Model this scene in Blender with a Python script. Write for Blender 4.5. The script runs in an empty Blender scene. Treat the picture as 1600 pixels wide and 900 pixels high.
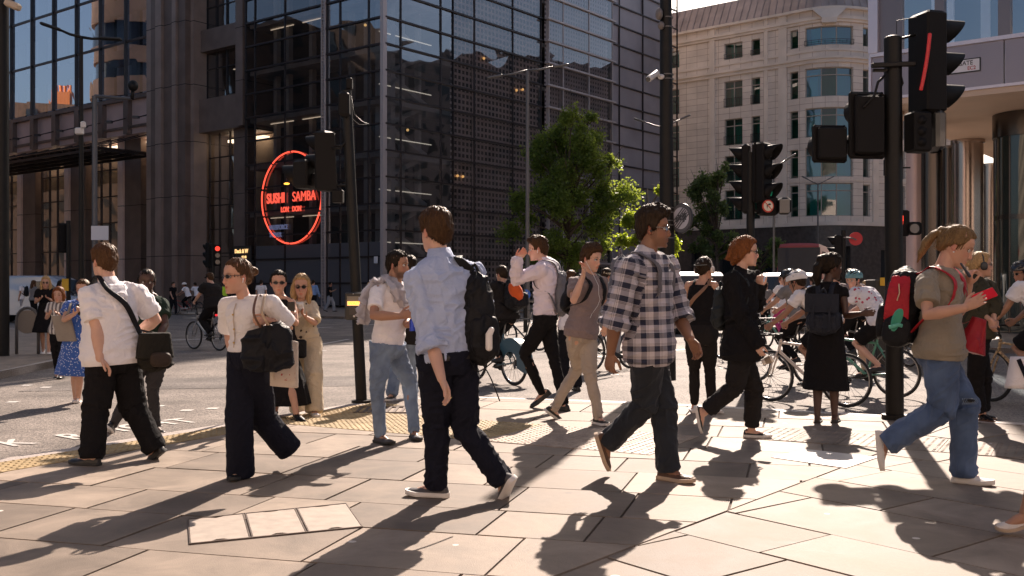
import bpy, bmesh, math, random
import numpy as np
from mathutils import Vector, Matrix
R = math.radians
random.seed(7); rng = np.random.default_rng(7)
scene = bpy.context.scene
# ------------------------------------------------------------------ camera
CAMH = 1.35; FPX = 1600.0
cam_d = bpy.data.cameras.new("camera"); cam = bpy.data.objects.new("camera", cam_d)
scene.collection.objects.link(cam)
cam.location = (0, 0, CAMH); cam.rotation_euler = (R(90), 0, 0)
cam_d.lens = 36.0; cam_d.sensor_width = 36.0; cam_d.clip_start = 0.05; cam_d.clip_end = 2000
scene.camera = cam
# ------------------------------------------------------------------ light
SUN_EL, SUN_AZ = 35.0, 15.6          # azimuth measured from +Y towards +X
world = bpy.data.worlds.new("World"); scene.world = world; world.use_nodes = True
nt = world.node_tree; nt.nodes.clear()
wo = nt.nodes.new("ShaderNodeOutputWorld"); bg = nt.nodes.new("ShaderNodeBackground")
sky = nt.nodes.new("ShaderNodeTexSky"); sky.sky_type = 'NISHITA'; sky.sun_disc = False
sky.sun_elevation = R(SUN_EL); sky.sun_rotation = R(SUN_AZ)
sky.air_density = 0.8; sky.dust_density = 3.2; sky.ozone_density = 0.7
bg.inputs[1].default_value = 0.066
nt.links.new(sky.outputs[0], bg.inputs[0]); nt.links.new(bg.outputs[0], wo.inputs[0])
sd = bpy.data.lights.new("sun", 'SUN'); sd.energy = 5.0; sd.angle = R(0.5); sd.color = (1.0, 0.84, 0.72)
sun = bpy.data.objects.new("sun", sd); scene.collection.objects.link(sun)
sv = Vector((math.sin(R(SUN_AZ))*math.cos(R(SUN_EL)), math.cos(R(SUN_AZ))*math.cos(R(SUN_EL)), math.sin(R(SUN_EL))))
sun.rotation_euler = sv.to_track_quat('Z', 'Y').to_euler()
vs = scene.view_settings
vs.view_transform = 'Standard'; vs.look = 'None'; vs.exposure = 1.0; vs.gamma = 1.0; vs.use_curve_mapping = False
# ------------------------------------------------------------------ small helpers
COL = scene.collection
def V(*a): return np.array(a, float)
def nrm(v):
    v = np.asarray(v, float); return v/(np.linalg.norm(v)+1e-12)
def ray(px, py, D):
    return V((px-800)/FPX*D, D, CAMH+(450-py)/FPX*D)
def ground(px, py, z=0.0):
    return ray(px, py, (CAMH-z)*FPX/(py-450))
def empty(name, loc, label=None, cat=None, group=None):
    o = bpy.data.objects.new(name, None); COL.objects.link(o); o.location = loc; o.empty_display_size = .1
    if label: tag(o, label, cat, group)
    return o
def tag(o, label=None, cat=None, group=None, kind=None):
    if label: o['label'] = label
    if cat: o['category'] = cat
    if group: o['group'] = group
    if kind: o['kind'] = kind
    return o
def rot_frame(yaw, pitch=0, roll=0):
    """yaw 0 = towards camera (-Y), 90 = +X, 180 = +Y; pitch>0 looks down; returns left, forward, up"""
    y = R(yaw); F = V(math.sin(y), -math.cos(y), 0); L = V(math.cos(y), math.sin(y), 0); U = V(0,0,1)
    p = R(pitch); F2 = F*math.cos(p)-U*math.sin(p); U2 = U*math.cos(p)+F*math.sin(p)
    r = R(roll); L2 = L*math.cos(r)+U2*math.sin(r); U3 = U2*math.cos(r)-L*math.sin(r)
    return L2, F2, U3
# numpy value noise -------------------------------------------------
def _h(i, j, k, s):
    n = (i*374761393 + j*668265263 + k*2147483647 + s*1274126177) & 0xffffffff
    n = ((n ^ (n >> 13))*1274126177) & 0xffffffff
    return ((n ^ (n >> 16)) & 0xffff)/65535.0
def vnoise(p, s=0):
    p = np.asarray(p, float); f = np.floor(p).astype(np.int64); t = p-f; t = t*t*(3-2*t)
    r = 0
    for a in (0, 1):
        for b in (0, 1):
            for c in (0, 1):
                w = (t[:,0] if a else 1-t[:,0])*(t[:,1] if b else 1-t[:,1])*(t[:,2] if c else 1-t[:,2])
                r = r+w*_h(f[:,0]+a, f[:,1]+b, f[:,2]+c, s)
    return r
# ------------------------------------------------------------------ mesh builder
class MB:
    def __init__(s): s.v = []; s.f = []; s.uv = None
    def add(s, vs_, fs):
        n = len(s.v); s.v.extend([tuple(map(float, q)) for q in vs_]); s.f.extend([tuple(n+i for i in f) for f in fs]); return s
    def box(s, c, size, ax=None, bev=0):
        c = V(*c); hx, hy, hz = [q/2 for q in size]
        X, Y, Z = (V(1,0,0), V(0,1,0), V(0,0,1)) if ax is None else [V(*a) for a in ax]
        if bev <= 0:
            vs_ = [c+X*hx*a+Y*hy*b+Z*hz*d for d in (-1,1) for b in (-1,1) for a in (-1,1)]
            return s.add(vs_, [(0,2,3,1),(4,5,7,6),(0,1,5,4),(2,6,7,3),(0,4,6,2),(1,3,7,5)])
        b = min(bev, hx*.99, hy*.99, hz*.99); rings = []
        for z, i in ((-hz, b), (-hz+b, 0), (hz-b, 0), (hz, b)):
            x0, y0 = hx-i, hy-i; k = b*.6
            pts = [(x0-k,-y0),(x0,-y0+k),(x0,y0-k),(x0-k,y0),(-x0+k,y0),(-x0,y0-k),(-x0,-y0+k),(-x0+k,-y0)]
            rings.append([c+X*p[0]+Y*p[1]+Z*z for p in pts])
        return s.loft(rings)
    def loft(s, rings, cap=True, closed=True):
        K = len(rings[0]); vs_ = [p for r in rings for p in r]; fs = []
        for i in range(len(rings)-1):
            for j in range(K if closed else K-1):
                k = (j+1) % K; fs.append((i*K+j, i*K+k, (i+1)*K+k, (i+1)*K+j))
        if cap: fs.append(tuple(range(K-1, -1, -1))); fs.append(tuple(range((len(rings)-1)*K, len(rings)*K)))
        return s.add(vs_, fs)
    def tube(s, pts, rad, K=12, round_=False, side=None, flat=1.0):
        """rad: scalar / list; side+flat: ellipse whose axis along `side` has radius rad and the other rad*flat"""
        pts = [V(*p) for p in pts]; n = len(pts)
        if not hasattr(rad, '__len__'): rad = [rad]*n
        if not hasattr(flat, '__len__'): flat = [flat]*n
        tans = []
        for i in range(n):
            a = pts[max(i-1,0)]; b = pts[min(i+1,n-1)]
            if 0 < i < n-1: t = nrm(pts[i]-a)+nrm(b-pts[i])
            else: t = b-a
            tans.append(nrm(t))
        ref = V(*side) if side is not None else (V(0,0,1) if abs(tans[0][2]) < .9 else V(1,0,0))
        rings = []; A = nrm(ref-tans[0]*np.dot(ref, tans[0]))
        rows = []
        for i in range(n):
            if side is not None:
                A2 = ref-tans[i]*np.dot(ref, tans[i])
                if np.linalg.norm(A2) > .15: A = nrm(A2)
                else: A = nrm(A-tans[i]*np.dot(A, tans[i]))
            else: A = nrm(A-tans[i]*np.dot(A, tans[i]))
            B = np.cross(tans[i], A); rows.append((pts[i], A, B, rad[i], flat[i], tans[i]))
        def ring(c, A, B, r, fl): return [c+A*r*math.cos(2*math.pi*k/K)+B*r*fl*math.sin(2*math.pi*k/K) for k in range(K)]
        if round_:
            c, A, B, r, fl, t = rows[0]
            for a in (80, 50, 25): rings.append(ring(c-t*r*min(1,fl)*math.sin(R(a)), A, B, r*math.cos(R(a)), fl))
        for c, A, B, r, fl, t in rows: rings.append(ring(c, A, B, r, fl))
        if round_:
            c, A, B, r, fl, t = rows[-1]
            for a in (25, 50, 80): rings.append(ring(c+t*r*min(1,fl)*math.sin(R(a)), A, B, r*math.cos(R(a)), fl))
        return s.loft(rings)
    def cyl(s, a, b, r, r2=None, K=16): return s.tube([a, b], [r, r if r2 is None else r2], K)
    def ell(s, c, r, ax=None, n=12, m=8, pw=1.0):
        c = V(*c); X, Y, Z = (V(1,0,0), V(0,1,0), V(0,0,1)) if ax is None else [V(*a) for a in ax]
        f = lambda q: math.copysign(abs(q)**pw, q); rings = []
        for i in range(1, m):
            th = math.pi*i/m; z = -math.cos(th); rr = math.sin(th)
            rings.append([c+X*r[0]*f(rr)*f(math.cos(2*math.pi*k/n))+Y*r[1]*f(rr)*f(math.sin(2*math.pi*k/n))+Z*r[2]*f(z) for k in range(n)])
        return s.loft(rings)
    def disc(s, c, nrm_, r, th=.01, K=28, up=(0,0,1), sx=1.0):
        N = nrm(nrm_); return s.tube([V(*c)-N*th/2, V(*c)+N*th/2], r, K)
    def prism(s, poly, depth, ax):
        """poly 2-D in (X,Z) of frame ax=(O,X,Y,Z), extruded along Y from 0 to depth"""
        O, X, Y, Z = [V(*a) for a in ax]
        return s.loft([[O+X*p[0]+Z*p[1] for p in poly], [O+X*p[0]+Z*p[1]+Y*depth for p in poly]])
    def build(s, name, m, parent=None, smooth=False, matlist=None, midx=None, world=True):
        me = bpy.data.meshes.new(name); me.from_pydata(s.v, [], s.f); me.validate(); me.update()
        bm = bmesh.new(); bm.from_mesh(me); bmesh.ops.recalc_face_normals(bm, faces=bm.faces)
        bm.to_mesh(me); bm.free()
        if m is not None: me.materials.append(m)
        return link(name, me, parent, smooth)
def link(name, me, parent=None, smooth=False):
    if smooth is True: me.polygons.foreach_set('use_smooth', [True]*len(me.polygons))
    elif smooth:
        me.polygons.foreach_set('use_smooth', [True]*len(me.polygons))
        try: me.set_sharp_from_angle(angle=R(smooth))
        except Exception: pass
    o = bpy.data.objects.new(name, me); COL.objects.link(o)
    if parent is not None: setpar(o, parent)
    return o
def wmat(o):
    m = o.matrix_basis.copy(); p = o.parent
    if p is not None: return wmat(p) @ o.matrix_parent_inverse @ m
    return m
def setpar(o, parent):
    o.parent = parent; o.matrix_parent_inverse = wmat(parent).inverted()
# ------------------------------------------------------------------ materials
MATS = {}
def mat(name, col=(.5,.5,.5), rough=.6, metal=0, emit=None, estr=1, nscale=0, namp=.15, bump=0, bscale=200, spec=.5, alpha=1, sheen=0, coat=0, trans=0, col2=None):
    if name in MATS: return MATS[name]
    m = bpy.data.materials.new(name); m.use_nodes = True; MATS[name] = m
    n = m.node_tree; b = n.nodes['Principled BSDF']; L = n.links.new
    b.inputs['Base Color'].default_value = (*col, 1); b.inputs['Roughness'].default_value = rough
    b.inputs['Metallic'].default_value = metal; b.inputs['Specular IOR Level'].default_value = spec
    b.inputs['Alpha'].default_value = alpha; b.inputs['Coat Weight'].default_value = coat
    b.inputs['Sheen Weight'].default_value = sheen; b.inputs['Transmission Weight'].default_value = trans
    if emit: b.inputs['Emission Color'].default_value = (*emit, 1); b.inputs['Emission Strength'].default_value = estr
    if nscale or bump:
        tc = n.nodes.new('ShaderNodeTexCoord')
    if nscale:
        no = n.nodes.new('ShaderNodeTexNoise'); no.inputs['Scale'].default_value = nscale; no.inputs['Detail'].default_value = 5
        cr = n.nodes.new('ShaderNodeValToRGB'); L(tc.outputs['Object'], no.inputs['Vector']); L(no.outputs['Fac'], cr.inputs[0])
        c2 = col2 if col2 else tuple(min(1, c*(1+namp)) for c in col); c1 = tuple(c*(1-namp) for c in col)
        cr.color_ramp.elements[0].position = .3; cr.color_ramp.elements[1].position = .7
        cr.color_ramp.elements[0].color = (*c1, 1); cr.color_ramp.elements[1].color = (*c2, 1)
        L(cr.outputs[0], b.inputs['Base Color'])
        mr = n.nodes.new('ShaderNodeMapRange'); mr.inputs[3].default_value = max(.02, rough-.08); mr.inputs[4].default_value = min(1, rough+.1)
        L(no.outputs['Fac'], mr.inputs[0]); L(mr.outputs[0], b.inputs['Roughness'])
    if bump:
        nb = n.nodes.new('ShaderNodeTexNoise'); nb.inputs['Scale'].default_value = bscale; nb.inputs['Detail'].default_value = 3
        bp = n.nodes.new('ShaderNodeBump'); bp.inputs['Strength'].default_value = bump; bp.inputs['Distance'].default_value = .01
        L(tc.outputs['Object'], nb.inputs['Vector']); L(nb.outputs['Fac'], bp.inputs['Height']); L(bp.outputs[0], b.inputs['Normal'])
    return m
def glassmat(name, tint=(.5,.55,.6), refl=.35, rough=.02, bump=0.0):
    """pane: part mirror, part tinted see-through, more mirror at grazing angles"""
    if name in MATS: return MATS[name]
    m = bpy.data.materials.new(name); m.use_nodes = True; MATS[name] = m
    n = m.node_tree; n.nodes.clear(); L = n.links.new
    o = n.nodes.new('ShaderNodeOutputMaterial'); mx = n.nodes.new('ShaderNodeMixShader')
    g = n.nodes.new('ShaderNodeBsdfGlossy'); g.inputs['Roughness'].default_value = rough; g.inputs['Color'].default_value = (.9,.93,.97,1)
    t = n.nodes.new('ShaderNodeBsdfTransparent'); t.inputs['Color'].default_value = (*tint, 1)
    lw = n.nodes.new('ShaderNodeLayerWeight'); lw.inputs[0].default_value = .35
    mr = n.nodes.new('ShaderNodeMapRange'); mr.inputs[3].default_value = refl; mr.inputs[4].default_value = min(1, refl+.5)
    L(lw.outputs['Facing'], mr.inputs[0]); L(mr.outputs[0], mx.inputs[0]); L(t.outputs[0], mx.inputs[1]); L(g.outputs[0], mx.inputs[2]); L(mx.outputs[0], o.inputs[0])
    if bump:
        tc = n.nodes.new('ShaderNodeTexCoord'); nb = n.nodes.new('ShaderNodeTexNoise'); nb.inputs['Scale'].default_value = .35; nb.inputs['Detail'].default_value = 1
        bp = n.nodes.new('ShaderNodeBump'); bp.inputs['Strength'].default_value = 1; bp.inputs['Distance'].default_value = bump
        L(tc.outputs['Object'], nb.inputs['Vector']); L(nb.outputs['Fac'], bp.inputs['Height']); L(bp.outputs[0], g.inputs['Normal'])
    return m
def nodes(m): return m.node_tree, m.node_tree.nodes, m.node_tree.links.new, m.node_tree.nodes['Principled BSDF']
def text_mesh(name, s, size, m, O, X, Z, parent=None, thick=.01, align='CENTER', bold=0, sx=1.0):
    cu = bpy.data.curves.new(name, 'FONT'); cu.body = s; cu.size = size; cu.align_x = align; cu.align_y = 'CENTER'; cu.extrude = thick; cu.offset = bold
    o = bpy.data.objects.new(name, cu); COL.objects.link(o)
    bpy.context.view_layer.update()
    me = bpy.data.meshes.new_from_object(o.evaluated_get(bpy.context.evaluated_depsgraph_get()))
    bpy.data.objects.remove(o); me.name = name
    X = nrm(X); Z = nrm(Z); Y = np.cross(Z, X)   # text x->X, y->Z, z-> X x Z
    N = np.cross(X, Z)
    M = Matrix(((X[0]*sx, Z[0], N[0], O[0]), (X[1]*sx, Z[1], N[1], O[1]), (X[2]*sx, Z[2], N[2], O[2]), (0,0,0,1)))
    me.transform(M); me.materials.clear(); me.materials.append(m)
    return link(name, me, parent)
# ================================================================== GROUND
def facemat_attr(m, attr='tone', base=(.5,.45,.4), amp=.25):
    n, N, L, b = nodes(m)
    return n
# ---- asphalt
def asphalt(name, base, dark):
    m = mat(name, base, .75, spec=.2); n, N, L, b = nodes(m)
    tc = N.new('ShaderNodeTexCoord'); v = N.new('ShaderNodeTexVoronoi'); v.inputs['Scale'].default_value = 55
    w = N.new('ShaderNodeTexNoise'); w.inputs['Scale'].default_value = 1.1; w.inputs['Detail'].default_value = 6
    w2 = N.new('ShaderNodeTexNoise'); w2.inputs['Scale'].default_value = 90; w2.inputs['Detail'].default_value = 4
    L(tc.outputs['Object'], v.inputs['Vector']); L(tc.outputs['Object'], w.inputs['Vector']); L(tc.outputs['Object'], w2.inputs['Vector'])
    r1 = N.new('ShaderNodeValToRGB'); r1.color_ramp.elements[0].position = .2; r1.color_ramp.elements[1].position = .8
    r1.color_ramp.elements[0].color = (*dark, 1); r1.color_ramp.elements[1].color = (*base, 1); L(v.outputs['Color'], r1.inputs[0])
    r2 = N.new('ShaderNodeMapRange'); r2.inputs[1].default_value = .3; r2.inputs[2].default_value = .7; r2.inputs[3].default_value = .68; r2.inputs[4].default_value = 1.22; L(w.outputs['Fac'], r2.inputs[0])
    mx = N.new('ShaderNodeMix'); mx.data_type = 'RGBA'; mx.blend_type = 'MULTIPLY'; mx.inputs[0].default_value = 1
    L(r1.outputs[0], mx.inputs[6]); L(r2.outputs[0], mx.inputs[7]); L(mx.outputs[2], b.inputs['Base Color'])
    bp = N.new('ShaderNodeBump'); bp.inputs['Strength'].default_value = .5; bp.inputs['Distance'].default_value = .012
    ad = N.new('ShaderNodeMath'); ad.operation = 'ADD'; L(v.outputs['Distance'], ad.inputs[0]); L(w2.outputs['Fac'], ad.inputs[1])
    L(ad.outputs[0], bp.inputs['Height']); L(bp.outputs[0], b.inputs['Normal'])
    return m
A_ROAD = asphalt('asphalt_worn', (.30,.255,.22), (.13,.112,.10))
b_ = MB(); S = 500
b_.add([(-S,-60,-.12),(S,-60,-.12),(S,S,-.12),(-S,S,-.12)], [(0,1,2,3)])
road = b_.build('road', A_ROAD); tag(road, kind='structure')
A_PATCH = asphalt('asphalt_patch', (.22,.19,.17), (.10,.088,.08))
def flat_poly(name, pts, z, m, kind='structure', label=None):
    b = MB(); b.add([(p[0], p[1], z) for p in pts], [tuple(range(len(pts)))]); o = b.build(name, m); tag(o, kind=kind); return o
flat_poly('road_patch', [(-7,14.5),(-1.0,15.6),(-.6,17.2),(-7,16.6)], -.116, A_PATCH)
flat_poly('road_patch', [(-3.5,22),(6.5,20.5),(7.2,22.6),(-3.2,24.6)], -.116, A_PATCH)
flat_poly('road_patch', [(-9,30),(14,25.2),(14,27),(-9,32)], -.116, A_PATCH)
# ---- near pavement outline (counter-clockwise), kerb along the top
KERB = [(-9.5,-1.6),(-6.3,4.09),(-4.17,7.87),(-1.75,12.17),(-1.25,12.58),(-.47,12.76),(1.5,12.15),(3.1,11.35),(4.3,10.7),(6.2,9.65),(10,7.2)]
OUT = [(-9.5,-30),(30,-30),(30,-5)] + KERB[::-1]
# lay out as polygon: clip slabs against it (convex pieces by half planes of KERB)
def clip_half(poly, p, n):
    out = []; m = len(poly)
    for i in range(m):
        a, b = poly[i], poly[(i+1) % m]; da = (a[0]-p[0])*n[0]+(a[1]-p[1])*n[1]; db = (b[0]-p[0])*n[0]+(b[1]-p[1])*n[1]
        if da <= 0: out.append(a)
        if (da < 0 < db) or (db < 0 < da):
            t = da/(da-db); out.append((a[0]+(b[0]-a[0])*t, a[1]+(b[1]-a[1])*t))
    return out
def offset_line(pts, d):
    out = []
    for i, p in enumerate(pts):
        a = pts[max(i-1,0)]; b = pts[min(i+1,len(pts)-1)]; t = nrm(V(b[0]-a[0], b[1]-a[1])); out.append((p[0]+t[1]*d, p[1]-t[0]*d))
    return out
INN = offset_line(KERB, .17)          # inside edge of the kerb stones
def clip_kerb(poly, line=INN):
    for i in range(len(line)-1):
        a, b = line[i], line[i+1]; t = V(b[0]-a[0], b[1]-a[1]); n = (-t[1], t[0])
        poly = clip_half(poly, a, n)
        if len(poly) < 3: return []
    return poly
def shrink(poly, d):
    c = np.mean(np.array(poly), 0); out = []
    n = len(poly)
    for i in range(n):
        a = V(*poly[i-1]); p = V(*poly[i]); b = V(*poly[(i+1) % n]); u = nrm(a-p); v = nrm(b-p); w = u+v
        s = abs(u[0]*v[1]-u[1]*v[0])
        out.append(tuple(p + (w/max(s,.35))*d) if s > .05 else tuple(p))
    return out
# sandstone slab material: tone per slab from an attribute
def stone_mat(name, c1, c2, rough=.66, nsc=2.2):
    m = mat(name, c1, rough, spec=.28); n, N, L, b = nodes(m)
    at = N.new('ShaderNodeAttribute'); at.attribute_name = 'tone'
    tc = N.new('ShaderNodeTexCoord'); no = N.new('ShaderNodeTexNoise'); no.inputs['Scale'].default_value = nsc; no.inputs['Distortion'].default_value = .6; no.inputs['Detail'].default_value = 8; no.inputs['Roughness'].default_value = .65
    fn = N.new('ShaderNodeTexNoise'); fn.inputs['Scale'].default_value = 160; fn.inputs['Detail'].default_value = 3
    L(tc.outputs['Object'], no.inputs['Vector']); L(tc.outputs['Object'], fn.inputs['Vector'])
    r = N.new('ShaderNodeValToRGB'); r.color_ramp.elements[0].color = (*c1,1); r.color_ramp.elements[1].color = (*c2,1); L(at.outputs['Fac'], r.inputs[0])
    mr = N.new('ShaderNodeMapRange'); mr.inputs[1].default_value = .3; mr.inputs[2].default_value = .7; mr.inputs[3].default_value = .58; mr.inputs[4].default_value = 1.16; L(no.outputs['Fac'], mr.inputs[0])
    m2 = N.new('ShaderNodeMapRange'); m2.inputs[3].default_value = .86; m2.inputs[4].default_value = 1.14; L(fn.outputs['Fac'], m2.inputs[0])
    mu = N.new('ShaderNodeMath'); mu.operation = 'MULTIPLY'; L(mr.outputs[0], mu.inputs[0]); L(m2.outputs[0], mu.inputs[1])
    mx = N.new('ShaderNodeMix'); mx.data_type = 'RGBA'; mx.blend_type = 'MULTIPLY'; mx.inputs[0].default_value = 1
    L(r.outputs[0], mx.inputs[6]); L(mu.outputs[0], mx.inputs[7])
    # chewing-gum and dirt spots
    vo = N.new('ShaderNodeTexVoronoi'); vo.inputs['Scale'].default_value = 2.3; L(tc.outputs['Object'], vo.inputs['Vector'])
    g = N.new('ShaderNodeMath'); g.operation = 'LESS_THAN'; g.inputs[1].default_value = .055; L(vo.outputs['Distance'], g.inputs[0])
    m3 = N.new('ShaderNodeMix'); m3.data_type = 'RGBA'; L(g.outputs[0], m3.inputs[0]); L(mx.outputs[2], m3.inputs[6])
    cr = N.new('ShaderNodeValToRGB'); cr.color_ramp.interpolation = 'CONSTANT'; cr.color_ramp.elements[0].color = (.62,.56,.5,1); cr.color_ramp.elements[1].color = (.16,.13,.11,1); cr.color_ramp.elements[1].position = .6
    L(vo.outputs['Color'], cr.inputs[0]); L(cr.outputs[0], m3.inputs[7]); L(m3.outputs[2], b.inputs['Base Color'])
    mrr = N.new('ShaderNodeMapRange'); mrr.inputs[3].default_value = rough-.12; mrr.inputs[4].default_value = rough+.15; L(no.outputs['Fac'], mrr.inputs[0]); L(mrr.outputs[0], b.inputs['Roughness'])
    bp = N.new('ShaderNodeBump'); bp.inputs['Strength'].default_value = .35; bp.inputs['Distance'].default_value = .006
    ad = N.new('ShaderNodeMath'); ad.operation = 'ADD'; L(no.outputs['Fac'], ad.inputs[0]); L(fn.outputs['Fac'], ad.inputs[1]); L(ad.outputs[0], bp.inputs['Height']); L(bp.outputs[0], b.inputs['Normal'])
    return m
STONE = stone_mat('york_stone', (.20,.157,.122), (.37,.292,.226))
def slabs_mesh(name, polys, z, m, gap=.0085, tilt=.0022, tones=None):
    vs_, fs, tn = [], [], []
    for i, p in enumerate(polys):
        if len(p) < 3: continue
        p = shrink(p, gap); zz = z+random.uniform(-tilt, tilt); sx = random.uniform(-1,1)*.0015; sy = random.uniform(-1,1)*.0015
        cx = sum(q[0] for q in p)/len(p); cy = sum(q[1] for q in p)/len(p)
        n = len(vs_); k = len(p)
        vs_ += [(q[0], q[1], zz+(q[0]-cx)*sx+(q[1]-cy)*sy) for q in p]+[(q[0], q[1], z-.03) for q in p]
        t = random.random() if tones is None else tones[i]
        fs.append(tuple(range(n, n+k))); tn.append(t)
        for j in range(k): fs.append((n+j, n+k+j, n+k+(j+1) % k, n+(j+1) % k)); tn.append(t)
    me = bpy.data.meshes.new(name); me.from_pydata(vs_, [], fs)
    at = me.attributes.new('tone', 'FLOAT', 'FACE'); at.data.foreach_set('value', tn); me.materials.append(m); me.update()
    bm = bmesh.new(); bm.from_mesh(me); bmesh.ops.recalc_face_normals(bm, faces=bm.faces); bm.to_mesh(me); bm.free()
    return link(name, me)
SEAM_P, SEAM_N = (.67, 5.39), tuple(nrm(V(.788, -.616)))     # left zone: n.(p-P) <= 0
def grid_slabs(ang, org, rows_w, lens, half):
    """rows run along u (angle), stacked along v"""
    u = V(math.cos(R(ang)), math.sin(R(ang))); v = V(-u[1], u[0]); out = []
    y = -12.0; 
    while y < 16:
        h = random.choice(rows_w); x = -16+random.uniform(0,1)
        while x < 18:
            l = random.choice(lens)
            q = [V(*org)+u*a+v*b for a, b in ((x,y),(x+l,y),(x+l,y+h),(x,y+h))]; q = [tuple(p) for p in q]
            c = sum(V(*p) for p in q)/4
            if -7 < c[1] < 14.5 and -12 < c[0] < 12:
                q = clip_half(q, SEAM_P, SEAM_N if half < 0 else tuple(-V(*SEAM_N)))
                if len(q) >= 3: q = clip_kerb(q)
                if len(q) >= 3: out.append(q)
            x += l
        y += h
    return out
pl = grid_slabs(-15.4, (0,0), [.62,.75,.75], [.75,.95,1.15,.6], -1)
pr = grid_slabs(38+90, (.2,.1), [.62,.75,.68], [.8,1.0,1.25,.65], 1)
o = slabs_mesh('pavement', pl+pr, 0.0, STONE); tag(o, kind='structure')
# mortar bed below the slabs + body of the pavement
MORT = mat('mortar', (.12,.09,.07), .95, nscale=30, namp=.3)
inner = [(-9.5,-30),(30,-30),(30,-5),(10,7.0)]+INN[::-1][1:]
b_ = MB(); b_.loft([[(p[0],p[1],-.2) for p in inner],[(p[0],p[1],-.012) for p in inner]]); o = b_.build('pavement_bed', MORT); tag(o, kind='structure')
# kerb stones
GRAN = mat('kerb_granite', (.42,.36,.32), .6, nscale=60, namp=.3, bump=.2, bscale=90)
def kerb(line, inn, z=0.0, width=.16, name='kerb', step=.9, drop=lambda p: 0):
    b = MB()
    for i in range(len(line)-1):
        a, c, a2, c2 = [V(*q) for q in (line[i], line[i+1], inn[i], inn[i+1])]; n = max(1, int(round(np.linalg.norm(c-a)/step)))
        for k in range(n):
            t0, t1 = k/n+.003/np.linalg.norm(c-a), (k+1)/n-.003/np.linalg.norm(c-a)
            q = [a+(c-a)*t0, a+(c-a)*t1, a2+(c2-a2)*t1, a2+(c2-a2)*t0]
            z0 = z+.002-drop(q[0]); q2 = q
            e = nrm(q[3]-q[0])*.012
            b.loft([[(*p,-.2) for p in q],[(*q[0],z0-.012),(*q[1],z0-.012),(*q[2],z0-.012),(*q[3],z0-.012)],[(*(q[0]+e),z0),(*(q[1]+e),z0),(*q[2],z0),(*q[3],z0)]])
    o = b.build(name, GRAN); tag(o, kind='structure'); return o
kerb(KERB, INN)
# ---- tactile paving: blister strips along the kerb and a block behind the push-button pole
def tact_mat(name, c1, c2):
    return stone_mat(name, c1, c2, .6, 6)
TY = tact_mat('tactile_buff', (.40,.285,.14), (.50,.37,.20)); TG = tact_mat('tactile_grey', (.38,.29,.22), (.46,.36,.28))
def tactile(name, origin, ang, nu, nv, m, clip=True, cut=None, worn=0):
    """slabs .4 m with 6x6 blisters"""
    u = V(math.cos(R(ang)), math.sin(R(ang))); v = V(-u[1], u[0]); vs_, fs, tn = [], [], []
    for i in range(nu):
        for j in range(nv):
            O = V(*origin)+u*.4*i+v*.4*j; q = [tuple(O+u*a+v*b) for a, b in ((0,0),(.4,0),(.4,.4),(0,.4))]
            if clip: q = clip_kerb(q)
            if cut:
                for P_, N_ in cut:
                    if len(q) >= 3: q = clip_half(q, P_, N_)
            if len(q) < 3: continue
            t = random.random(); z = .0045+random.uniform(0,.001); n = len(vs_); k = len(q)
            q2 = shrink(q, .003); vs_ += [(*p, z) for p in q2]+[(*p, -.01) for p in q2]; fs.append(tuple(range(n,n+k))); tn.append(t)
            for a in range(k): fs.append((n+a,n+k+a,n+k+(a+1)%k,n+(a+1)%k)); tn.append(t)
            P = np.array(q); c0 = P.mean(0)
            for a in range(6):
                for b in range(6):
                    c = O+u*(.033+.0667*a)+v*(.033+.0667*b)
                    ok = True
                    for e in range(k):
                        A_, B_ = P[e], P[(e+1)%k]; cr = (B_[0]-A_[0])*(c[1]-A_[1])-(B_[1]-A_[1])*(c[0]-A_[0]); sg = (B_[0]-A_[0])*(c0[1]-A_[1])-(B_[1]-A_[1])*(c0[0]-A_[0])
                        if cr*sg < 0 or abs(cr) < .012*np.linalg.norm(B_-A_): ok = False; break
                    if not ok: continue
                    n = len(vs_); tt = min(1, t+random.uniform(0,.25)); hgt = .0055*(1-worn*random.random())
                    for rr, zz in ((.0135,0),(.0095,hgt)):
                        for s in range(8): vs_.append((c[0]+rr*math.cos(s*math.pi/4), c[1]+rr*math.sin(s*math.pi/4), z+zz))
                    for s in range(8): fs.append((n+s,n+(s+1)%8,n+8+(s+1)%8,n+8+s)); tn.append(tt)
                    fs.append(tuple(range(n+8,n+16))); tn.append(tt)
    me = bpy.data.meshes.new(name); me.from_pydata(vs_, [], fs); at = me.attributes.new('tone','FLOAT','FACE'); at.data.foreach_set('value', tn)
    me.materials.append(m); me.update(); o = link(name, me); tag(o, kind='structure'); return o
# strip following the bent kerb: one run per straight piece, two slabs wide
def strip(i0, i1, m, depth=.8, name='tactile_paving'):
    for i in range(i0, i1):
        a, c = V(*INN[i]), V(*INN[i+1]); t = c-a; L_ = np.linalg.norm(t); ang = math.degrees(math.atan2(t[1], t[0]))
        un = nrm(t); vn = V(-un[1], un[0])
        # bisector cuts at both ends
        cuts = []
        for p, sgn, other in ((a, -1, INN[i-1] if i > 0 else None), (c, 1, INN[i+2] if i+2 < len(INN) else None)):
            if other is None: d = un
            else:
                ot = nrm(p-V(*other)) if sgn < 0 else nrm(V(*other)-p); d = nrm(un+ot)
            cuts.append((tuple(p), tuple(d*sgn)))
        O = a-vn*depth-un*.4
        tactile(name, tuple(O), ang, int(L_/.4)+3, int(round(depth/.4)), m, True, cuts)
strip(1, 3, TY, .4)
tactile('tactile_paving', (-2.72,10.42), -29.4, 7, 3, TY, True)
tactile('tactile_paving', (-2.72+.871*2.8,10.42-.491*2.8), -29.4, 4, 3, TG, True, None, .4)
tactile('tactile_paving', (2.1,9.2), -29.4, 6, 2, STONE, True, None, .7)
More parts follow.
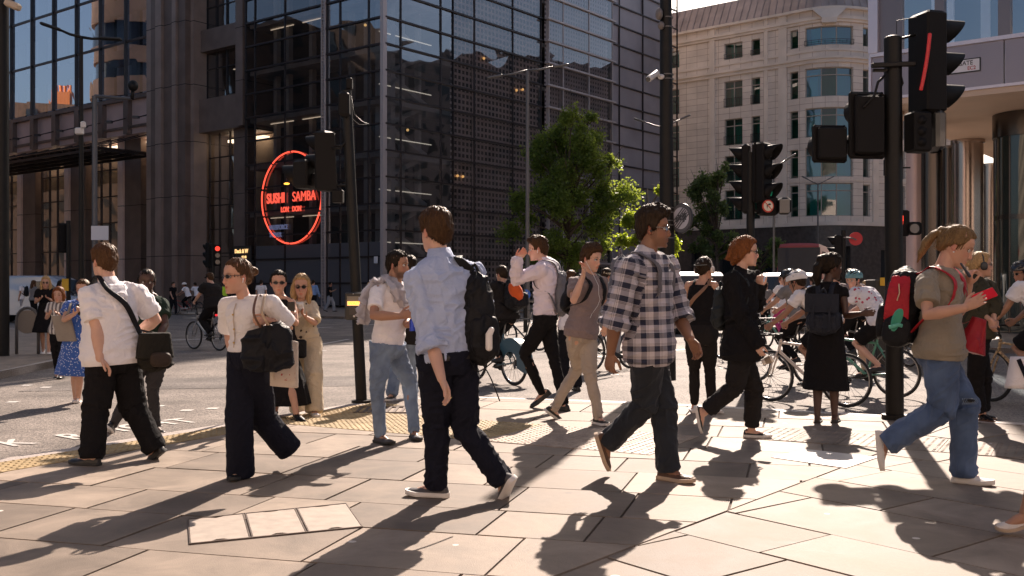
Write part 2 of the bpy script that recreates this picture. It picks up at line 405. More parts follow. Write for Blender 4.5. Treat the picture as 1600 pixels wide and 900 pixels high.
# ---- inspection cover with three panels (left foreground)
def quad_px(p): return [ground(*q)[:2] for q in p]
COVM = mat('cover_concrete', (.36,.295,.24), .7, nscale=12, namp=.14, bump=.3)
FRM = mat('cover_frame_metal', (.13,.10,.085), .5, .6, nscale=30, namp=.3)
cpx = [(296,851),(567,824),(541,787),(293,812)]
w0, w1, w2, w3 = [V(*ground(*q)[:2]) for q in cpx]
cov = empty('inspection_cover', (*((w0+w1+w2+w3)/4), 0), 'pale inspection cover of three panels in a thin dark metal frame', 'inspection cover')
def qbox(b, pts, z0, z1): b.loft([[(*p, z0) for p in pts], [(*p, z1) for p in pts]])
def lerp4(s, t): return (w0*(1-s)+w1*s)*(1-t)+(w3*(1-s)+w2*s)*t
b_ = MB(); 
for (s0,s1,t0,t1) in ((0,1,0,.018),(0,1,.982,1),(0,.006,.018,.982),(.994,1,.018,.982),(.33,.337,.018,.982),(.345,.352,.018,.982),(.655,.662,.018,.982),(.67,.677,.018,.982)):
    qbox(b_, [lerp4(s0,t0),lerp4(s1,t0),lerp4(s1,t1),lerp4(s0,t1)], -.004, .0065)
b_.build('cover_frame', FRM, cov)
for (s0,s1) in ((.008,.328),(.354,.653),(.679,.992)):
    b_ = MB(); m_ = (s0+s1)/2
    pts = [lerp4(s0,.03),lerp4(m_-.05,.03),lerp4(m_-.02,.08),lerp4(m_+.02,.08),lerp4(m_+.05,.03),lerp4(s1,.03),lerp4(s1,.97),lerp4(m_+.05,.97),lerp4(m_,.92),lerp4(m_-.05,.97),lerp4(s0,.97)]
    qbox(b_, pts, -.004, .004); b_.build('cover_panel', COVM, cov)
# bright replacement slab on the right
b_ = MB(); q = quad_px([(1205,715),(1322,732),(1372,715),(1262,703)]); qbox(b_, q, -.01, .0055)
o = b_.build('pavement_slab', mat('new_slab', (.58,.53,.48), .5, nscale=9, namp=.08)); tag(o, kind='structure')
# iron gully grid behind the man with the towel
b_ = MB(); c = ground(607, 641)
for k in range(9): b_.box((c[0]-.32+k*.08, c[1], .006), (.03,.5,.012))
b_.box((c[0],c[1]-.26,.006),(.72,.03,.014)); b_.box((c[0],c[1]+.26,.006),(.72,.03,.014))
o = b_.build('drain_cover', FRM); tag(o, 'dark iron slotted drain cover in the paving behind the man in jeans', 'drain cover')
# ---- paint on the road : LOOK RIGHT, studs, stop line
PAINT = mat('road_paint', (.66,.62,.57), .6, nscale=45, namp=.35, col2=(.75,.70,.64))
a = ground(-30, 702, -.116); c = ground(345, 658, -.116); ux = nrm(V(c[0]-a[0], c[1]-a[1])); L_ = np.linalg.norm((c-a)[:2])
pos = a
for s_, px in (('L',-190),('O',-140),('O',-55),('K',24),('R',116),('I',184),('G',212),('H',248),('T',286)):
    py = {-190:728,-140:720,-55:706,24:692,116:682,184:671,212:667,248:662,286:658}[px]
    g = ground(px, py, -.116)
    o = text_mesh('road_lettering', s_, .62, PAINT, (g[0], g[1], -.114), (ux[0],ux[1],0), (-ux[1],ux[0],0), thick=.0005, bold=.012, sx=.62)
    tag(o, kind='structure')
b_ = MB()
for (x, y) in [(10,567),(42,602),(72,605),(150,622),(248,634),(292,641),(332,638),(374,646),(20,628),(415,586),(470,560),(505,548),(560,536),(700,560),(745,566),(905,640),(980,648),(960,585),(1010,590),(1130,575),(230,560),(190,545)]:
    g = ground(x, y, -.116); b_.add([(g[0]-.07,g[1]-.07,-.115),(g[0]+.07,g[1]-.07,-.115),(g[0]+.07,g[1]+.07,-.115),(g[0]-.07,g[1]+.07,-.115)], [(0,1,2,3)])
o = b_.build('crossing_studs', PAINT); tag(o, kind='structure')
def line_px(p, q, w=.12):
    g = ground(*p, -.116)[:2]; h = ground(*q, -.116)[:2]; d = nrm(h-g); n = V(-d[1], d[0])*w/2
    flat_poly('road_marking', [g-n, h-n, h+n, g+n], -.1145, PAINT)
line_px((330,519),(520,511), .2); line_px((560,508),(800,497), .2); line_px((1060,640),(1190,660), .1); line_px((380,560),(545,530), .1)
line_px((900,560),(1080,545), .15); line_px((255,532),(360,528), .2)
# ---- other pavements
FSL = stone_mat('far_paving', (.30,.235,.18), (.40,.31,.24), .6)
def far_pavement(name, poly, kerb_line, jz=0.0):
    b = MB(); b.loft([[(p[0],p[1],-.2) for p in poly],[(p[0],p[1],0) for p in poly]]); o = b.build(name, FSL); tag(o, kind='structure')
    inn = offset_line(kerb_line, .16); kl = offset_line(kerb_line, -.001)
    kerb(offset_line(kerb_line, -.15), kerb_line, .001, name='kerb')
DA = V(-.79,.613); DB = V(.613,.79); DA = nrm(DA); DB = nrm(DB)
KC = V(-8,48.5)
pa = KC+DA*70; pb = KC+DB*90
far_pavement('pavement_across', [tuple(KC), tuple(pb), (pb[0]-60, pb[1]+30), (-120, 160), tuple(pa)], [tuple(pa), tuple(KC), tuple(pb)])
far_pavement('pavement_left', [(-8.25,16.2),(-8.55,19.5),(-9.4,24),(-12.5,31),(-60,66),(-60,17),(-30,9)], [(-30,9),(-8.25,16.2),(-8.55,19.5),(-9.4,24),(-12.5,31),(-60,66)][::-1][::-1])
far_pavement('pavement_right', [(9.2,24.5),(40,1),(60,60),(26,60)], [(26,60),(9.2,24.5),(40,1)])
far_pavement('pavement_far', [(10,98),(60,62),(90,100),(20,130)], [(20,130),(10,98),(60,62)])
# ================================================================== BUILDINGS
NA = V(-.613,-.79,0); NB = V(.79,-.613,0); DA3 = V(DA[0],DA[1],0); DB3 = V(DB[0],DB[1],0); UZ = V(0,0,1)
P0 = V(-8.5,68,0)
CLAD = mat('metal_cladding_dark', (.16,.135,.125), .32, .75, nscale=.6, namp=.25)
CLADP = mat('metal_cladding_pink', (.58,.43,.40), .42, .35, nscale=.5, namp=.12)
CLADS = mat('stone_cladding_brown', (.17,.125,.105), .5, .15, nscale=.8, namp=.2)
CLADL = mat('stone_cladding_pale', (.72,.53,.46), .4, .1, nscale=.8, namp=.12)
JOINT = mat('joint_black', (.02,.02,.02), .8)
MULL = mat('mullion_bronze', (.055,.045,.045), .35, .6)
MULLL = mat('mullion_light', (.52,.46,.45), .35, .3)
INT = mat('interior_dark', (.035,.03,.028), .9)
INTL = mat('interior_pale_wall', (.40,.36,.33), .8, nscale=.7, namp=.2)
INTB = mat('interior_blind', (.80,.84,.92), .8, nscale=1.5, namp=.1)
LSTRIP = mat('ceiling_light_strip', (.8,.8,.8), .5, emit=(1,.82,.6), estr=.4)
WARM = mat('warm_lamp', (.8,.6,.3), .5, emit=(1,.55,.18), estr=.7)
G_SKY = glassmat('glass_sky_mirror', (.70,.76,.85), .58, .01, .006)
G_DARK = glassmat('glass_dark', (.55,.53,.53), .07, .02, .05)
G_MID = glassmat('glass_blue_grey', (.55,.60,.66), .22, .02, .025)
G_CLEAR = glassmat('glass_clear', (.75,.78,.78), .15, .02, .04)
def P3(O, u, t, n, off, z): return O+u*t+n*off+UZ*z
def fbox(b, O, u, n, t0, t1, o0, o1, z0, z1):
    """box in facade frame"""
    q = [P3(O,u,t0,n,o0,0), P3(O,u,t1,n,o0,0), P3(O,u,t1,n,o1,0), P3(O,u,t0,n,o1,0)]
    b.loft([[p+UZ*z0 for p in q], [p+UZ*z1 for p in q]])
def panes(parent, cells, O, u, n, off, m, name='glass_pane', limit=96):
    """cells: (t0,t1,z0,z1) – the largest as single parts, the rest as one"""
    cells = sorted(cells, key=lambda c: -(c[1]-c[0])*(c[3]-c[2])/(1+abs(c[2]-8)*.02)); rest = MB()
    for i, (t0,t1,z0,z1) in enumerate(cells):
        b = MB() if i < limit else rest; w = random.uniform(-.012,.012); w2 = random.uniform(-.012,.012)
        b.add([P3(O,u,t0,n,off+w,z0),P3(O,u,t1,n,off-w,z0),P3(O,u,t1,n,off+w2,z1),P3(O,u,t0,n,off-w2,z1)], [(0,1,2,3)])
        if i < limit: b.build(name, m, parent)
    if rest.v: tag(rest.build(name, m, parent), kind='stuff')
# ------------------------------------------------------------------ glass tower at the junction (two faces)
ZR = [3.45-1.77+1.77*k for k in range(17)]          # mullion levels
TOP = ZR[-1]
tower = empty('glass_tower', tuple(P0), 'dark glass curtain-wall tower on the corner carrying the red ring sign', 'office tower')
bk = MB()   # body behind: dark core and high shaft
def shaft(b, m0, m1, z0, z1, ins):
    q = [P0+DA3*m0+DB3*ins-0*UZ, P0+DA3*ins+DB3*ins, P0+DA3*ins+DB3*m1, P0+DA3*m0+DB3*m1]
    b.loft([[p+UZ*z0 for p in q],[p+UZ*z1 for p in q]])
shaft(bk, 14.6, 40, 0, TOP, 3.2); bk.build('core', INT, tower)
bk = MB(); shaft(bk, 20.3, 40.2, TOP+.05, 62, 0.3); bk.build('upper_shaft', CLAD, tower)
fl = MB(); rnd = random.Random(3)
for k in range(1, 14, 2):
    z = ZR[k]; 
    q = [P0+DA3*14.5+DB3*.35, P0+DA3*.35+DB3*.35, P0+DA3*.35+DB3*40, P0+DA3*3.4+DB3*40, P0+DA3*3.4+DB3*3.4, P0+DA3*14.5+DB3*3.4]
    fl.loft([[p+UZ*(z-.32) for p in q],[p+UZ*z for p in q]])
fl.build('floor_slab', INTL, tower)
fr = MB(); fl2 = MB()
vA = [0, 1.4, 4.2, 5.5]; vA2 = [5.9, 10.0, 13.4, 14.5]
vB = [0, 1.55, 5.6, 6.9]; vB2 = [6.9, 9.3, 13.9, 17.6]; vB3 = [18.1, 20.1, 23.9, 27.6]; vB4 = [28.2, 29.4, 33.5, 38.2]
for z in ZR:
    fbox(fr, P0, DA3, NA, 0, 14.5, -.02, .16, z-.06, z+.06)
    fbox(fr, P0, DB3, NB, 0, 17.8, -.02, .16, z-.06, z+.06)
    fbox(fl2, P0, DB3, NB, 17.8, 28, .25, .62, z-.07, z+.07)
    fbox(fr, P0, DB3, NB, 28.1, 40, -.02, .14, z-.05, z+.05)
for t in vA+vA2: fbox(fr, P0, DA3, NA, t-.045, t+.045, -.021, .10, 0, TOP)
for t in vB+vB2: fbox(fr, P0, DB3, NB, t-.045, t+.045, -.021, .10, 0, TOP)
for t in vB4+[40]: fbox(fr, P0, DB3, NB, t-.05, t+.05, -.021, .10, 0, TOP)
for t in vB3: fbox(fl2, P0, DB3, NB, t-.04, t+.04, .22, .5, 0, TOP)
fr.build('mullions', MULL, tower); fl2.build('outer_fins', MULLL, tower)
cp = MB(); fbox(cp, P0, DA3, NA, -.14, .14, -.14, .22, 0, TOP); cp.build('corner_post', MULLL, tower)
# ladder-like light truss between the two halves of the left face
tr = MB()
for o_ in (5.56, 5.84): fbox(tr, P0, DA3, NA, o_-.03, o_+.03, .12, .3, 0, TOP)
for k in range(int(TOP/.22)): fbox(tr, P0, DA3, NA, 5.59, 5.81, .16, .24, k*.22, k*.22+.07)
tr.build('ladder_truss', MULLL, tower)
def cells(vs_, zs): return [(vs_[i]+.045, vs_[i+1]-.045, zs[k]+.06, zs[k+1]-.06) for i in range(len(vs_)-1) for k in range(len(zs)-1)]
ZZ = [0.1]+ZR[1:]
panes(tower, cells(vA, ZZ), P0, DA3, NA, .02, G_MID, limit=33)
panes(tower, cells(vA2, ZZ), P0, DA3, NA, .02, G_DARK, limit=26)
panes(tower, cells(vB, ZZ), P0, DB3, NB, .02, G_MID, limit=36)
# mirrored window grid painted on the screens behind the glass of the right face
def mirror_grid(name, c1, c2, rough, scale, ratio, metal=.6):
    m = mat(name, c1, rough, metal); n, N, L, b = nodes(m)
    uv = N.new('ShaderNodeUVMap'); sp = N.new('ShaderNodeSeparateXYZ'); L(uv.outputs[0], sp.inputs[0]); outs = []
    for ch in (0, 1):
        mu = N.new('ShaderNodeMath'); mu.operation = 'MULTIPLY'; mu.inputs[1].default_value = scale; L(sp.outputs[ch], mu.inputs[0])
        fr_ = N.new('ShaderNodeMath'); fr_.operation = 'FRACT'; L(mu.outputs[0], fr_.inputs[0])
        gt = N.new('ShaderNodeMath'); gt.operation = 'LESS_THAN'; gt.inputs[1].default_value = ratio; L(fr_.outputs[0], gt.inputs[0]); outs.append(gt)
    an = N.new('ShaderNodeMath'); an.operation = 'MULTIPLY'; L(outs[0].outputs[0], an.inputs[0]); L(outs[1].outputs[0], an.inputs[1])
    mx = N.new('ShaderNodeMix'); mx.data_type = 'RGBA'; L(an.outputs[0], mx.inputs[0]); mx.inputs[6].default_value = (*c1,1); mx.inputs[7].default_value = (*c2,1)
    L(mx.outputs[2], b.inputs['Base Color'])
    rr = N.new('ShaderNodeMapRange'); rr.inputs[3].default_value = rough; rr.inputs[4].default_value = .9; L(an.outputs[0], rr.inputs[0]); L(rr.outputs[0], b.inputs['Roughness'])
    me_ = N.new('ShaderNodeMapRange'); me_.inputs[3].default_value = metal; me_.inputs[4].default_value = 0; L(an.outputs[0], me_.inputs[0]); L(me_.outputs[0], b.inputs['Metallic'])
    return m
def uvquad(pts, uvs, name, m, parent):
    me = bpy.data.meshes.new(name); me.from_pydata([tuple(p) for p in pts], [], [tuple(range(4))]); l = me.uv_layers.new(name='UVMap')
    for i, q in enumerate(uvs): l.data[i].uv = q
    me.materials.append(m); return link(name, me, parent)
MIRGRID = mirror_grid('mirrored_grid', (.66,.54,.50), (.02,.017,.017), .40, 2.3, .60, .15)
MIRGRID2 = mirror_grid('mirrored_grid_fine', (.62,.54,.54), (.12,.10,.11), .36, 2.7, .5, .2)
SOLID = mat('solid_metal_panel', (.36,.32,.335), .38, .25, nscale=.25, namp=.25)
def facade_panels(vs_, m, off, limit):
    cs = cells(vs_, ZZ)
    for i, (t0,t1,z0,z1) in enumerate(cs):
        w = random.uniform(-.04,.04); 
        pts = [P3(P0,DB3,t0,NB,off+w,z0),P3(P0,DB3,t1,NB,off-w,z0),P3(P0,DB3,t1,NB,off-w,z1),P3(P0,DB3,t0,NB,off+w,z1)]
        uvquad(pts, [(t0,z0),(t1,z0),(t1,z1),(t0,z1)], 'facade_panel', m, tower)
facade_panels(vB2, MIRGRID, -.25, 30); facade_panels(vB3, MIRGRID2, -.0, 30); facade_panels(vB4, SOLID, .0, 30)
panes(tower, cells(vB2, ZZ), P0, DB3, NB, .03, G_DARK, limit=2)
panes(tower, cells(vB3, ZZ), P0, DB3, NB, .45, G_DARK, limit=2)
# interior: slim columns, stair flights, lamps, ceiling strips
it = MB()
for t in (1.0, 3.3, 4.9, 7.6, 9.0, 11.6, 13): fbox(it, P0, DA3, NA, t-.18, t+.18, -1.9, -1.5, 0, TOP)
for t in (1.2, 3.4, 5.1): fbox(it, P0, DB3, NB, t-.14, t+.14, -1.9, -1.5, 0, TOP)
it.build('interior_column', INTL, tower)
stb = MB()
for k in range(0, 7):
    z = ZR[0]+3.54*k
    for (a, c_, s_) in ((1.2,5.2,1),(5.2,1.2,1)):
        pA = P3(P0,DB3,a,NB,-1.4,z if a<c_ else z+1.77); pB = P3(P0,DB3,c_,NB,-1.4,z+1.77 if a<c_ else z+3.54)
        d = NB*.5; stb.loft([[pA-d,pA+d,pA+d+UZ*.35,pA-d+UZ*.35],[pB-d,pB+d,pB+d+UZ*.35,pB-d+UZ*.35]])
stb.build('stair_flight', INTL, tower)
ls = MB()
for z in (ZR[3],ZR[7],ZR[11]):
    for (t0,t1) in ((7.2,9.6),(10.6,13.2)): fbox(ls, P0, DA3, NA, t0, t1, -1.3, -1.24, z-.42, z-.36)
for k in (1,3,5,7,9,11): fbox(ls, P0, DB3, NB, .4, 5.6, -.9, -.84, ZR[k]+.98, ZR[k]+1.04)
ls.build('ceiling_light', LSTRIP, tower)
for (u_, n_, t, k) in ((DA3,NA,2.6,10),(DA3,NA,2.6,7),(DA3,NA,2.6,5),(DB3,NB,3.0,12),(DB3,NB,3.0,9),(DB3,NB,3.1,6),(DB3,NB,8.2,4.4),(DB3,NB,7.6,4.4),(DB3,NB,10.6,9.5),(DB3,NB,14.6,8.5),(DB3,NB,15.4,8.6)):
    b = MB(); b.ell(P3(P0,u_,t,n_,-.12 if t>6 else -.8,ZR[0]+1.77*k), (.10,.10,.10)); b.build('pendant_lamp', WARM, tower, smooth=True)
# ground-level grey panels on the left face
gp = MB()
for (t0,t1) in ((.1,1.35),(1.45,4.1),(4.25,5.45),(6,9.9),(10.1,13.3)): fbox(gp, P0, DA3, NA, t0, t1, -.1, .05, .15, ZR[1]+1.0)
gp.build('ground_panel', mat('ground_panel_grey', (.13,.13,.145), .35, .4), tower)
nb = MB(); fbox(nb, P0, DA3, NA, .4, .75, .17, .2, 3.0, 3.45); nb.build('notice_plate', mat('notice_white', (.7,.7,.72), .5), tower); nb = MB(); fbox(nb, P0, DB3, NB, 1.0, 1.6, .17, .2, 3.0, 3.45)
nb.build('notice_plate', MATS['notice_white'], tower)
# ------------------------------------------------------------------ red ring sign
RED = mat('sign_tube_red', (.9,.15,.08), .4, emit=(1,.085,.045), estr=.85)
REDT = mat('sign_letter_red', (.9,.2,.1), .4, emit=(1,.10,.06), estr=.5)
BLUT = mat('sign_letter_grey_blue', (.25,.28,.42), .5, emit=(.25,.28,.5), estr=.10)
sign = empty('ring_sign', tuple(P3(P0,DA3,9.2,NA,.2,7.84)), 'glowing red ring sign with restaurant lettering on the dark glass facade', 'ring sign')
RX = -DA3
for a0, a1 in ((93,128),(131,166),(169,201),(204,238),(241,266),(269,303),(306,339),(342,377),(20,50),(52,89)):
    pts = [P3(P0,DA3,9.2,NA,.17,7.84)+RX*3.25*math.cos(R(a))+UZ*3.3*math.sin(R(a)) for a in np.linspace(a0,a1,10)]
    b = MB(); b.tube(pts, .056, 8); b.build('ring_segment', RED, sign, smooth=True)
def fac_text(s, size, m, t, z, parent, sx=1, bold=0.0, align='LEFT'):
    return text_mesh('lettering', s, size, m, P3(P0,DA3,t,NA,.17,z), RX, UZ, parent, .03, align, bold, sx)
fac_text('SUSHI', 1.0, REDT, 11.9, 7.85, sign, .78, .025); fac_text('SAMBA', 1.0, REDT, 9.05, 7.85, sign, .80, .0)
fac_text('LON', .52, REDT, 10.3, 7.0, sign, .8, .015); fac_text('DON', .52, REDT, 9.05, 7.0, sign, .8, .015)
fac_text('SALESFORCE', .48, BLUT, 11.6, 5.75, sign, .75, .01); fac_text('TOWER', .48, BLUT, 11.6, 5.2, sign, .8, .01)
ds = empty('gold_shop_sign', tuple(P3(P0,DA3,14.4,NA,.2,3.9)), 'small gold lit lettering over the doors left of the ring sign', 'shop sign')
GOLD = mat('gold_letter', (.8,.6,.3), .4, emit=(1,.62,.25), estr=.6)
b = MB(); fbox(b, P0, DA3, NA, 13.5, 15.6, .26, .3, 3.3, 4.5); b.build('sign_board', JOINT, ds)
text_mesh('lettering', 'Duck & W', .42, GOLD, P3(P0,DA3,15.4,NA,.36,4.1), RX, UZ, ds, .02, 'LEFT', .01, .85)
text_mesh('lettering', 'AT 40', .26, GOLD, P3(P0,DA3,14.6,NA,.36,3.65), RX, UZ, ds, .02, 'LEFT', .01, .85)
# ------------------------------------------------------------------ building on the left: loggia, big pier, glazed storeys over a colonnade
lb = empty('office_block', tuple(P0+DA3*30), 'brown stone and blue mirror glass office block with tall columns and a canopy', 'office block')
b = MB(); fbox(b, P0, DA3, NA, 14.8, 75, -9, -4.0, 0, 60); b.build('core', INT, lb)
def jointed(b, j, t0, t1, o0, o1, z0, z1, zs):
    fbox(b, P0, DA3, NA, t0, t1, o0, o1, z0, z1)
    for z in zs: fbox(j, P0, DA3, NA, t0-.012, t1+.012, o0, o1+.012, z-.025, z+.025)
b = MB(); j = MB(); zsj = [3.9,8.6,12.9,17.4,22.4,27,32]
jointed(b, j, 21.2, 25.9, -4, .7, 0, 60, zsj)
b.build('corner_pier', CLADS, lb); 
b = MB(); 
for (t0,t1,o0,o1) in ((25.9,26.6,-4,.65),(24.1,24.9,.69,.95),(22.2,22.7,.69,.9),(20.8,21.2,-1,.2)): jointed(b, j, t0, t1, o0, o1, 0, 60, zsj)
b.build('pier_lit_strip', mat('pier_lit_strip_mid', (.30,.225,.19), .4, .1, nscale=.8, namp=.15), lb)  # light caught along the pier is painted as these paler strips
# loggia bay
b = MB(); fbox(b, P0, DA3, NA, 14.8, 20.9, -4, -.3, 13.6, 16.2); jointed(b, j, 15.3, 17.0, -1.5, -.75, 0, 13.6, zsj[:3]); jointed(b, j, 14.75, 15.6, -4, .15, 13.6, 60, [17,21,25,29])
for z in (21.2, 26.4): fbox(b, P0, DA3, NA, 15.6, 20.9, -3.6, -.45, z-1.2, z+.5)
b.build('loggia_wall', CLADS, lb)
b = MB(); cl = []
for t in np.linspace(15.6, 20.9, 5): fbox(b, P0, DA3, NA, t-.05, t+.05, -1.45, -1.3, 0, 13.6); fbox(b, P0, DA3, NA, t-.06, t+.06, -1.2, -1.0, 16.2, 40)
for z in np.arange(2.2, 13.5, 1.9): fbox(b, P0, DA3, NA, 15.6, 20.9, -1.46, -1.32, z-.04, z+.04)
for z in (18.7,23.6,28): fbox(b, P0, DA3, NA, 15.6, 20.9, -1.21, -1.03, z-.04, z+.04)
b.build('loggia_mullions', MULL, lb)
tt = np.linspace(15.6, 20.9, 5)
panes(lb, [(tt[i]+.05, tt[i+1]-.05, z+.04, z+1.86) for i in range(4) for z in np.arange(.3, 13, 1.9)], P0, DA3, NA, -1.38, G_CLEAR, limit=24)
panes(lb, [(tt[i]+.06, tt[i+1]-.06, z0, z1) for i in range(4) for z0, z1 in ((16.2,20),(21.7,25.2))], P0, DA3, NA, -1.1, G_DARK, limit=8)
b = MB()
for z, t0, t1 in ((19.3,16,17.6),(19.0,18.4,20.2),(24.7,16.5,18),(24.9,18.8,20.5),(18.4,17,18)): fbox(b, P0, DA3, NA, t0, t1, -3.2, -3.1, z, z+.07)
b.build('ceiling_light', LSTRIP, lb)
b = MB(); fbox(b, P0, DA3, NA, 15.4, 20.9, -3.9, -3.6, 0, 13.5); b.build('lobby_back_wall', mat('loggia_back', (.34,.28,.22), .6, nscale=.35, namp=.6), lb)
b = MB(); fbox(b, P0, DA3, NA, 16, 20.5, -3.4, -2.8, 13.1, 13.3); b.build('lobby_lights', mat('lobby_light', (.8,.7,.6), .5, emit=(1,.74,.5), estr=2.2), lb)
# colonnade
cols = [(26.5,26.9),(30.8,35.5),(39.8,44.6),(49.0,53.6),(58,62.6),(67,71.5)]
b = MB(); f = MB()
for (t0,t1) in cols[1:]:
    jointed(b, j, t0+.9, t1-1.3, -3.2, -2.05, 0, 14.4, zsj[:3]); jointed(f, j, t1-1.3, t1-.5, -3.2, -1.85, 0, 14.4, zsj[:3])
b.build('column', CLADS, lb); f.build('column_lit_edge', mat('column_lit_edge_pink', (.80,.60,.52), .4, nscale=.8, namp=.1), lb)  # reflected light on the column edges put into paler strips
b = MB(); fbox(b, P0, DA3, NA, 26.6, 75, -4, -3.4, 0, 14.5); b.build('lobby_back_wall', mat('lobby_wall', (.50,.38,.27), .6, nscale=.3, namp=.5), lb)
b = MB(); fbox(b, P0, DA3, NA, 27, 74, -2.9, -2.6, 14.0, 14.2)
b.build('lobby_lights', mat('lobby_light', (.8,.7,.6), .5, emit=(1,.74,.5), estr=2.2), lb)
b = MB(); gl = []
ends = [26.6]+[q for c_ in cols[1:] for q in c_]+[75]
for i in range(0, len(ends)-1, 2):
    t0, t1 = ends[i], ends[i+1]; n_ = 3; tv = np.linspace(t0, t1, n_+1)
    for t in tv: fbox(b, P0, DA3, NA, t-.05, t+.05, -2.4, -2.2, 0, 14.4)
    for z in np.arange(2.4, 14.4, 2.4): fbox(b, P0, DA3, NA, t0, t1, -2.41, -2.21, z-.045, z+.045)
    gl += [(tv[a]+.05, tv[a+1]-.05, z+.05, z+2.3) for a in range(n_) for z in np.arange(.05, 13, 2.4)]
b.build('colonnade_mullions', MULL, lb); panes(lb, gl, P0, DA3, NA, -2.3, G_CLEAR, limit=30)
# stone band over the canopy
b = MB(); fbox(b, P0, DA3, NA, 26.61, 75, -4, -.3, 14.4, 17.25); b.build('stone_band', CLADP, lb)
b = MB(); fbox(b, P0, DA3, NA, 26.61, 75, -.3, .05, 17.25, 17.6); fbox(b, P0, DA3, NA, 26.61, 75, -.3, -.1, 14.9, 15.1)
mull_t = [26.6+k*3.95 for k in range(0, 13)]
for t in mull_t: fbox(b, P0, DA3, NA, t-.35, t+.35, -.301, .12, 14.4, 17.25)
b.build('band_trim', CLAD, lb)
b = MB()
for t in mull_t: fbox(b, P0, DA3, NA, t-.07, t+.07, -.06, .22, 17.61, 60)
for z in (22.2,26.6,31,35.4): fbox(b, P0, DA3, NA, 26.6, 75, -.03, .1, z-.09, z+.09)
b.build('upper_mullions', MULL, lb)
panes(lb, [(mull_t[i]+.07, mull_t[i+1]-.07, z0+.09, z1-.09) for i in range(12) for z0,z1 in ((17.6,22.2),(22.2,26.6),(26.6,31),(31,35.4))], P0, DA3, NA, .0, G_SKY, limit=40)
# inner window wall seen through the mirror glass
b = MB(); w = MB()
for z in (17.6,22.0,26.4,30.8): fbox(b, P0, DA3, NA, 26.7, 75, -1.3, -.9, z+3.1, z+4.4)
for t in mull_t[:-1]:
    for z in (17.6,22.0,26.4,30.8):
        fbox(b, P0, DA3, NA, t+.1, t+.9, -1.29, -1.0, z, z+3.1); fbox(w, P0, DA3, NA, t+1.0, t+2.1, -1.28, -1.1, z, z+3.0); fbox(w, P0, DA3, NA, t+2.3, t+3.3, -1.28, -1.1, z, z+3.0)
b.build('inner_wall', mat('inner_wall_blue_grey', (.42,.45,.54), .7), lb); w.build('window_blind', INTB, lb)
tag(j.build('cladding_joint', JOINT, lb), kind='stuff')
# glass canopy on steel brackets
can = MB(); cg = MB(); 
for k in range(0, 22):
    t = 27.2+k*2.1; fbox(can, P0, DA3, NA, t-.05, t+.05, -.3, 5.2, 12.3, 12.5)
    a = P3(P0,DA3,t,NA,-.3,14.2); c_ = P3(P0,DA3,t,NA,4.2,12.6); can.tube([a,c_], .05, 6)
    can.tube([P3(P0,DA3,t,NA,2.2,12.5), P3(P0,DA3,t,NA,2.2,13.4)], .04, 6)
for o_ in (0.4,1.6,2.8,4.0,5.2): fbox(can, P0, DA3, NA, 27, 73, o_-.06, o_+.06, 12.1, 12.3)
fbox(cg, P0, DA3, NA, 27, 73, -.2, 5.3, 12.52, 12.56)
can.build('canopy_beam', MULL, lb); cg.build('canopy_glass', glassmat('canopy_glass', (.25,.25,.26), .3, .1), lb)
for t in mull_t[:8]:
    b = MB(); b.tube([P3(P0,DA3,t,NA,.1,15.7), P3(P0,DA3,t,NA,1.5,15.2)], .05, 6); b.box(P3(P0,DA3,t,NA,1.6,15.2), (.5,.3,.2))
    b.build('wall_floodlight', MULL, lb)
# ------------------------------------------------------------------ buildings out of frame that the glass mirrors, one added for fill light
def refl_block(name, c, size, rot, m, win, label, floors=7, bays=8):
    e = empty(name, (c[0],c[1],0), label, 'building'); ax = (V(math.cos(R(rot)),math.sin(R(rot)),0), V(-math.sin(R(rot)),math.cos(R(rot)),0), UZ)
    b = MB(); b.box((c[0],c[1],size[2]/2), size, ax); b.build('wall', m, e); w = MB()
    for s_, X_, Y_, wd, dp in ((1,ax[0],ax[1],size[0],size[1]),(-1,ax[0],ax[1],size[0],size[1]),(1,ax[1],ax[0],size[1],size[0]),(-1,ax[1],ax[0],size[1],size[0])):
        for i in range(bays):
            for k in range(floors):
                p = V(c[0],c[1],0)+X_*((i+.5)/bays-.5)*wd+Y_*s_*(dp/2+.02)+UZ*((k+.5)/floors*size[2]); w.box(p, (wd/bays*.5, .1, size[2]/floors*.55), (X_, Y_, UZ))
    w.build('window', win, e); return e
BRK = mat('brick_brown', (.13,.08,.055), .85, nscale=2, namp=.3); PSTONE = mat('portland_stone', (.50,.42,.34), .7, nscale=.6, namp=.15)
WD = mat('window_dark', (.03,.035,.04), .12)
refl_block('brick_building', (-96,110), (16,30,26), 0, BRK, WD, 'low brown brick building with chimneys mirrored in the blue glass')
refl_block('dark_block', (-74,58), (20,46,33), 0, mat('dark_brick', (.10,.07,.055), .85, nscale=2, namp=.3), WD, 'tall dark block left of the frame mirrored in the tower')
PERFB = mat('brown_grid_stone', (.15,.13,.13), .7, nscale=.8, namp=.2)
refl_block('grid_block', (88,88), (24,70,37), -6, PERFB, WD, 'tall brown block of small square windows right of the frame', 14, 24)
STERR = mat('fill_block_stone', (.58,.48,.42), .8, nscale=.5, namp=.12)
refl_block('fill_block', (8,-26), (56,14,20), 0, STERR, WD, 'unseen warm stone building added behind the camera for fill light', 5, 12)  # unseen block added to bounce warm light onto the people
refl_block('terrace_building', (-40,-22), (60,14,17), 0, PSTONE, WD, 'stone terrace standing behind the camera')
rb = empty('rounded_building', (-70,89,0), 'rounded terracotta banded building mirrored in the blue glass', 'building')
TER = mat('terracotta', (.85,.50,.30), .6, nscale=.8, namp=.12)
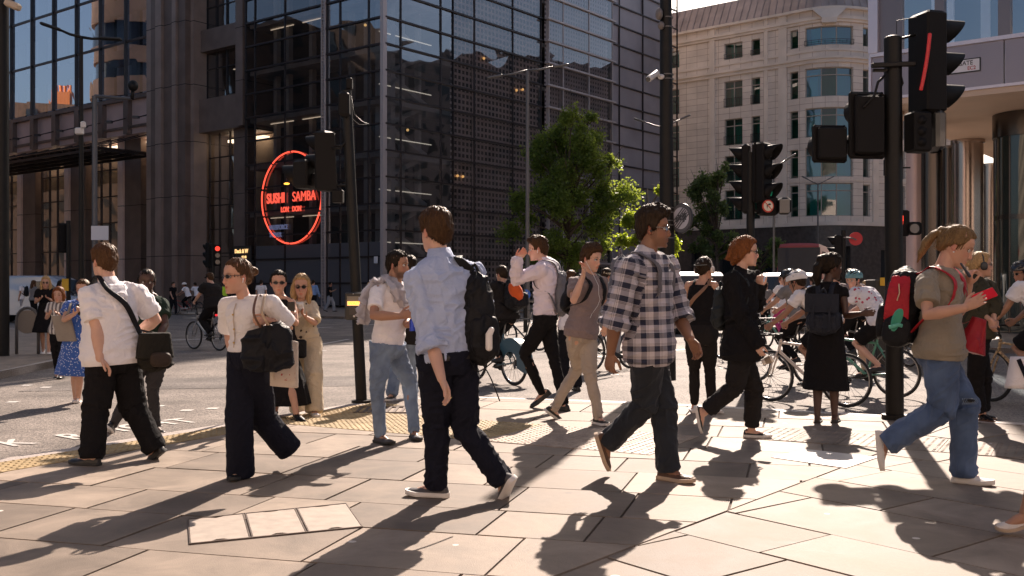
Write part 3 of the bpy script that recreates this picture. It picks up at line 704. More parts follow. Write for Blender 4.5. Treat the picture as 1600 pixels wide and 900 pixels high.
for k, (z0,z1,m_) in enumerate(((0,20,TER),(20,23.5,WD),(23.5,25.5,TER),(25.5,27.4,WD),(27.4,29.3,TER),(29.3,31.9,WD),(31.9,34.8,TER))):
    b = MB(); b.cyl((-70,89,z0),(-70,89,z1-.005), 5.6-(.25 if m_ is WD else 0), K=40); b.build('drum_storey', m_, rb, smooth=40)
for (x,y,w_) in ((-89,101,'with four pots'),(-89,113,'that stands alone')):
    b = MB(); b.box((x,y,26),(1.8,2.2,3.4)); 
    for q in range(4): b.cyl((x,y-.8+q*.5,27.7),(x,y-.8+q*.5,28.6),.2)
    o = b.build('chimney_stack', mat('chimney_orange', (.60,.20,.07), .8), None); tag(o, 'orange brick chimney stack '+('nearer the rounded building' if y < 105 else 'farther from the rounded building'), 'chimney')
# ------------------------------------------------------------------ pale stone building at the end of the street
SO = V(27.95,104,0); SU = V(-.765,.644,0); SN = V(-.644,-.765,0)
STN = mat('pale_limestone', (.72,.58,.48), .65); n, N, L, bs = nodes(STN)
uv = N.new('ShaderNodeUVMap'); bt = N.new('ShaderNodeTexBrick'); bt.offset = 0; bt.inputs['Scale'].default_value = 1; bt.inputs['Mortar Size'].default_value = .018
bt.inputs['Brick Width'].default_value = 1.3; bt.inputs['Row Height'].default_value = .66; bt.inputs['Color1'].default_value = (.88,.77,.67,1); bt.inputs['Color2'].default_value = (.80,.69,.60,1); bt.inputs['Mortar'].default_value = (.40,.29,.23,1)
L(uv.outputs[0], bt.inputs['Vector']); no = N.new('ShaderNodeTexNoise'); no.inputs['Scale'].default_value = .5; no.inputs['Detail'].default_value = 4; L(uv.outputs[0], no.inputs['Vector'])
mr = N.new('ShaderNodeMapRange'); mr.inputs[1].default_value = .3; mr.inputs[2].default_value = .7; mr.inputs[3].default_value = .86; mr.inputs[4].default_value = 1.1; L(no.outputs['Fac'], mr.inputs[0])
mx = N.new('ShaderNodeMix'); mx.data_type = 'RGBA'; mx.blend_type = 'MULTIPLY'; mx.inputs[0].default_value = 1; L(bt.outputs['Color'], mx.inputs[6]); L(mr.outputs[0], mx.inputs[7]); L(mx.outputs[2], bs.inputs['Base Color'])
GRN = mat('dark_granite', (.085,.07,.065), .35, nscale=3, namp=.3)
G_GRN = glassmat('glass_green', (.22,.60,.48), .16, .03, .04)
LEAD = mat('roof_lead_brown', (.42,.34,.305), .5, .2, nscale=.7, namp=.25)
BW = 9.3                                             # width of the curved bay
def smap(u, z, d=0):
    """facade coordinate -> point; u>0 to the left, 0..-BW round the bay, then on to the right"""
    if u >= 0: return SO+SU*u+SN*(-d+(.5 if (u < 3.6 or u > 9.6) and False else 0))+UZ*z
    if u > -BW:
        s_ = -u/BW; a = math.pi*s_; bul = 2.1*math.sin(a)
        e1 = V(.86,-.3,0); p = SO+nrm(V(.93,-.10,0))*(8.9*s_)+V(-.28,-.96,0)*bul
        s2 = s_+.01; p2 = SO+nrm(V(.93,-.10,0))*(8.9*s2)+V(-.28,-.96,0)*2.1*math.sin(math.pi*s2); t = nrm(p2-p); nn = V(t[1],-t[0],0)
        return p-nn*d+UZ*z
    q = SO+nrm(V(.93,-.10,0))*8.9; return q+nrm(V(.95,.30,0))*(-u-BW)-nrm(V(.3,-.95,0))*d+UZ*z
def holed(parent, name, m, u0, u1, z0, z1, holes, depth, step=None, off=0):
    us = sorted(set([u0,u1]+[h[0] for h in holes]+[h[1] for h in holes]+(list(np.arange(u0,u1,step)) if step else [])))
    us = [q for q in us if u0 <= q <= u1]; zs = sorted(set([z0,z1]+[h[2] for h in holes]+[h[3] for h in holes])); zs = [q for q in zs if z0 <= q <= z1]
    vs_, fs, uvs = [], [], []
    def add(ps):
        n_ = len(vs_); vs_.extend([tuple(smap(a,b_,d+off)) for a,b_,d in ps]); fs.append(tuple(range(n_,n_+4))); uvs.extend([(a+d,b_+d*.3) for a,b_,d in ps])
    ins = lambda a, c_: any(h[0] < a < h[1] and h[2] < c_ < h[3] for h in holes)
    for i in range(len(us)-1):
        for k in range(len(zs)-1):
            a, c_ = (us[i]+us[i+1])/2, (zs[k]+zs[k+1])/2
            if not ins(a, c_): add([(us[i],zs[k],0),(us[i],zs[k+1],0),(us[i+1],zs[k+1],0),(us[i+1],zs[k],0)])
            else:
                if not ins(us[i]-.01, c_): add([(us[i],zs[k],0),(us[i],zs[k+1],0),(us[i],zs[k+1],depth),(us[i],zs[k],depth)])
                if not ins(us[i+1]+.01, c_): add([(us[i+1],zs[k],0),(us[i+1],zs[k+1],0),(us[i+1],zs[k+1],depth),(us[i+1],zs[k],depth)])
                if not ins(a, zs[k]-.01): add([(us[i],zs[k],0),(us[i+1],zs[k],0),(us[i+1],zs[k],depth),(us[i],zs[k],depth)])
                if not ins(a, zs[k+1]+.01): add([(us[i],zs[k+1],0),(us[i+1],zs[k+1],0),(us[i+1],zs[k+1],depth),(us[i],zs[k+1],depth)])
    me = bpy.data.meshes.new(name); me.from_pydata(vs_, [], fs); l = me.uv_layers.new(name='UVMap'); l.data.foreach_set('uv', np.array(uvs).ravel()); me.materials.append(m); return link(name, me, parent)
def curved_box(b, u0, u1, z0, z1, d0, d1, step=.5):
    us = np.linspace(u0, u1, max(2, int(abs(u1-u0)/step)+1))
    b.loft([[smap(u,z0,d0), smap(u,z1,d0), smap(u,z1,d1), smap(u,z0,d1)] for u in us])
sb = empty('stone_building', tuple(SO), 'pale stone building with a curved corner bay, green glazed windows and a brown lead roof', 'building')
FL = [(8.5,11.7),(12.4,15.3),(16.4,19.2),(20.4,23.2)]      # window storeys
holes = []
wl = []
for (z0,z1) in FL+[(25.5,27.4)]:
    wl += [(-1.15,-.25,z0,z1,1,0),(-6.75,-1.85,z0,z1+(.1 if z0<25 else 0),3,1),(-8.5,-7.75,z0,z1,1,0),(5.0,7.1,z0,z1 if z0<25 else 27.2,2,2),(3.0,4.0,z0,z1 if z0<25 else 27.2,1,2),(12.6,14.8,z0,z1,2,2),(17,19.2,z0,z1,2,2),(-12.6,-11.2,z0,z1,2,0)]
holes = [w_[:4] for w_ in wl]
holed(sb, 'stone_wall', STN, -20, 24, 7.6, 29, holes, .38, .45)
gh = [(-6.4,-4.6,.3,5.5),(-4.2,-2.2,.3,5.5),(1.5,3.8,.3,5.2),(5,7.6,.3,5.2),(9,11,.3,5.2),(13,17,.3,5.2),(-12,-9.6,.3,5.2),(-17,-14,.3,5.2)]
holed(sb, 'granite_base', GRN, -20, 24, 0, 7.55, gh, .6, .45, -.12)
for g_ in gh: b = MB(); curved_box(b, g_[0], g_[1], g_[2], g_[3], .5, .55); b.build('shop_glazing', WD, sb)
b = MB(); BKM = mat('room_dark', (.30,.33,.30), .9)
curved_box(b, -20, 24, 0.2, 28.8, 1.6, 1.7); b.build('room_back', BKM, sb)
FRW = mat('window_frame_pale', (.42,.38,.33), .5)
CURT = mat('curtain_teal', (.20,.36,.36), .8)
for (u0,u1,z0,z1,nc,ty) in wl:
    b = MB(); us = np.linspace(u0,u1,nc+1)
    for q in us: curved_box(b, max(u0,q-.05), min(u1,q+.05), z0, z1, .22, .34)
    for zz in (z0+.04, z1-.04)+(((z1-.75),) if z1-z0 > 2 else ()): curved_box(b, u0, u1, zz-.05, zz+.05, .225, .33)
    w_ = b.build('window', FRW, sb)
    g_ = MB(); 
    for k in range(nc): 
        a_, c_ = us[k]+.05, us[k+1]-.05; g_.add([smap(a_,z0,.29),smap(c_,z0,.29),smap(c_,z1,.29),smap(a_,z1,.29)], [(0,1,2,3)])
    g_.build('pane', G_GRN, w_)
    if ty and random.random() < .85:
        c_ = MB(); k = random.random(); wd_ = (u1-u0)*random.uniform(.2,.5); ua = u0+k*(u1-u0-wd_) if ty == 2 else u1-wd_*.75-random.random()*.4
        curved_box(c_, ua, ua+wd_*.7, z0, z1-random.uniform(0,.4), .6, .64); c_.build('curtain', CURT if ty == 2 or random.random()<.3 else mat('curtain_blue', (.22,.40,.55), .8), w_)
    if ty == 2 or (ty == 1 and z0 > 25):
        r_ = MB()
        for zz in (z0+.15, z0+.95 if z0 < 25 else z0+.55): curved_box(r_, u0-.05, u1+.05, zz-.02, zz+.02, -.1, -.06)
        for q in np.linspace(u0, u1, 8): curved_box(r_, q-.015, q+.015, z0+.1, z0+.95 if z0 < 25 else z0+.55, -.1, -.07)
        r_.build('railing', MULL, w_)
# cornices and bands
b = MB()
for (z0,z1,pr_) in ((7.56,7.95,.28),(12.05,12.15,.06),(23.75,24.1,.22),(24.1,24.35,.4),(24.9,25.15,.12),(27.75,28.0,.22),(28.0,28.3,.38),(29.0,29.25,.45)):
    curved_box(b, -20, 24, z0, z1-.004, -pr_, .02)
STP = mat('limestone_plain', (.84,.73,.63), .65, nscale=.6, namp=.1)
b.build('cornice', STP, sb)
b = MB()
for (u0,u1) in ((0.02,.9),(2.1,2.5),(8.2,8.8),(-9.3,-8.7)): curved_box(b, u0, u1, 7.96, 29, -.18, .05)
b.build('pilaster', STP, sb)
b = MB(); q = []                                   # keystone over the bay
for (u_,z_) in ((-5.75,28.99),(-2.75,28.99),(-3.6,28.05),(-3.6,27.55),(-4.9,27.55),(-4.9,28.05)): q.append((u_,z_))
b.loft([[smap(u_,z_,-.75) for u_,z_ in q],[smap(u_,z_,.1) for u_,z_ in q]]); b.build('keystone', STP, sb)
b = MB(); us = list(np.arange(-20, 24.01, .5))
b.loft([[smap(u,29.26,-.1),smap(u,33.2 if u < 2.5 else 32.0,1.3),smap(u,33.0 if u<2.5 else 31.8,5.0),smap(u,29.26,5.0)] for u in us])
rf = b.build('mansard_roof', LEAD, sb)
b = MB()
for u in np.arange(-19.5, 24, .8):
    zt = 33.2 if u < 2.5 else 32.0; b.tube([smap(u,29.3,-.13), smap(u,zt,1.27)], .045, 5)
b.build('roof_seam', LEAD, rf)
# ------------------------------------------------------------------ near building on the right with the street-name plate
RO = V(12.8,28,0); RU = DA3; RNn = NA                # t>0 to the left
nbld = empty('corner_office', tuple(RO), 'grey metal panelled office over polished steel columns on the right', 'office building')
PANEL = mat('lilac_grey_panel', (.28,.255,.29), .35, .5, nscale=.4, namp=.08); PANEL_L = mat('pale_trim', (.60,.55,.60), .3, .5)
SOFF = mat('soffit_tan', (.62,.47,.36), .7, nscale=.8, namp=.06)
def rb_(b, t0, t1, o0, o1, z0, z1): fbox(b, RO, RU, RNn, t0, t1, o0, o1, z0, z1)
b = MB()
for (t0,t1) in ((-12,-3.4),(-3.37,-.62),(-.59,2.95)): rb_(b, t0, t1, -.3, 0, 6.86, 8.05)
b.build('fascia_panel', PANEL, nbld)
b = MB(); rb_(b, -12, 3.0, -.3, .07, 8.051, 8.16); rb_(b, -12, 3.0, -.32, .05, 6.78, 6.859)
rb_(b, 2.75, 3.02, -.3, .1, 8.161, 20); rb_(b, 2.951, 3.02, -.3, .06, 6.86, 8.05)
b.build('window_trim', PANEL_L, nbld)
b = MB(); rb_(b, 2.1, 2.75, -.35, -.05, 8.161, 20); rb_(b, -.75,-.45,-.35,.0,8.161,20); rb_(b, .95,1.2,-.35,-.02,8.161,20); rb_(b, -3.1,-2.9,-.35,.0,8.161,20); b.build('mullion', mat('mullion_grey',(.19,.17,.18),.3,.5), nbld)
G_R = glassmat('glass_office', (.45,.55,.62), .32, .01, .02)
panes(nbld, [(1.2,2.1,8.16,12),(-.45,.95,8.16,12),(-2.9,-.75,8.16,12),(-6,-3.1,8.16,12)], RO, RU, RNn, -.15, G_R)
b = MB(); rb_(b, -12, 2.9, -3.2, -3.0, 8.2, 20); b.build('inner_wall', mat('inner_teal', (.10,.15,.16), .7), nbld)
b = MB()
for t in (1.3, 1.7, .3, -1.3): rb_(b, t, t+.25, -2.5, -2.4, 8.2, 20)
b.build('blind', INTB, nbld)
b = MB(); b.loft([[RO+RU*t+RNn*o_+UZ*z for t,o_ in ((-12,-.01),(3.0,-.01),(3.0,-30),(-12,-30))] for z in (6.62,6.779)]); b.build('soffit', SOFF, nbld)
b = MB(); b.loft([[RO+RU*t+RNn*o_+UZ*z for t,o_ in ((-12,-.33),(2.9,-.33),(2.9,-30),(-12,-30))] for z in (20,34)]); b.build('upper_floors', PANEL, nbld)
STEEL = mat('polished_steel', (.45,.37,.32), .22, .95, nscale=.3, namp=.2); STEELD = mat('dark_steel', (.10,.085,.075), .25, .9)
for (px, D, r_, m_) in ((1512,36.5,.52,STEEL),(1549,43.5,.42,STEEL),(1430,33.5,.28,CLADP),(1456,32.6,.32,STEELD),(1482,38,.22,STEELD),(1474,48,.3,STEEL),(1404,30.6,.12,STEEL)):
    p = ray(px, 450, D); b = MB(); b.cyl((p[0],p[1],0),(p[0],p[1],6.62),r_,K=32); b.cyl((p[0],p[1],6.5),(p[0],p[1],6.615),r_+.05,K=32); b.build('column', m_, nbld, smooth=40)
# dark glazed drum on the right edge
p = ray(1608, 450, 31); b = MB(); b.cyl((p[0],p[1],0),(p[0],p[1],5.9),.95,K=36); b.build('glass_drum', mat('drum_glass', (.03,.04,.035), .06, .2, coat=1), nbld, smooth=40)
b = MB(); b.cyl((p[0],p[1],5.9),(p[0],p[1],6.61),1.02,K=36); b.cyl((p[0],p[1],3.4),(p[0],p[1],3.55),.975,K=36)
for a in range(0,360,30): b.cyl((p[0]+.96*math.cos(R(a)),p[1]+.96*math.sin(R(a)),0),(p[0]+.96*math.cos(R(a)),p[1]+.96*math.sin(R(a)),5.9),.03,K=6)
b.build('drum_frame', STEELD, nbld, smooth=40)
b = MB(); rb_(b, -14, 2.0, -17, -16.6, 0, 6.6); b.build('recessed_wall', mat('recess_glass', (.06,.055,.05), .15), nbld)
# street-name plate
sp_ = empty('street_name_plate', tuple(RO+UZ*7.4), 'white street name plate with black letters on the lilac fascia', 'street sign')
WHT = mat('enamel_white', (.72,.70,.72), .35); BLK = mat('sign_black', (.02,.02,.02), .4); REDL = mat('sign_letter_dark_red', (.45,.05,.05), .4)
tq = .0
b = MB(); rb_(b, tq-.02, tq+1.22, .012, .03, 7.28, 7.66); b.build('plate_border', BLK, sp_)
b = MB(); rb_(b, tq+.01, tq+1.19, .031, .036, 7.31, 7.63); b.build('plate', WHT, sp_)
text_mesh('lettering', 'BISHOPSGATE', .17, BLK, RO+RU*(tq+1.16)+RNn*.038+UZ*7.535, -RU, UZ, sp_, .002, 'LEFT', .002, .92)
text_mesh('lettering', 'EC2', .14, REDL, RO+RU*(tq+.32)+RNn*.038+UZ*7.39, -RU, UZ, sp_, .002, 'LEFT', .002, .92)
# ================================================================== TREES
def leafmat(name, c, tr):
    m = bpy.data.materials.new(name); m.use_nodes = True; MATS[name] = m; n = m.node_tree; N = n.nodes; L = n.links.new; N.clear()
    o = N.new('ShaderNodeOutputMaterial'); d = N.new('ShaderNodeBsdfPrincipled'); t = N.new('ShaderNodeBsdfTranslucent'); mx = N.new('ShaderNodeMixShader'); mx.inputs[0].default_value = .45
    a = N.new('ShaderNodeAttribute'); a.attribute_name = 'tone'; cr = N.new('ShaderNodeValToRGB'); cr.color_ramp.elements[0].color = (*[q*.6 for q in c],1); cr.color_ramp.elements[1].color = (*[q*1.5 for q in c],1); L(a.outputs['Fac'], cr.inputs[0])
    c2 = N.new('ShaderNodeValToRGB'); c2.color_ramp.elements[0].color = (*[q*.7 for q in tr],1); c2.color_ramp.elements[1].color = (*[min(1,q*1.3) for q in tr],1); L(a.outputs['Fac'], c2.inputs[0])
    d.inputs['Roughness'].default_value = .5; L(cr.outputs[0], d.inputs['Base Color']); L(c2.outputs[0], t.inputs['Color']); L(d.outputs[0], mx.inputs[1]); L(t.outputs[0], mx.inputs[2]); L(mx.outputs[0], o.inputs[0]); return m
BARK = mat('bark', (.10,.075,.055), .9, nscale=6, namp=.4, bump=.5, bscale=25)
def tree(base, h, crown, nleaf, lm, label, size=.16, seed=1, group='street trees'):
    """crown: list of clumps (dx,dy,z,r)"""
    rs = np.random.default_rng(seed); e = empty('street_tree', (base[0],base[1],0), label, 'tree', group); b = MB(); base = V(base[0],base[1],0)
    zt = min(c[2] for c in crown)+.4; top = max(c[2] for c in crown)
    b.tube([base, base+V(.05,0,zt*.5), base+V(-.05,.1,zt), base+V(.1,0,(zt+top)/2), base+V(.05,0,top)], [.24,.17,.14,.09,.03], 10)
    for (dx,dy,z,r) in crown:
        f = rs.uniform(.35,.8); s = base+V(0,0,zt*.85+(z-zt)*f*.8); e_ = base+V(dx,dy,z); m_ = (s+e_)/2+V(0,0,.25); b.tube([s,m_,e_,e_+(e_-m_)*.6+rs.normal(size=3)*.2], [.075,.055,.03,.01], 6)
        for k in range(3): q = e_+rs.normal(size=3)*r*.6; b.tube([m_*.4+e_*.6, (e_+q)/2, q], [.03,.02,.008], 5)
    b.build('trunk', BARK, e, True)
    vs_, fs, tn = [], [], []; W = np.array([c[3]**2.2 for c in crown]); W /= W.sum(); idx = rs.choice(len(crown), nleaf, p=W)
    sub = [rs.normal(size=(10,3))*np.array([1,1,.8]) for _ in crown]
    for i in idx:
        dx,dy,z,r = crown[i]; s = sub[i][rs.integers(10)]; c = base+V(dx,dy,z)+s/np.linalg.norm(s)*r*.72*rs.uniform(.35,1)+rs.normal(size=3)*r*.19
        t = nrm(rs.normal(size=3)+V(0,0,.6)); u = nrm(np.cross(t, rs.normal(size=3))); w = np.cross(t,u); a = size*rs.uniform(.6,1.3); n = len(vs_)
        vs_ += [c-u*a*.5, c+w*a*.36-u*a*.1, c+u*a*.55, c-w*a*.36-u*a*.1]; fs.append((n,n+1,n+2,n+3)); tn.append(rs.random())
    me = bpy.data.meshes.new('crown'); me.from_pydata([tuple(q) for q in vs_], [], fs); a = me.attributes.new('tone','FLOAT','FACE'); a.data.foreach_set('value', tn); me.materials.append(lm); link('crown', me, e)
    return e
LF = leafmat('leaf_dark', (.075,.115,.025), (.42,.52,.07)); LF2 = leafmat('leaf_sunlit', (.11,.15,.02), (.62,.74,.05)); LF3 = leafmat('leaf_far', (.10,.13,.05), (.36,.48,.12))  # sunlight on the small tree is put into its lighter leaf colour
rs = np.random.default_rng(5)
def clumps(w, d, z0, z1, n, r, lean=0, top=.5):
    out = []
    for i in range(n):
        t = rs.random(); z = z0+(z1-z0)*t; ww = w*(math.sin(math.pi*min(1,(t*.85+.12)))**.6)*(1 if t < top else 1-(t-top)*.55); a = rs.uniform(0,2*math.pi); q = rs.random()**.5
        out.append((ww*q*math.cos(a)+lean*t, d*q*math.sin(a), z, r*rs.uniform(.7,1.2)))
    return out
tree((3.6,66), 13, clumps(4.0,2.6,3.4,12.2,42,1.15,.2,.6)+[(-3.2,0,7,1.0),(2.9,0,9.5,.8),(1.4,0,12.3,.7),(-.2,0,12.0,.8),(-3.8,0,5,1.0)], 42000, LF, 'tall leafy green tree in front of the glass tower', .19, 1)
tree((7.6,58), 7, clumps(1.6,1.4,3.2,6.2,14,.7)+[(.9,0,7.0,.5),(-.9,0,5.2,.6)], 14000, LF2, 'small tree with bright yellow-green sunlit leaves left of the tall dark pole', .17, 2)
tree((18.0,90), 12, clumps(3.1,2.6,4.2,11.2,26,.95,-.4,.5)+[(.8,0,12,.6)], 15000, LF3, 'thin open tree in front of the pale stone building', .24, 3)
tree((22.3,92), 7, clumps(2.0,1.6,2.8,6.0,12,.8), 4000, LF3, 'low round tree at the foot of the pale stone building', .22, 4)
# ================================================================== STREET FURNITURE
PB = mat('pole_black', (.010,.009,.008), .45, spec=.25, nscale=9, namp=.3, bump=.05); PG = mat('pole_grey', (.13,.125,.125), .45, .4); SIGB = mat('signal_black', (.008,.007,.007), .6, spec=.18, bump=.1, bscale=80); LNS = mat('signal_lens_off', (.05,.05,.05), .15, coat=.5)
REDL_ = mat('signal_red_lit', (1,.1,.05), .4, emit=(1,.06,.03), estr=1.4); AMB = mat('signal_amber_lit', (1,.5,.05), .4, emit=(1,.38,.04), estr=1.8); GRNL = mat('signal_green_glow', (.02,.25,.14), .3, emit=(.01,.25,.13), estr=.12)
STR = mat('strip_red', (.62,.015,.02), .35); CAMW = mat('camera_white', (.68,.64,.60), .4); YEL = mat('yellow_plastic', (.75,.42,.02), .5)
def frame(f):
    F = nrm(f); X = nrm(np.cross(F, UZ)); return X, F, UZ        # X: right of the head seen from its back, F: the way it faces
def signal_head(parent, c, f, n=3, s=.30, lit=None, hood=.26, back=0, dp=.20, name='signal_head'):
    """c = centre of the body; f = facing; n lamps"""
    X, F, Z = frame(f); h = s*n; b = MB(); b.box(c, (s*.98, dp, h+.04), (X,F,Z), .03); o = b.build(name, SIGB, parent, 30)
    if back: b = MB(); b.box(c-F*dp*.2, (s+back*2, .015, h+back*2), (X,F,Z), .01); b.build('backing_board', SIGB, o)
    for k in range(n):
        p = c+Z*(h/2-s*(k+.5))+F*dp/2; r = s*.36; l = MB(); l.disc(p+F*.004, F, r, .012, 20); l.build('lens', (lit or {}).get(k, LNS), o)
        if hood:
            v = MB(); A = []; B = []
            for a in np.linspace(R(-62), R(242), 22):
                d = X*math.cos(a)+Z*math.sin(a); ln = hood*(.62+.38*math.sin(a)); A.append(p+d*(r+.012)); B.append(p+d*(r+.014)+F*ln)
            v.loft([A, B, [q-nrm(q-p-F*((q-p)@F))*.006 for q in B], [q-nrm(q-p)*.006 for q in A]], cap=False, closed=False); v.build('hood', SIGB, o, True)
    return o
def pole(parent, base, top, r0, r1=None, m=PB, name='pole', K=20): b = MB(); b.tube([base, top], [r0, r1 or r0], K); return b.build(name, m, parent, 40)
# ---- push-button pole with signals seen from behind (leaning)
g = ground(565,629); tp_ = ray(541,142,12.1); E = empty('push_button_post', tuple(g), 'leaning black signal post with a lit amber WAIT box at its middle', 'traffic signal')
def on(px, py, d=12.05): return ray(px, py, d)
pole(E, g, tp_, .066, .060); b = MB(); b.cyl(g, g+UZ*.03, .12); b.build('base_collar', STR if False else PB, E, 40)
b = MB(); b.box(on(538,163,11.98), (.13,.12,.29), None, .03); b.build('cable_cabinet', SIGB, E, 30); b = MB(); b.box(on(546,131,12.1), (.075,.075,.14), None, .015); b.tube([on(544,122,12.1), on(544,106,12.1)], .004, 6); b.build('antenna', SIGB, E)
b = MB(); b.tube([on(549,150),on(553,178),on(566,190),on(577,194)], .004, 6); b.tube([on(550,186),on(562,195),on(577,194)], .004, 6); b.tube([on(544,188),on(543,218),on(531,232),on(518,231)], .012, 8); b.build('cable', PB, E, True)
sg1 = signal_head(E, ray(508,252,12.2), (-.9,.55,0), 3, .225, hood=.20, back=.0, dp=.16); b = MB(); c = ray(509,252,12.08); b.box(c, (.235,.02,.68), (nrm(V(1,.12,0)),nrm(V(-.12,1,0)),nrm(V(-.05,0,1))), .006); b.build('backing_board', SIGB, E)
signal_head(E, ray(478,273,12.3), (-.95,.35,0), 1, .30, {0:LNS}, hood=.20, dp=.2); b = MB(); b.ell(ray(448,287,12.25), (.035,.02,.012)); b.build('amber_glow', AMB, E, True)
for q_, s_ in ((ray(528,307,12.1),(.13,.12,.15)),(ray(534,228,12.1),(.22,.03,.03)),(ray(534,290,12.1),(.22,.03,.03))): MB().box(q_, s_, None, .01).build('bracket', SIGB, E, 30)
# button box
c = ray(554,478,11.93); X, Y, Z = nrm(V(1,.05,0)), nrm(V(-.05,1,0)), UZ; b = MB(); b.box(c, (.215,.10,.325), (X,Y,Z), .018); bx = b.build('button_box', mat('box_black', (.028,.024,.020), .5), E, 30)
fx = lambda x, z, w, h, m, nm: MB().box(c-Y*.053+X*x+Z*z, (w,.006,h), (X,Y,Z)).build(nm, m, bx)
fx(-.008,.085,.145,.055,mat('instruction_plate', (.22,.19,.15), .5),'instruction_plate'); fx(-.006,.03,.145,.05,mat('wait_backlight', (.9,.6,.35), .5, emit=(1,.42,.13), estr=.8),'wait_panel'); fx(0,-.055,.11,.095,mat('symbol_panel', (.05,.04,.035), .4),'symbol_panel')
text_mesh('lettering', 'WAIT', .050, mat('wait_letter', (1,.5,.1), .5, emit=(1,.30,.02), estr=1.6), c-Y*.058+X*-.004+Z*.030, X, Z, bx, .001, 'CENTER', .0025, 1.05)
b = MB(); b.ell(c-Y*.055-Z*.118-X*.0, (.013,.01,.013)); b.build('push_button', CAMW, bx, True); b = MB(); b.ell(c-Y*.056+Z*.142-X*.01, (.006,.006,.006)); b.build('screw', CAMW, bx, True); b = MB(); b.cyl(c-Z*.163+X*.055, c-Z*.19+X*.055, .015); b.build('tactile_cone', YEL, bx)
# ---- big signal post on the right
g = ground(1398,655); D = 10.54; E = empty('signal_post', tuple(g), 'big black signal post on the right with side-on traffic light and red strip', 'traffic signal'); w = lambda x, y, d=D: ray(x, y, d)
pole(E, g, w(1395,60), .090, .088); b = MB(); b.ell(w(1395,60), (.089,.089,.03)); b.cyl(g, g+UZ*.05, .13); b.build('cap_and_collar', PB, E, 40)
b = MB(); b.box(w(1396,101,D-.1), (.46,.05,.05), (nrm(V(1,.1,.06)),nrm(V(-.1,1,0)),UZ), .008); b.build('bracket', PB, E)
for q_, s_ in ((w(1375,110,D-.05),(.14,.04,.03)),(w(1410,262,D),(.16,.02,.015)),(w(1384,262,D),(.03,.05,.16)),(w(1407,262,D),(.03,.05,.16))): MB().box(q_, s_).build('bracket', PB, E)
b = MB(); b.tube([w(1402,140),w(1405,90),w(1402,72),w(1408,60),w(1430,55)], .014, 8); b.tube([w(1383,118,D-.1),w(1372,128,D-.1),w(1366,150,D-.1),w(1350,168,D-.16)], .014, 8); b.tube([w(1406,110),w(1411,130),w(1405,142)], .009, 8); b.build('cable', PB, E, True)
b = MB(); b.tube([w(1401,135),w(1401,32),w(1432,27)], .005, 6); b.build('wire_frame', PB, E)
for (x,y,wd,hh,nm) in ((1354,196,.385,.69,'signal_back'),(1296,225,.37,.39,'signal_back')):
    b = MB(); c = w(x,y,D-.02 if x>1320 else D+.0); A = (nrm(V(1,.12,0)),nrm(V(-.12,1,0)),UZ); b.box(c, (wd,.05,hh), A, .03); b.box(c+V(.012,-.05,0), (wd*.82,.07,hh*.9), A, .03); o = b.build(nm, SIGB, E, 30)
    for k in range(2 if x > 1320 else 1):
        v = MB(); q = c+V(0,.14,.0)+UZ*((.17 if k == 0 else -.17) if x > 1320 else 0); v.tube([q-V(0,.1,0), q+V(-.04,.1,0)], [.12,.13], 20); v.build('hood', SIGB, o, True)
b = MB(); b.box(w(1325,222,D), (.12,.03,.04)); b.build('side_bracket', SIGB, E)
f = nrm(V(1,.28,0)); sg = signal_head(E, w(1449,100,D+.05), f, 3, .335, None, .30, 0, .24)
b = MB(); 
for k in range(9):
    t = k/8; 
st = [w(1453-14*t-4*math.sin(t*3.1)*-.4, 53+87*t, D-.19) for t in np.linspace(0,1,10)]; b.tube(st, .020, 10, side=(1,0,0), flat=.5, round_=True); b.build('red_strip', STR, sg, True)
b = MB(); b.box(w(1434,207,D-.06), (.20,.20,.41), (nrm(V(1,.2,0)),nrm(V(-.2,1,0)),UZ), .02); o = b.build('lower_signal', SIGB, E, 30)
for k in (-1,0,1): b = MB(); b.tube([w(1434,207+k*17,D-.06)+V(0,-.09,0), w(1434,207+k*17,D-.06)+V(0,-.115,0)], .046, 18); b.build('moulded_ring', SIGB, o, True)
b = MB(); b.box(w(1462,205,D-.02), (.12,.24,.44), (nrm(V(1,.2,0)),nrm(V(-.2,1,0)),UZ), .05); b.build('lower_lens_box', LNS, o, 30)
# ---- pedestrian signal with red man behind it
g = ground(1401,520,-0.0); E = empty('pedestrian_signal', (ray(1400,450,22)[0],22,0), 'small pedestrian signal showing a red man behind the big post', 'traffic signal'); w = lambda x, y, d=22.0: ray(x, y, d)
pole(E, V(w(1396,450)[0],22.1,0), w(1396,300,22.1), .06); b = MB(); b.box(w(1409,349), (.27,.2,.56), None, .03); b.build('signal_head', SIGB, E, 30)
b = MB(); q = w(1409,341,21.86); b.ell(q+UZ*.075, (.022,.008,.024)); b.box(q+UZ*.0, (.06,.012,.11)); b.box(q-UZ*.085+V(-.015,0,0), (.022,.012,.09)); b.box(q-UZ*.085+V(.015,0,0), (.022,.012,.09)); b.build('red_man', REDL_, E)
b = MB(); b.box(w(1429,357,21.9), (.28,.16,.28), None, .04); o = b.build('side_lamp', SIGB, E, 30); b = MB(); b.disc(w(1429,357,21.8), (0,1,0), .10, .02); b.build('lens', mat('lens_grey', (.16,.15,.14), .2), o)
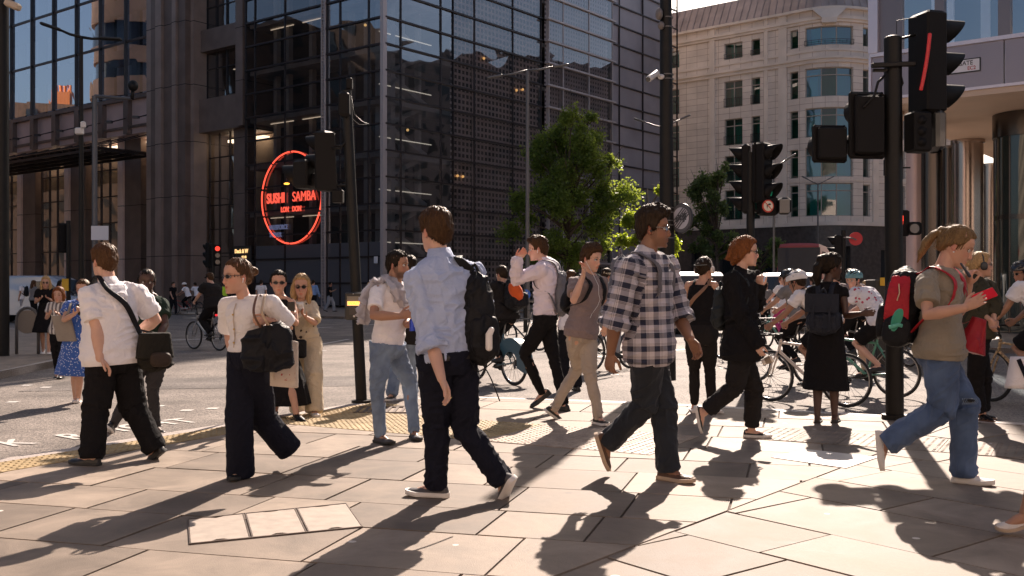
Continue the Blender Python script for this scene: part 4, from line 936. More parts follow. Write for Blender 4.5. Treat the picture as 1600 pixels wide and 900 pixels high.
# ---- tall lamp/camera column in the middle
D = 15.0; g = V(ray(1043,450,D)[0],D,0); E = empty('tall_column', tuple(g), 'tall black tapering column with cameras and a round sign in the centre right', 'lamp column'); w = lambda x, y, d=D: ray(x, y, d)
pole(E, g, w(1040,-60), .125, .082); b = MB()
for y in (28,43,117,124,325,332,345,352,372): k = np.interp(y,[0,372],[.086,.108]); q = w(1042,y); b.cyl(q-UZ*.008,q+UZ*.008,k+.006,K=20)
b.build('clamp_band', PG, E)
b = MB(); q = w(1033,120,D-.1); b.ell(q, (.05,.05,.04)); b.tube([q, w(1027,116,D-.2)], .025, 8, True); b.tube([w(1026,114,D-.25), w(1014,123,D-.5)], [.045,.045], 12, True); b.build('cctv_camera', CAMW, E, True); b = MB(); b.disc(w(1012.5,124,D-.54), (-.4,-.9,-.3), .034, .01); b.build('camera_lens', LNS, E)
b = MB(); b.ell(w(1030,22,D-.1), (.055,.08,.09)); b.ell(w(1033,40,D-.1), (.05,.06,.06)); b.tube([w(1052,5,D),w(1056,12,D),w(1052,18,D)], .006, 6); b.build('camera_housing', mat('housing_grey', (.17,.15,.14), .5), E, True)
c = w(1065,341,D-.15); F = nrm(V(-.80,-.60,0)); X = nrm(np.cross(F, UZ)); X = X if X[0] > 0 else -X
b = MB(); b.disc(c, F, .218, .02, 40); sg = b.build('round_sign', mat('sign_rim', (.04,.04,.045), .4), E, 40); b = MB(); b.disc(c+F*.012, F, .205, .006, 40); b.build('grey_ring', mat('sign_ring_grey', (.10,.095,.10), .4), sg, 40); b = MB(); b.disc(c+F*.018, F, .158, .004, 40); b.build('sign_face', mat('sign_face_pale', (.50,.48,.52), .3), sg, 40)
def onsign(b, poly, off): b.loft([[c+F*off+X*p[0]+UZ*p[1] for p in poly],[c+F*(off+.002)+X*p[0]+UZ*p[1] for p in poly]])
b = MB(); onsign(b, [(-.10,-.03),(.02,-.03),(.02,.05),(-.05,.05),(-.05,.02),(-.10,.02)], .021); onsign(b, [(.03,-.03),(.11,-.03),(.11,.07),(.03,.07)], .021)
for xx in (-.07,.06): onsign(b, [(xx+.022*math.cos(a),-.04+.022*math.sin(a)) for a in np.linspace(0,6.28,14)[:-1]], .0213)
tag(b.build('lorry_symbol', BLK, sg), kind=None); b = MB()
for k in (-.05,-.025,0,.025,.05): onsign(b, [(-.12+k,-.10-k),(-.105+k,-.112-k),(.12+k,.10-k),(.105+k,.112-k)], .0245)
tag(b.build('diagonal_bars', MATS['sign_ring_grey'], sg), kind=None)
# ---- middle signal cluster
D = 15.3; g = V(ray(1172,450,D)[0],D,-.1); E = empty('signal_cluster', tuple(g), 'black traffic light with three hoods and a no right turn sign', 'traffic signal'); w = lambda x, y, d=D: ray(x, y, d)
pole(E, g, w(1173,238), .062, .060); sg = signal_head(E, w(1191,270,D-.05), (.72,-.69,0), 3, .285, {2:GRNL}, .22, .02, .2)
signal_head(E, w(1166,280,D+.1), (-.9,.3,0), 4, .25, None, .2, 0, .12)
b = MB(); b.box(w(1199,322,D-.05), (.27,.18,.29), (nrm(V(1,.25,0)),nrm(V(-.25,1,0)),UZ), .03); o = b.build('sign_box', SIGB, E, 30); F = nrm(V(.25,-1,0)); X = nrm(V(1,.25,0)); c = w(1200,322,D-.16)
b = MB(); b.disc(c, F, .093, .01, 32); b.build('red_ring', mat('sign_red', (.6,.06,.03), .4), o, 40); b = MB(); b.disc(c+F*.008, F, .074, .006, 32); b.build('white_face', mat('sign_cream', (.75,.68,.55), .4), o, 40)
b = MB(); q = [c+F*.013+X*x+UZ*z for x,z in ((-.02,-.045),(-.02,.0),(-.005,.022),(.02,.026))]; b.tube(q, .010, 6, side=UZ, flat=.3); onb = [c+F*.013+X*x+UZ*z for x,z in ((.018,.045),(.045,.026),(.018,.006))]; b.loft([onb,[p+F*.003 for p in onb]]); b.build('arrow', BLK, o)
b = MB(); b.tube([c+F*.017+X*-.06-UZ*-.06, c+F*.017+X*.06-UZ*.06], .007, 6, side=UZ, flat=.3); b.build('red_bar', MATS['sign_red'], o)
b = MB(); b.box(w(1225,322,D-.1), (.19,.16,.25), None, .04); o = b.build('green_arrow_box', SIGB, E, 30); b = MB(); b.box(w(1226,322,D-.19), (.15,.02,.21), None, .03); b.build('lens', mat('lens_grey', (.16,.15,.14), .2), o, 30)
b = MB(); b.box(w(1180,245,D), (.14,.05,.04)); b.box(w(1182,330,D), (.16,.05,.04)); b.build('bracket', PB, E)
# ---- street lamps
def lamp(px, py, d, arms, label, r=.07, base=0, m=PG, camera=False):
    top = ray(px, py, d); E = empty('street_lamp', (top[0],d,base), label, 'street lamp', 'tall street lamps'); pole(E, V(top[0],d,base), top, r, r*.6, m)
    for (ax, ay) in arms:
        q = ray(ax, ay, d); b = MB(); b.tube([top, (top+q)/2-UZ*.03, q], [.045,.04,.035], 8); b.build('arm', m, E, True); dr = nrm(q-top); b = MB(); h = q; b.box(h+dr*.25, (.62,.2,.09), (dr, nrm(np.cross(UZ,dr)), nrm(np.cross(dr,np.cross(UZ,dr)))), .03); b.build('lamp_head', m, E, 30)
    return E
E = lamp(127,58,30,[(92,46),(160,60)],'black twin-arm street lamp in front of the blue mirror glass',.085,0,PB); b = MB(); b.box(ray(124,205,29.9),(.22,.18,.2),None,.03); b.box(ray(130,195,29.8),(.12,.14,.2),None,.03); b.build('camera_box', CAMW, E, 30)
lamp(824,110,40,[(783,118),(866,104)],'grey twin-arm street lamp in front of the gridded dark facade',.09); lamp(1034,199,56,[(1006,190),(1064,186)],'twin-arm street lamp behind the tall black column',.09)
lamp(1278,288,86,[(1262,280),(1294,280)],'thin twin-arm street lamp before the curved bay of the stone building',.09); E = lamp(1209,262,50,[(1228,250)],'single-arm street lamp behind the no right turn signal',.07)
# left edge pole
g = ground(4,556); E = empty('edge_pole', tuple(g), 'thick black pole at the very left edge', 'lamp column'); q = ray(2,450,20.4); pole(E, V(q[0],20.4,0), V(q[0],20.4,8), .15, .14); b = MB(); b.box(ray(20,8,20.2), (.28,.2,.14), (nrm(V(1,0,-.4)),V(0,1,0),nrm(V(.4,0,1))), .03); b.build('floodlight', mat('lamp_tan', (.55,.42,.30), .4), E, 30)
# camera gantry pole with paper notice
q = ray(148,150,45); E = empty('camera_pole', (q[0],45,0), 'grey pole with horizontal arm, small camera and white paper notice', 'camera pole'); pole(E, V(q[0],45,0), q, .13, .11, PG); b = MB(); b.tube([q, ray(205,154,45)], .07, 8); b.build('arm', PG, E); b = MB(); b.ell(ray(208,134,44.9), (.22,.22,.25)); b.cyl(ray(206,155,45), ray(208,138,45), .08); b.build('camera', PB, E, True); b = MB(); b.box(ray(156,364,44.8), (.75,.03,.62)); b.build('notice', WHT, E)
q = ray(107,300,38); E = empty('left_signal_post', (q[0],38,0), 'black signal post beside the pale van with a yellow button box', 'traffic signal'); pole(E, V(q[0],38,0), ray(107,345,38), .08); signal_head(E, ray(100,372,38.1), (-.6,.8,0), 3, .34, None, .25, .04); b = MB(); b.box(ray(102,445,37.8), (.2,.12,.45)); b.build('button_box', YEL, E)
q = ray(333,450,46); E = empty('far_signal', (q[0],46,0), 'distant traffic light showing red left of the gold shop sign', 'traffic signal'); pole(E, V(q[0],46,0), ray(333,385,46), .07); signal_head(E, ray(340,399,46), (.25,-.95,0), 3, .30, {0:mat('signal_red_dim', (1,.1,.05), .4, emit=(1,.05,.03), estr=.7)}, .2); signal_head(E, ray(327,399,46.1), (-.9,.3,0), 3, .36, None, .2)
# hoop stand on the island
E = empty('hoop_barrier', tuple(ground(28,552)), 'grey metal hoop barrier with round plate on the traffic island', 'hoop barrier'); D = 20.9; b = MB(); pts = [ray(26,553,D)]+[ray(26,505,D)]+[ray(43-17*math.cos(a), 500-19*math.sin(a), D) for a in np.linspace(.2,math.pi-.2,9)]+[ray(60,505,D),ray(60,553,D)]; b.tube(pts, .032, 10); b.build('hoop', PG, E, True); b = MB(); b.disc(ray(43,503,D), (0,1,0), .24, .02); b.build('plate', mat('plate_beige', (.22,.19,.16), .5), E, 40)
# keep-left bollard
E = empty('keep_left_bollard', (ray(821,450,34)[0],34,-.12), 'black bollard with a round blue sign and white arrow', 'bollard'); q = ray(821,460,34); b = MB(); b.cyl(V(q[0],34,-.12), q+UZ*.1, .07); b.build('post', PB, E, 40); b = MB(); b.disc(q-V(0,.1,0), (0,1,0), .165, .02); b.build('blue_disc', mat('sign_blue', (.03,.16,.62), .4), E, 40)
b = MB(); c = q-V(0,.115,0); b.loft([[c+V(x,0,z) for x,z in ((.07,.09),(.09,.07),(-.01,-.03),(.03,-.07),(-.09,-.09),(-.07,.03),(-.03,-.01))],[c+V(x,-.004,z) for x,z in ((.07,.09),(.09,.07),(-.01,-.03),(.03,-.07),(-.09,-.09),(-.07,.03),(-.03,-.01))]]); b.build('arrow', WHT, E)
# red disc signal
q = ray(1318,450,27); E = empty('red_disc_post', (q[0],27,-.1), 'signal post carrying a plain red disc behind the cyclists', 'traffic signal'); pole(E, V(q[0],27,-.1), ray(1318,360,27), .06); signal_head(E, ray(1310,385,27.1), (-.9,.3,0), 2, .28, None, .2); b = MB(); b.disc(ray(1337,373,26.9), (.1,1,0), .175, .02, 36); b.build('red_disc', mat('disc_red', (.55,.03,.035), .5), E, 40); b = MB(); b.tube([ray(1318,371,26.85), ray(1332,372,26.8), ray(1338,375,26.8)], .02, 6); b.build('bracket', PG, E)
b = MB(); q = ray(1380,450,19); b.box((q[0],19.1,.70), (.42,.5,1.62), None, .02); E2 = empty('grit_cabinet', (q[0],19.1,0), 'dark cabinet with yellow top corner behind the patterned shirt cyclist', 'cabinet'); b.build('cabinet_body', MATS['box_black'], E2, 30); b = MB(); b.box(ray(1382,440,18.82), (.16,.02,.15)); b.build('yellow_plate', YEL, E2)
# ================================================================== VEHICLES
TYRE = mat('tyre', (.02,.02,.02), .8); RIMM = mat('rim_metal', (.35,.34,.33), .3, .9); CARG = mat('car_glass', (.02,.025,.03), .06, coat=.5); HL_ = mat('headlight', (.7,.7,.7), .1, coat=1)
def van(name, x, y, yaw, prof, width, m, label, cat, wins, wheels, r=.34, zg=-.12, lights=None, glassm=CARG):
    """prof: side outline (x forward, z); wins: side window quads; yaw as for people"""
    L, F, U = rot_frame(yaw); O = V(x,y,zg); E = empty(name, tuple(O), label, cat); hw = width/2; b = MB(); P_ = lambda fx_, lx, z: O+F*fx_+L*lx+U*z; rings = []
    for s_, k in ((-hw,.93),(-hw+.06,.985),(-hw*.5,1.0),(0,1.003),(hw*.5,1.0),(hw-.06,.985),(hw,.93)):
        cz = 1.0; rings.append([P_(p[0]*(k if abs(s_) > hw*.9 else 1), s_*(1-.07*max(0,(p[1]-1.0))), cz+(p[1]-cz)*k) for p in prof])
    b.loft(rings); body = b.build('body', m, E, 35)
    for q in wins:
        for s_ in (-1,1):
            w_ = MB(); w_.loft([[P_(a, s_*(hw*(1-.07*max(0,(z-1.0)))+o_), z) for a,z in q] for o_ in (-.03,.006)]); w_.build('side_window', glassm, E)
    for wx in wheels:
        for s_ in (-1,1):
            w_ = MB(); w_.tube([P_(wx, s_*(hw-.22), r), P_(wx, s_*(hw+.01), r)], r, 28); wo = w_.build('wheel', TYRE, E, 40); w_ = MB(); w_.tube([P_(wx, s_*(hw-.0), r), P_(wx, s_*(hw+.02), r)], r*.6, 20); w_.build('rim', RIMM, wo, 40)
    return E, P_, hw
vprof = [(-2.5,.3),(-2.5,1.75),(-2.35,2.0),(1.0,2.0),(1.35,1.85),(2.0,1.15),(2.45,1.0),(2.55,.75),(2.55,.3)]
PBV = mat('paint_pale_blue', (.38,.43,.50), .25, .2, coat=.6); PW = mat('paint_white', (.68,.67,.66), .25, coat=.6)
q = ray(60,450,44); E, P_, hw = van('delivery_van', q[0]-.1, 44, 88, vprof, 1.9, PBV, 'pale blue panel van parked behind the people at the left', 'van', [[(.35,1.15),(.35,1.75),(1.0,1.75),(1.7,1.15)]], (-1.6,1.7))
b = MB(); b.loft([[P_(1.42,s_*.8,1.80) for s_ in (-1,1)]+[P_(2.03,s_*.86,1.17) for s_ in (1,-1)],[P_(1.45,s_*.8,1.83) for s_ in (-1,1)]+[P_(2.06,s_*.86,1.20) for s_ in (1,-1)]]); b.build('windscreen', CARG, E)
def front_van(px, d, yaw, m, label, prof=vprof, width=1.95, name='delivery_van', cat='van', zg=-.12):
    q = ray(px,450,d); E, P_, hw = van(name, q[0], d+2.5, yaw, prof, width, m, label, cat, [[(.35,1.15),(.35,1.75),(1.0,1.75),(1.7,1.15)]], (-1.6,1.7), zg=zg)
    b = MB(); b.loft([[P_(1.40,s_*.82,1.83) for s_ in (-1,1)]+[P_(2.02,s_*.88,1.16) for s_ in (1,-1)],[P_(1.43,s_*.82,1.86) for s_ in (-1,1)]+[P_(2.05,s_*.88,1.19) for s_ in (1,-1)]]); b.build('windscreen', CARG, E)
    for s_ in (-1,1): b = MB(); b.box(P_(2.50,s_*.72,.86), (.28,.12,.2), (rot_frame(yaw)[0],rot_frame(yaw)[1],UZ), .03); b.build('headlight', HL_, E); b = MB(); b.box(P_(1.6,s_*1.1,1.3), (.16,.1,.28), None, .03); b.build('wing_mirror', BLK, E)
    b = MB(); b.box(P_(2.57,0,.62), (1.0,.04,.2), (rot_frame(yaw)[0],rot_frame(yaw)[1],UZ)); b.build('grille', BLK, E); return E
front_van(1092,32,10,PW,'white van seen over the shoulders of the woman in headphones'); front_van(1258,34,-8,PW,'white van in front of the maroon bus')
cprof = [(-2.1,.3),(-2.15,.95),(-1.75,1.05),(-1.2,1.5),(.2,1.5),(.95,1.02),(1.9,.9),(2.1,.65),(2.1,.3)]
q = ray(1145,450,40); van('saloon_car', q[0], 42, 60, cprof, 1.75, PW, 'white car waiting behind the woman in the black shirt', 'car', [[(-1.15,1.03),(-.95,1.42),(.1,1.42),(.7,1.03)]], (-1.3,1.3))
MAR = mat('paint_maroon', (.28,.022,.03), .4); bprof = [(-5,.35),(-5,3.3),(-4.8,3.75),(4.85,3.75),(5.0,3.62),(5.05,1.4),(5.05,.35)]
q = ray(1247,450,52); E, P_, hw = van('coach', q[0]+1.9, 56.6, -22, bprof, 2.5, MAR, 'maroon single-deck bus with a large dark windscreen', 'bus', [[(a,1.7),(a,3.35),(a+1.25,3.35),(a+1.25,1.7)] for a in (-4.5,-3.1,-1.7,-.3,1.1,2.5)], (-3,3.2), .48)
b = MB(); b.loft([[P_(5.03,s_*1.05,1.35) for s_ in (-1,1)]+[P_(5.02,s_*1.04,3.52) for s_ in (1,-1)],[P_(5.07,s_*1.05,1.35) for s_ in (-1,1)]+[P_(5.05,s_*1.04,3.52) for s_ in (1,-1)]]); b.build('windscreen', mat('coach_glass', (.02,.025,.04), .15, spec=.2), E)
for s_ in (-1,1): b = MB(); b.box(P_(5.06,s_*.95,.8), (.3,.1,.2)); b.build('headlight', HL_, E)
# ================================================================== PEOPLE : builder
RQ = []          # queued voxel-remesh jobs: (object, voxel, smooth iterations, post)
def queue(o, vox, it, post=None, fac=.5): RQ.append((o, vox, it, post, fac)); return o
def flush():
    for o, vox, it, post, fac in RQ:
        m = o.modifiers.new('r', 'REMESH'); m.mode = 'VOXEL'; m.voxel_size = vox; m.adaptivity = 0; m.use_smooth_shade = True
        if it: s = o.modifiers.new('s', 'SMOOTH'); s.factor = fac; s.iterations = it
    bpy.context.view_layer.update(); dg = bpy.context.evaluated_depsgraph_get()
    for o, vox, it, post, fac in RQ:
        me = bpy.data.meshes.new_from_object(o.evaluated_get(dg)); nv = len(me.vertices)
        if nv > 20:
            if post:
                v = np.empty(nv*3); n = np.empty(nv*3); me.vertices.foreach_get('co', v)
                me.vertex_normals.foreach_get('vector', n)
                v2 = post(v.reshape(-1,3), n.reshape(-1,3), me); me.vertices.foreach_set('co', v2.ravel()); me.update()
            for m_ in o.data.materials:
                if len(me.materials) == 0: me.materials.append(m_)
            me.polygons.foreach_set('use_smooth', [True]*len(me.polygons)); me.name = o.name; o.data = me
        o.modifiers.clear()
    RQ.clear()
def sm(x, a, b):
    t = np.clip((x-a)/(b-a), 0, 1); return t*t*(3-2*t)
# ---- skin / hair / cloth materials
def skinmat(name, col):
    if name in MATS: return MATS[name]
    m = mat(name, col, .48, spec=.4); n, N, L, b = nodes(m)
    a = N.new('ShaderNodeAttribute'); a.attribute_name = 'paint'
    tc = N.new('ShaderNodeTexCoord'); no = N.new('ShaderNodeTexNoise'); no.inputs['Scale'].default_value = 14; no.inputs['Detail'].default_value = 5; L(tc.outputs['Object'], no.inputs['Vector'])
    mr = N.new('ShaderNodeMapRange'); mr.inputs[3].default_value = .86; mr.inputs[4].default_value = 1.12; L(no.outputs['Fac'], mr.inputs[0])
    mx = N.new('ShaderNodeMix'); mx.data_type = 'RGBA'; mx.blend_type = 'MULTIPLY'; mx.inputs[0].default_value = 1; mx.inputs[6].default_value = (*col,1); L(mr.outputs[0], mx.inputs[7])
    m2 = N.new('ShaderNodeMix'); m2.data_type = 'RGBA'; m2.blend_type = 'MULTIPLY'; m2.inputs[0].default_value = 1; L(mx.outputs[2], m2.inputs[6]); L(a.outputs['Color'], m2.inputs[7]); L(m2.outputs[2], b.inputs['Base Color'])
    b.inputs['Subsurface Weight'].default_value = .12; b.inputs['Subsurface Radius'].default_value = (.02,.006,.003); b.inputs['Subsurface Scale'].default_value = .6
    return m
def hairmat(name, col, rim=.25):
    if name in MATS: return MATS[name]
    m = bpy.data.materials.new(name); m.use_nodes = True; MATS[name] = m
    n = m.node_tree; N = n.nodes; L = n.links.new; b = N['Principled BSDF']; out = N['Material Output']
    tc = N.new('ShaderNodeTexCoord'); mp = N.new('ShaderNodeMapping'); mp.inputs['Scale'].default_value = (260,260,28); no = N.new('ShaderNodeTexNoise'); no.inputs['Scale'].default_value = 1; no.inputs['Detail'].default_value = 3
    L(tc.outputs['Object'], mp.inputs[0]); L(mp.outputs[0], no.inputs['Vector']); cr = N.new('ShaderNodeValToRGB')
    cr.color_ramp.elements[0].position = .3; cr.color_ramp.elements[1].position = .72
    cr.color_ramp.elements[0].color = (*[c*.5 for c in col],1); cr.color_ramp.elements[1].color = (*[min(1,c*1.6) for c in col],1); L(no.outputs['Fac'], cr.inputs[0]); L(cr.outputs[0], b.inputs['Base Color'])
    b.inputs['Roughness'].default_value = .5; b.inputs['Specular IOR Level'].default_value = .22; b.inputs['Specular Tint'].default_value = (1,.72,.42,1)
    b.inputs['Sheen Weight'].default_value = .06; b.inputs['Sheen Tint'].default_value = (*[min(1,c*4+.1) for c in col],1); b.inputs['Sheen Roughness'].default_value = .3
    bp = N.new('ShaderNodeBump'); bp.inputs['Strength'].default_value = .6; bp.inputs['Distance'].default_value = .004; L(no.outputs['Fac'], bp.inputs['Height']); L(bp.outputs[0], b.inputs['Normal'])
    return m
def cloth(name, col, rough=.85, sheen=.15, weave=900, amp=.08, bump=.15):
    if name in MATS: return MATS[name]
    m = mat(name, col, rough, nscale=7, namp=amp, bump=bump, bscale=weave, sheen=sheen if max(col) > .1 else 0, spec=.25 if max(col) > .1 else .12)
    n, N, L, b = nodes(m); tc = N.new('ShaderNodeTexCoord'); no = N.new('ShaderNodeTexNoise'); no.inputs['Scale'].default_value = 16; no.inputs['Detail'].default_value = 3; no.inputs['Distortion'].default_value = 1.2; bp = N.new('ShaderNodeBump'); bp.inputs['Strength'].default_value = .55; bp.inputs['Distance'].default_value = .022
    L(tc.outputs['Object'], no.inputs['Vector']); L(no.outputs['Fac'], bp.inputs['Height']); old = b.inputs['Normal'].links[0].from_socket if b.inputs['Normal'].links else None
    if old: L(old, bp.inputs['Normal'])
    L(bp.outputs[0], b.inputs['Normal']); return m
SK = {'pale': skinmat('skin_pale', (.62,.37,.27)), 'fair': skinmat('skin_fair', (.55,.31,.215)), 'tan': skinmat('skin_tan', (.38,.20,.125)),
      'brown': skinmat('skin_brown', (.27,.135,.08)), 'dark': skinmat('skin_dark', (.085,.042,.028))}
HR = {'brown': hairmat('hair_brown', (.048,.025,.014)), 'dark': hairmat('hair_dark', (.022,.015,.012)), 'black': hairmat('hair_black', (.01,.008,.008)),
      'auburn': hairmat('hair_auburn', (.17,.058,.02)), 'blonde': hairmat('hair_blonde', (.42,.27,.13)), 'dblonde': hairmat('hair_dark_blonde', (.17,.105,.05)), 'chest': hairmat('hair_chestnut', (.075,.037,.02))}
EYEW = mat('eye_white', (.62,.58,.55), .2); IRIS = mat('iris_dark', (.03,.02,.015), .1); LENS = mat('sunglass_lens', (.012,.010,.010), .06, coat=.6)
CLEARL = glassmat('spectacle_lens', (.9,.9,.92), .12, .02); FRAMEM = mat('spectacle_frame', (.06,.04,.03), .3); FRAMEG = mat('spectacle_frame_metal', (.45,.40,.36), .25, .9)
EARB = mat('earbud_white', (.8,.8,.8), .3)
T_ = [-.20,-.08,.05,.2,.38,.55,.72,.84,.92,.98,1.03]
HWm = [.12,.160,.165,.155,.146,.152,.168,.172,.140,.085,.060]; HDm = [.07,.108,.118,.112,.105,.112,.120,.108,.088,.066,.056]
HWf = [.12,.172,.174,.152,.125,.132,.145,.148,.115,.070,.050]; HDf = [.08,.112,.116,.102,.088,.098,.108,.095,.075,.056,.048]
HEADS = [(-.121,.064,.028,.016),(-.114,.082,.0,.032),(-.100,.089,-.03,.044),(-.078,.090,-.048,.053),(-.055,.091,-.062,.060),(-.03,.090,-.078,.067),(0,.084,-.092,.071),(.022,.092,-.099,.0735),(.05,.090,-.102,.076),(.075,.078,-.094,.071),(.095,.058,-.075,.059),(.109,.03,-.045,.040),(.115,.0,-.015,.016)]
_ico = {}
def ico(sub):
    if sub not in _ico:
        bm = bmesh.new(); bmesh.ops.create_icosphere(bm, subdivisions=sub, radius=1); v = np.array([q.co[:] for q in bm.verts]); f = [tuple(w.index for w in p.verts) for p in bm.faces]; bm.free(); _ico[sub] = (v, f)
    return _ico[sub]
def solve(par, px, py, Ln, sign):
    r = V((px-800)/FPX, 1, (450-py)/FPX); c = V(0,0,CAMH)-par; a = r@r; b = 2*(r@c); q = c@c-Ln*Ln; d = b*b-4*a*q
    D = -b/(2*a) if d <= 0 else (-b+sign*math.sqrt(d))/(2*a)
    return V(0,0,CAMH)+r*D
class Person:
    def __init__(s, label, J, yaw, S=1.0, female=False, skin='fair', hs=1.0, head=(0,0,0), fat=0, d=8, group=None, hair=None, syaw=None, cat='person'):
        """J: joints dict (3-D): P pelvis, N neck base, H head centre, shL,shR,elL,elR,wrL,wrR, hdL,hdR (direction), knL,knR,anL,anR,toL,toR"""
        s.J, s.S, s.f, s.hs, s.fat, s.d = J, S, female, hs, fat, d
        s.detail = d < 16
        s.vox = min(.014, max(.0046, d*.00068)); s.cvox = min(.015, max(.007, d*.0010))
        s.skin = SK[skin]; s.e = empty('person', (J['P'][0], J['P'][1], min(J['anL'][2], J['anR'][2])-.08), label, cat, group)
        P, N = J['P'], J['N']; s.P, s.N = P, N; s.U = nrm(N-P); s.Ls = nrm(J['shL']-J['shR']); yy = R(yaw); s.Lh = V(math.cos(yy), math.sin(yy), 0)
        s.T = np.linalg.norm(N-P)
        s.hw = [q*S for q in (HWf if female else HWm)]; s.hd = [q*S for q in (HDf if female else HDm)]
        for i, t in enumerate(T_):
            k = fat*max(0, 1-abs(t-.25)/.75); s.hw[i] += k*.8; s.hd[i] += k
        s.HL, s.HF, s.HU = rot_frame(*head); s.H = J['H']; s.bones = []
        for a in 'LR':
            sg = 1 if a == 'L' else -1
            J['hip'+a] = P+s.Lh*sg*.088*S-V(0,0,.02)*S
    def fr(s, t):
        k = min(1, max(0, t)); L = nrm(s.Lh*(1-k)+s.Ls*k); L = nrm(L-s.U*(L@s.U)); F = np.cross(L, s.U)
        return s.P+(s.N-s.P)*t+F*s.fat*.45*max(0,1-abs(t-.25)/.6), L, F, np.interp(t, T_, s.hw), np.interp(t, T_, s.hd)
    def ring(s, t, off=0, K=28, pw=.86, dx=0, dy=0):
        c, L, F, w, d = s.fr(t); f = lambda q: math.copysign(abs(q)**pw, q)
        return [c+L*(w+off+dx)*f(math.cos(a))+F*(d+off+dy)*f(math.sin(a)) for a in np.linspace(0, 2*math.pi, K, endpoint=False)]
    def sp(s, x, t, side=1, off=.0):
        """surface point on the torso: x towards left (m), side +1 front, -1 back"""
        c, L, F, w, d = s.fr(t); q = min(.97, abs(x)/w); return c+L*x+F*side*(d*(1-q**2.4)**.42+off)
    def hp(s, x, y, z): return s.H+(s.HL*x+s.HF*y+s.HU*z)*s.hs
    # ---------------------------------------------------------------- body
    def body(s, curlL=.5, curlR=.5, thL=None, thR=None, handL=True, handR=True, lips=1, stubble=0, foot=True, lipcol=(1.0,.55,.5), upper=1.0):
        S, J, b = s.S, s.J, MB(); F0 = np.cross(s.Ls, s.U)
        b.loft([s.ring(t, -.012*S) for t in (-.17,-.08,.05,.2,.38,.55,.72,.84,.92,.98,1.03)])
        k = .93 if s.f else 1.0; k *= upper
        nb = s.fr(.95)[0]; b.tube([nb, (nb+s.hp(0,-.015,-.09))/2, s.hp(0,-.018,-.075), s.hp(0,-.02,-.03)], [.058*S*k,.054*S*k,.052*S*k,.05*S*k], 16)
        for a in 'LR':
            sh, el, wr = J['sh'+a], J['el'+a], J['wr'+a]
            b.tube([s.fr(.97)[0], sh], [.045*S, .040*S*k], 12, True); b.ell(sh-V(0,0,.01), (.052*S*k,)*3)
            b.tube([sh, sh+(el-sh)*.45, el, el+(wr-el)*.3, wr], [.050*S*k,.046*S*k,.038*S*k,.041*S*k,.026*S*k], 14, True)
            s.hand(b, a, curlL if a == 'L' else curlR, thL if a == 'L' else thR)
            hp_, kn, an = J['hip'+a], J['kn'+a], J['an'+a]
            b.tube([hp_, hp_+(kn-hp_)*.5, kn, kn+(an-kn)*.32, an+(kn-an)*.06, an], [.082*S,.074*S,.050*S,.054*S,.034*S,.034*S], 14, True)
            if foot:
                D, Uf = s.footframe(a); b.tube([an-Uf*.03*S-D*.04*S, an-Uf*.035*S+D*.05*S, an-Uf*.055*S+D*.13*S], [.030*S,.032*S,.022*S], 10, True)
        s.head_geo(b); o = b.build('body', s.skin, s.e); H, HL, HF, HU, hs = s.H, s.HL, s.HF, s.HU, s.hs
        rs_ = rng.integers(1000)
        def post(v, n, me):
            q = (v-H)/hs; x, y, z = q@HL, q@HF, q@HU; inh = (z > -.13) & (z < .13) & (y > -.12)
            for sx in (-1, 1):
                d2 = ((x-sx*.031)**2/(.019**2)+(z-.0)**2/(.0105**2)); w = np.exp(-d2)*(y > .05)*inh; v = v-HF*(w*.009*hs)[:,None]
            w = np.exp(-(x**2/(.022**2)+(z+.0735)**2/(.0016**2)))*(y > .07)*inh; v = v-HF*(w*.004*hs)[:,None]
            col = np.ones((len(v),4)); 
            lip = np.exp(-(x**2/(.021**2)+(z+.0735)**2/(.0085**2))**2)*(y > .07)*inh*lips
            col[:,:3] *= 1-lip[:,None]*(1-np.array(lipcol))
            ch = (np.exp(-((np.abs(x)-.04)**2/.02**2+(z+.03)**2/.025**2))*(y>.04)+np.exp(-(x**2/.014**2+(z+.035)**2/.015**2))*(y>.09))*inh
            col[:,1:3] *= 1-(np.clip(ch,0,1)*.16)[:,None]; 
            ear = ((np.abs(x) > .072) & (z > -.05) & (z < .03) & inh); col[ear,1:3] *= .75
            if stubble:
                st = (1-sm(z, -.075, -.045))*sm(z, -.14, -.10)*sm(y, -.01, .03)*inh; st = np.maximum(st, np.exp(-(x**2/.026**2+(z+.056)**2/.008**2))*(y>.07)*inh); st = np.maximum(st, (np.abs(x)>.055)*(z<.0)*(z>-.09)*(y>-.005)*(y<.035)*inh*.8)
                col[:,:3] *= 1-(st*(1-lip))[:,None]*stubble*np.array([.8,.78,.74])
            br = np.exp(-(((np.abs(x)-.032)**2/.017**2)+((z-.0185-.004*np.cos((np.abs(x)-.03)*60))**2/.0035**2)))*(y>.06)*inh
            col[:,:3] *= 1-(br*.75)[:,None]
            a = me.color_attributes.new('paint', 'FLOAT_COLOR', 'POINT'); a.data.foreach_set('color', col.ravel()); return v
        queue(o, s.vox, 2, post, .45); s.bodyo = o
        if s.detail and lips: s.face()
        return s
    def head_geo(s, b):
        K = 28; rings = []
        for (z, f, r, w) in HEADS:
            pts = []
            for a in np.linspace(0, 2*math.pi, K, endpoint=False):
                ca, sa = math.cos(a), math.sin(a); pw = .86 if sa > 0 else .95
                x = w*math.copysign(abs(ca)**.9, ca); cy = (f+r)/2; y = cy+(f-r)/2*math.copysign(abs(sa)**pw, sa); pts.append(s.hp(x, y, z))
            rings.append(pts)
        b.loft(rings)
        nz = [(.0,.018,.088,.007),(0,.0,.093,.008),(0,-.02,.101,.010),(0,-.036,.107,.0135),(0,-.046,.098,.012)]
        b.tube([s.hp(q[0],q[2]-.004,q[1]) for q in nz], [q[3]*s.hs for q in nz], 10, True)
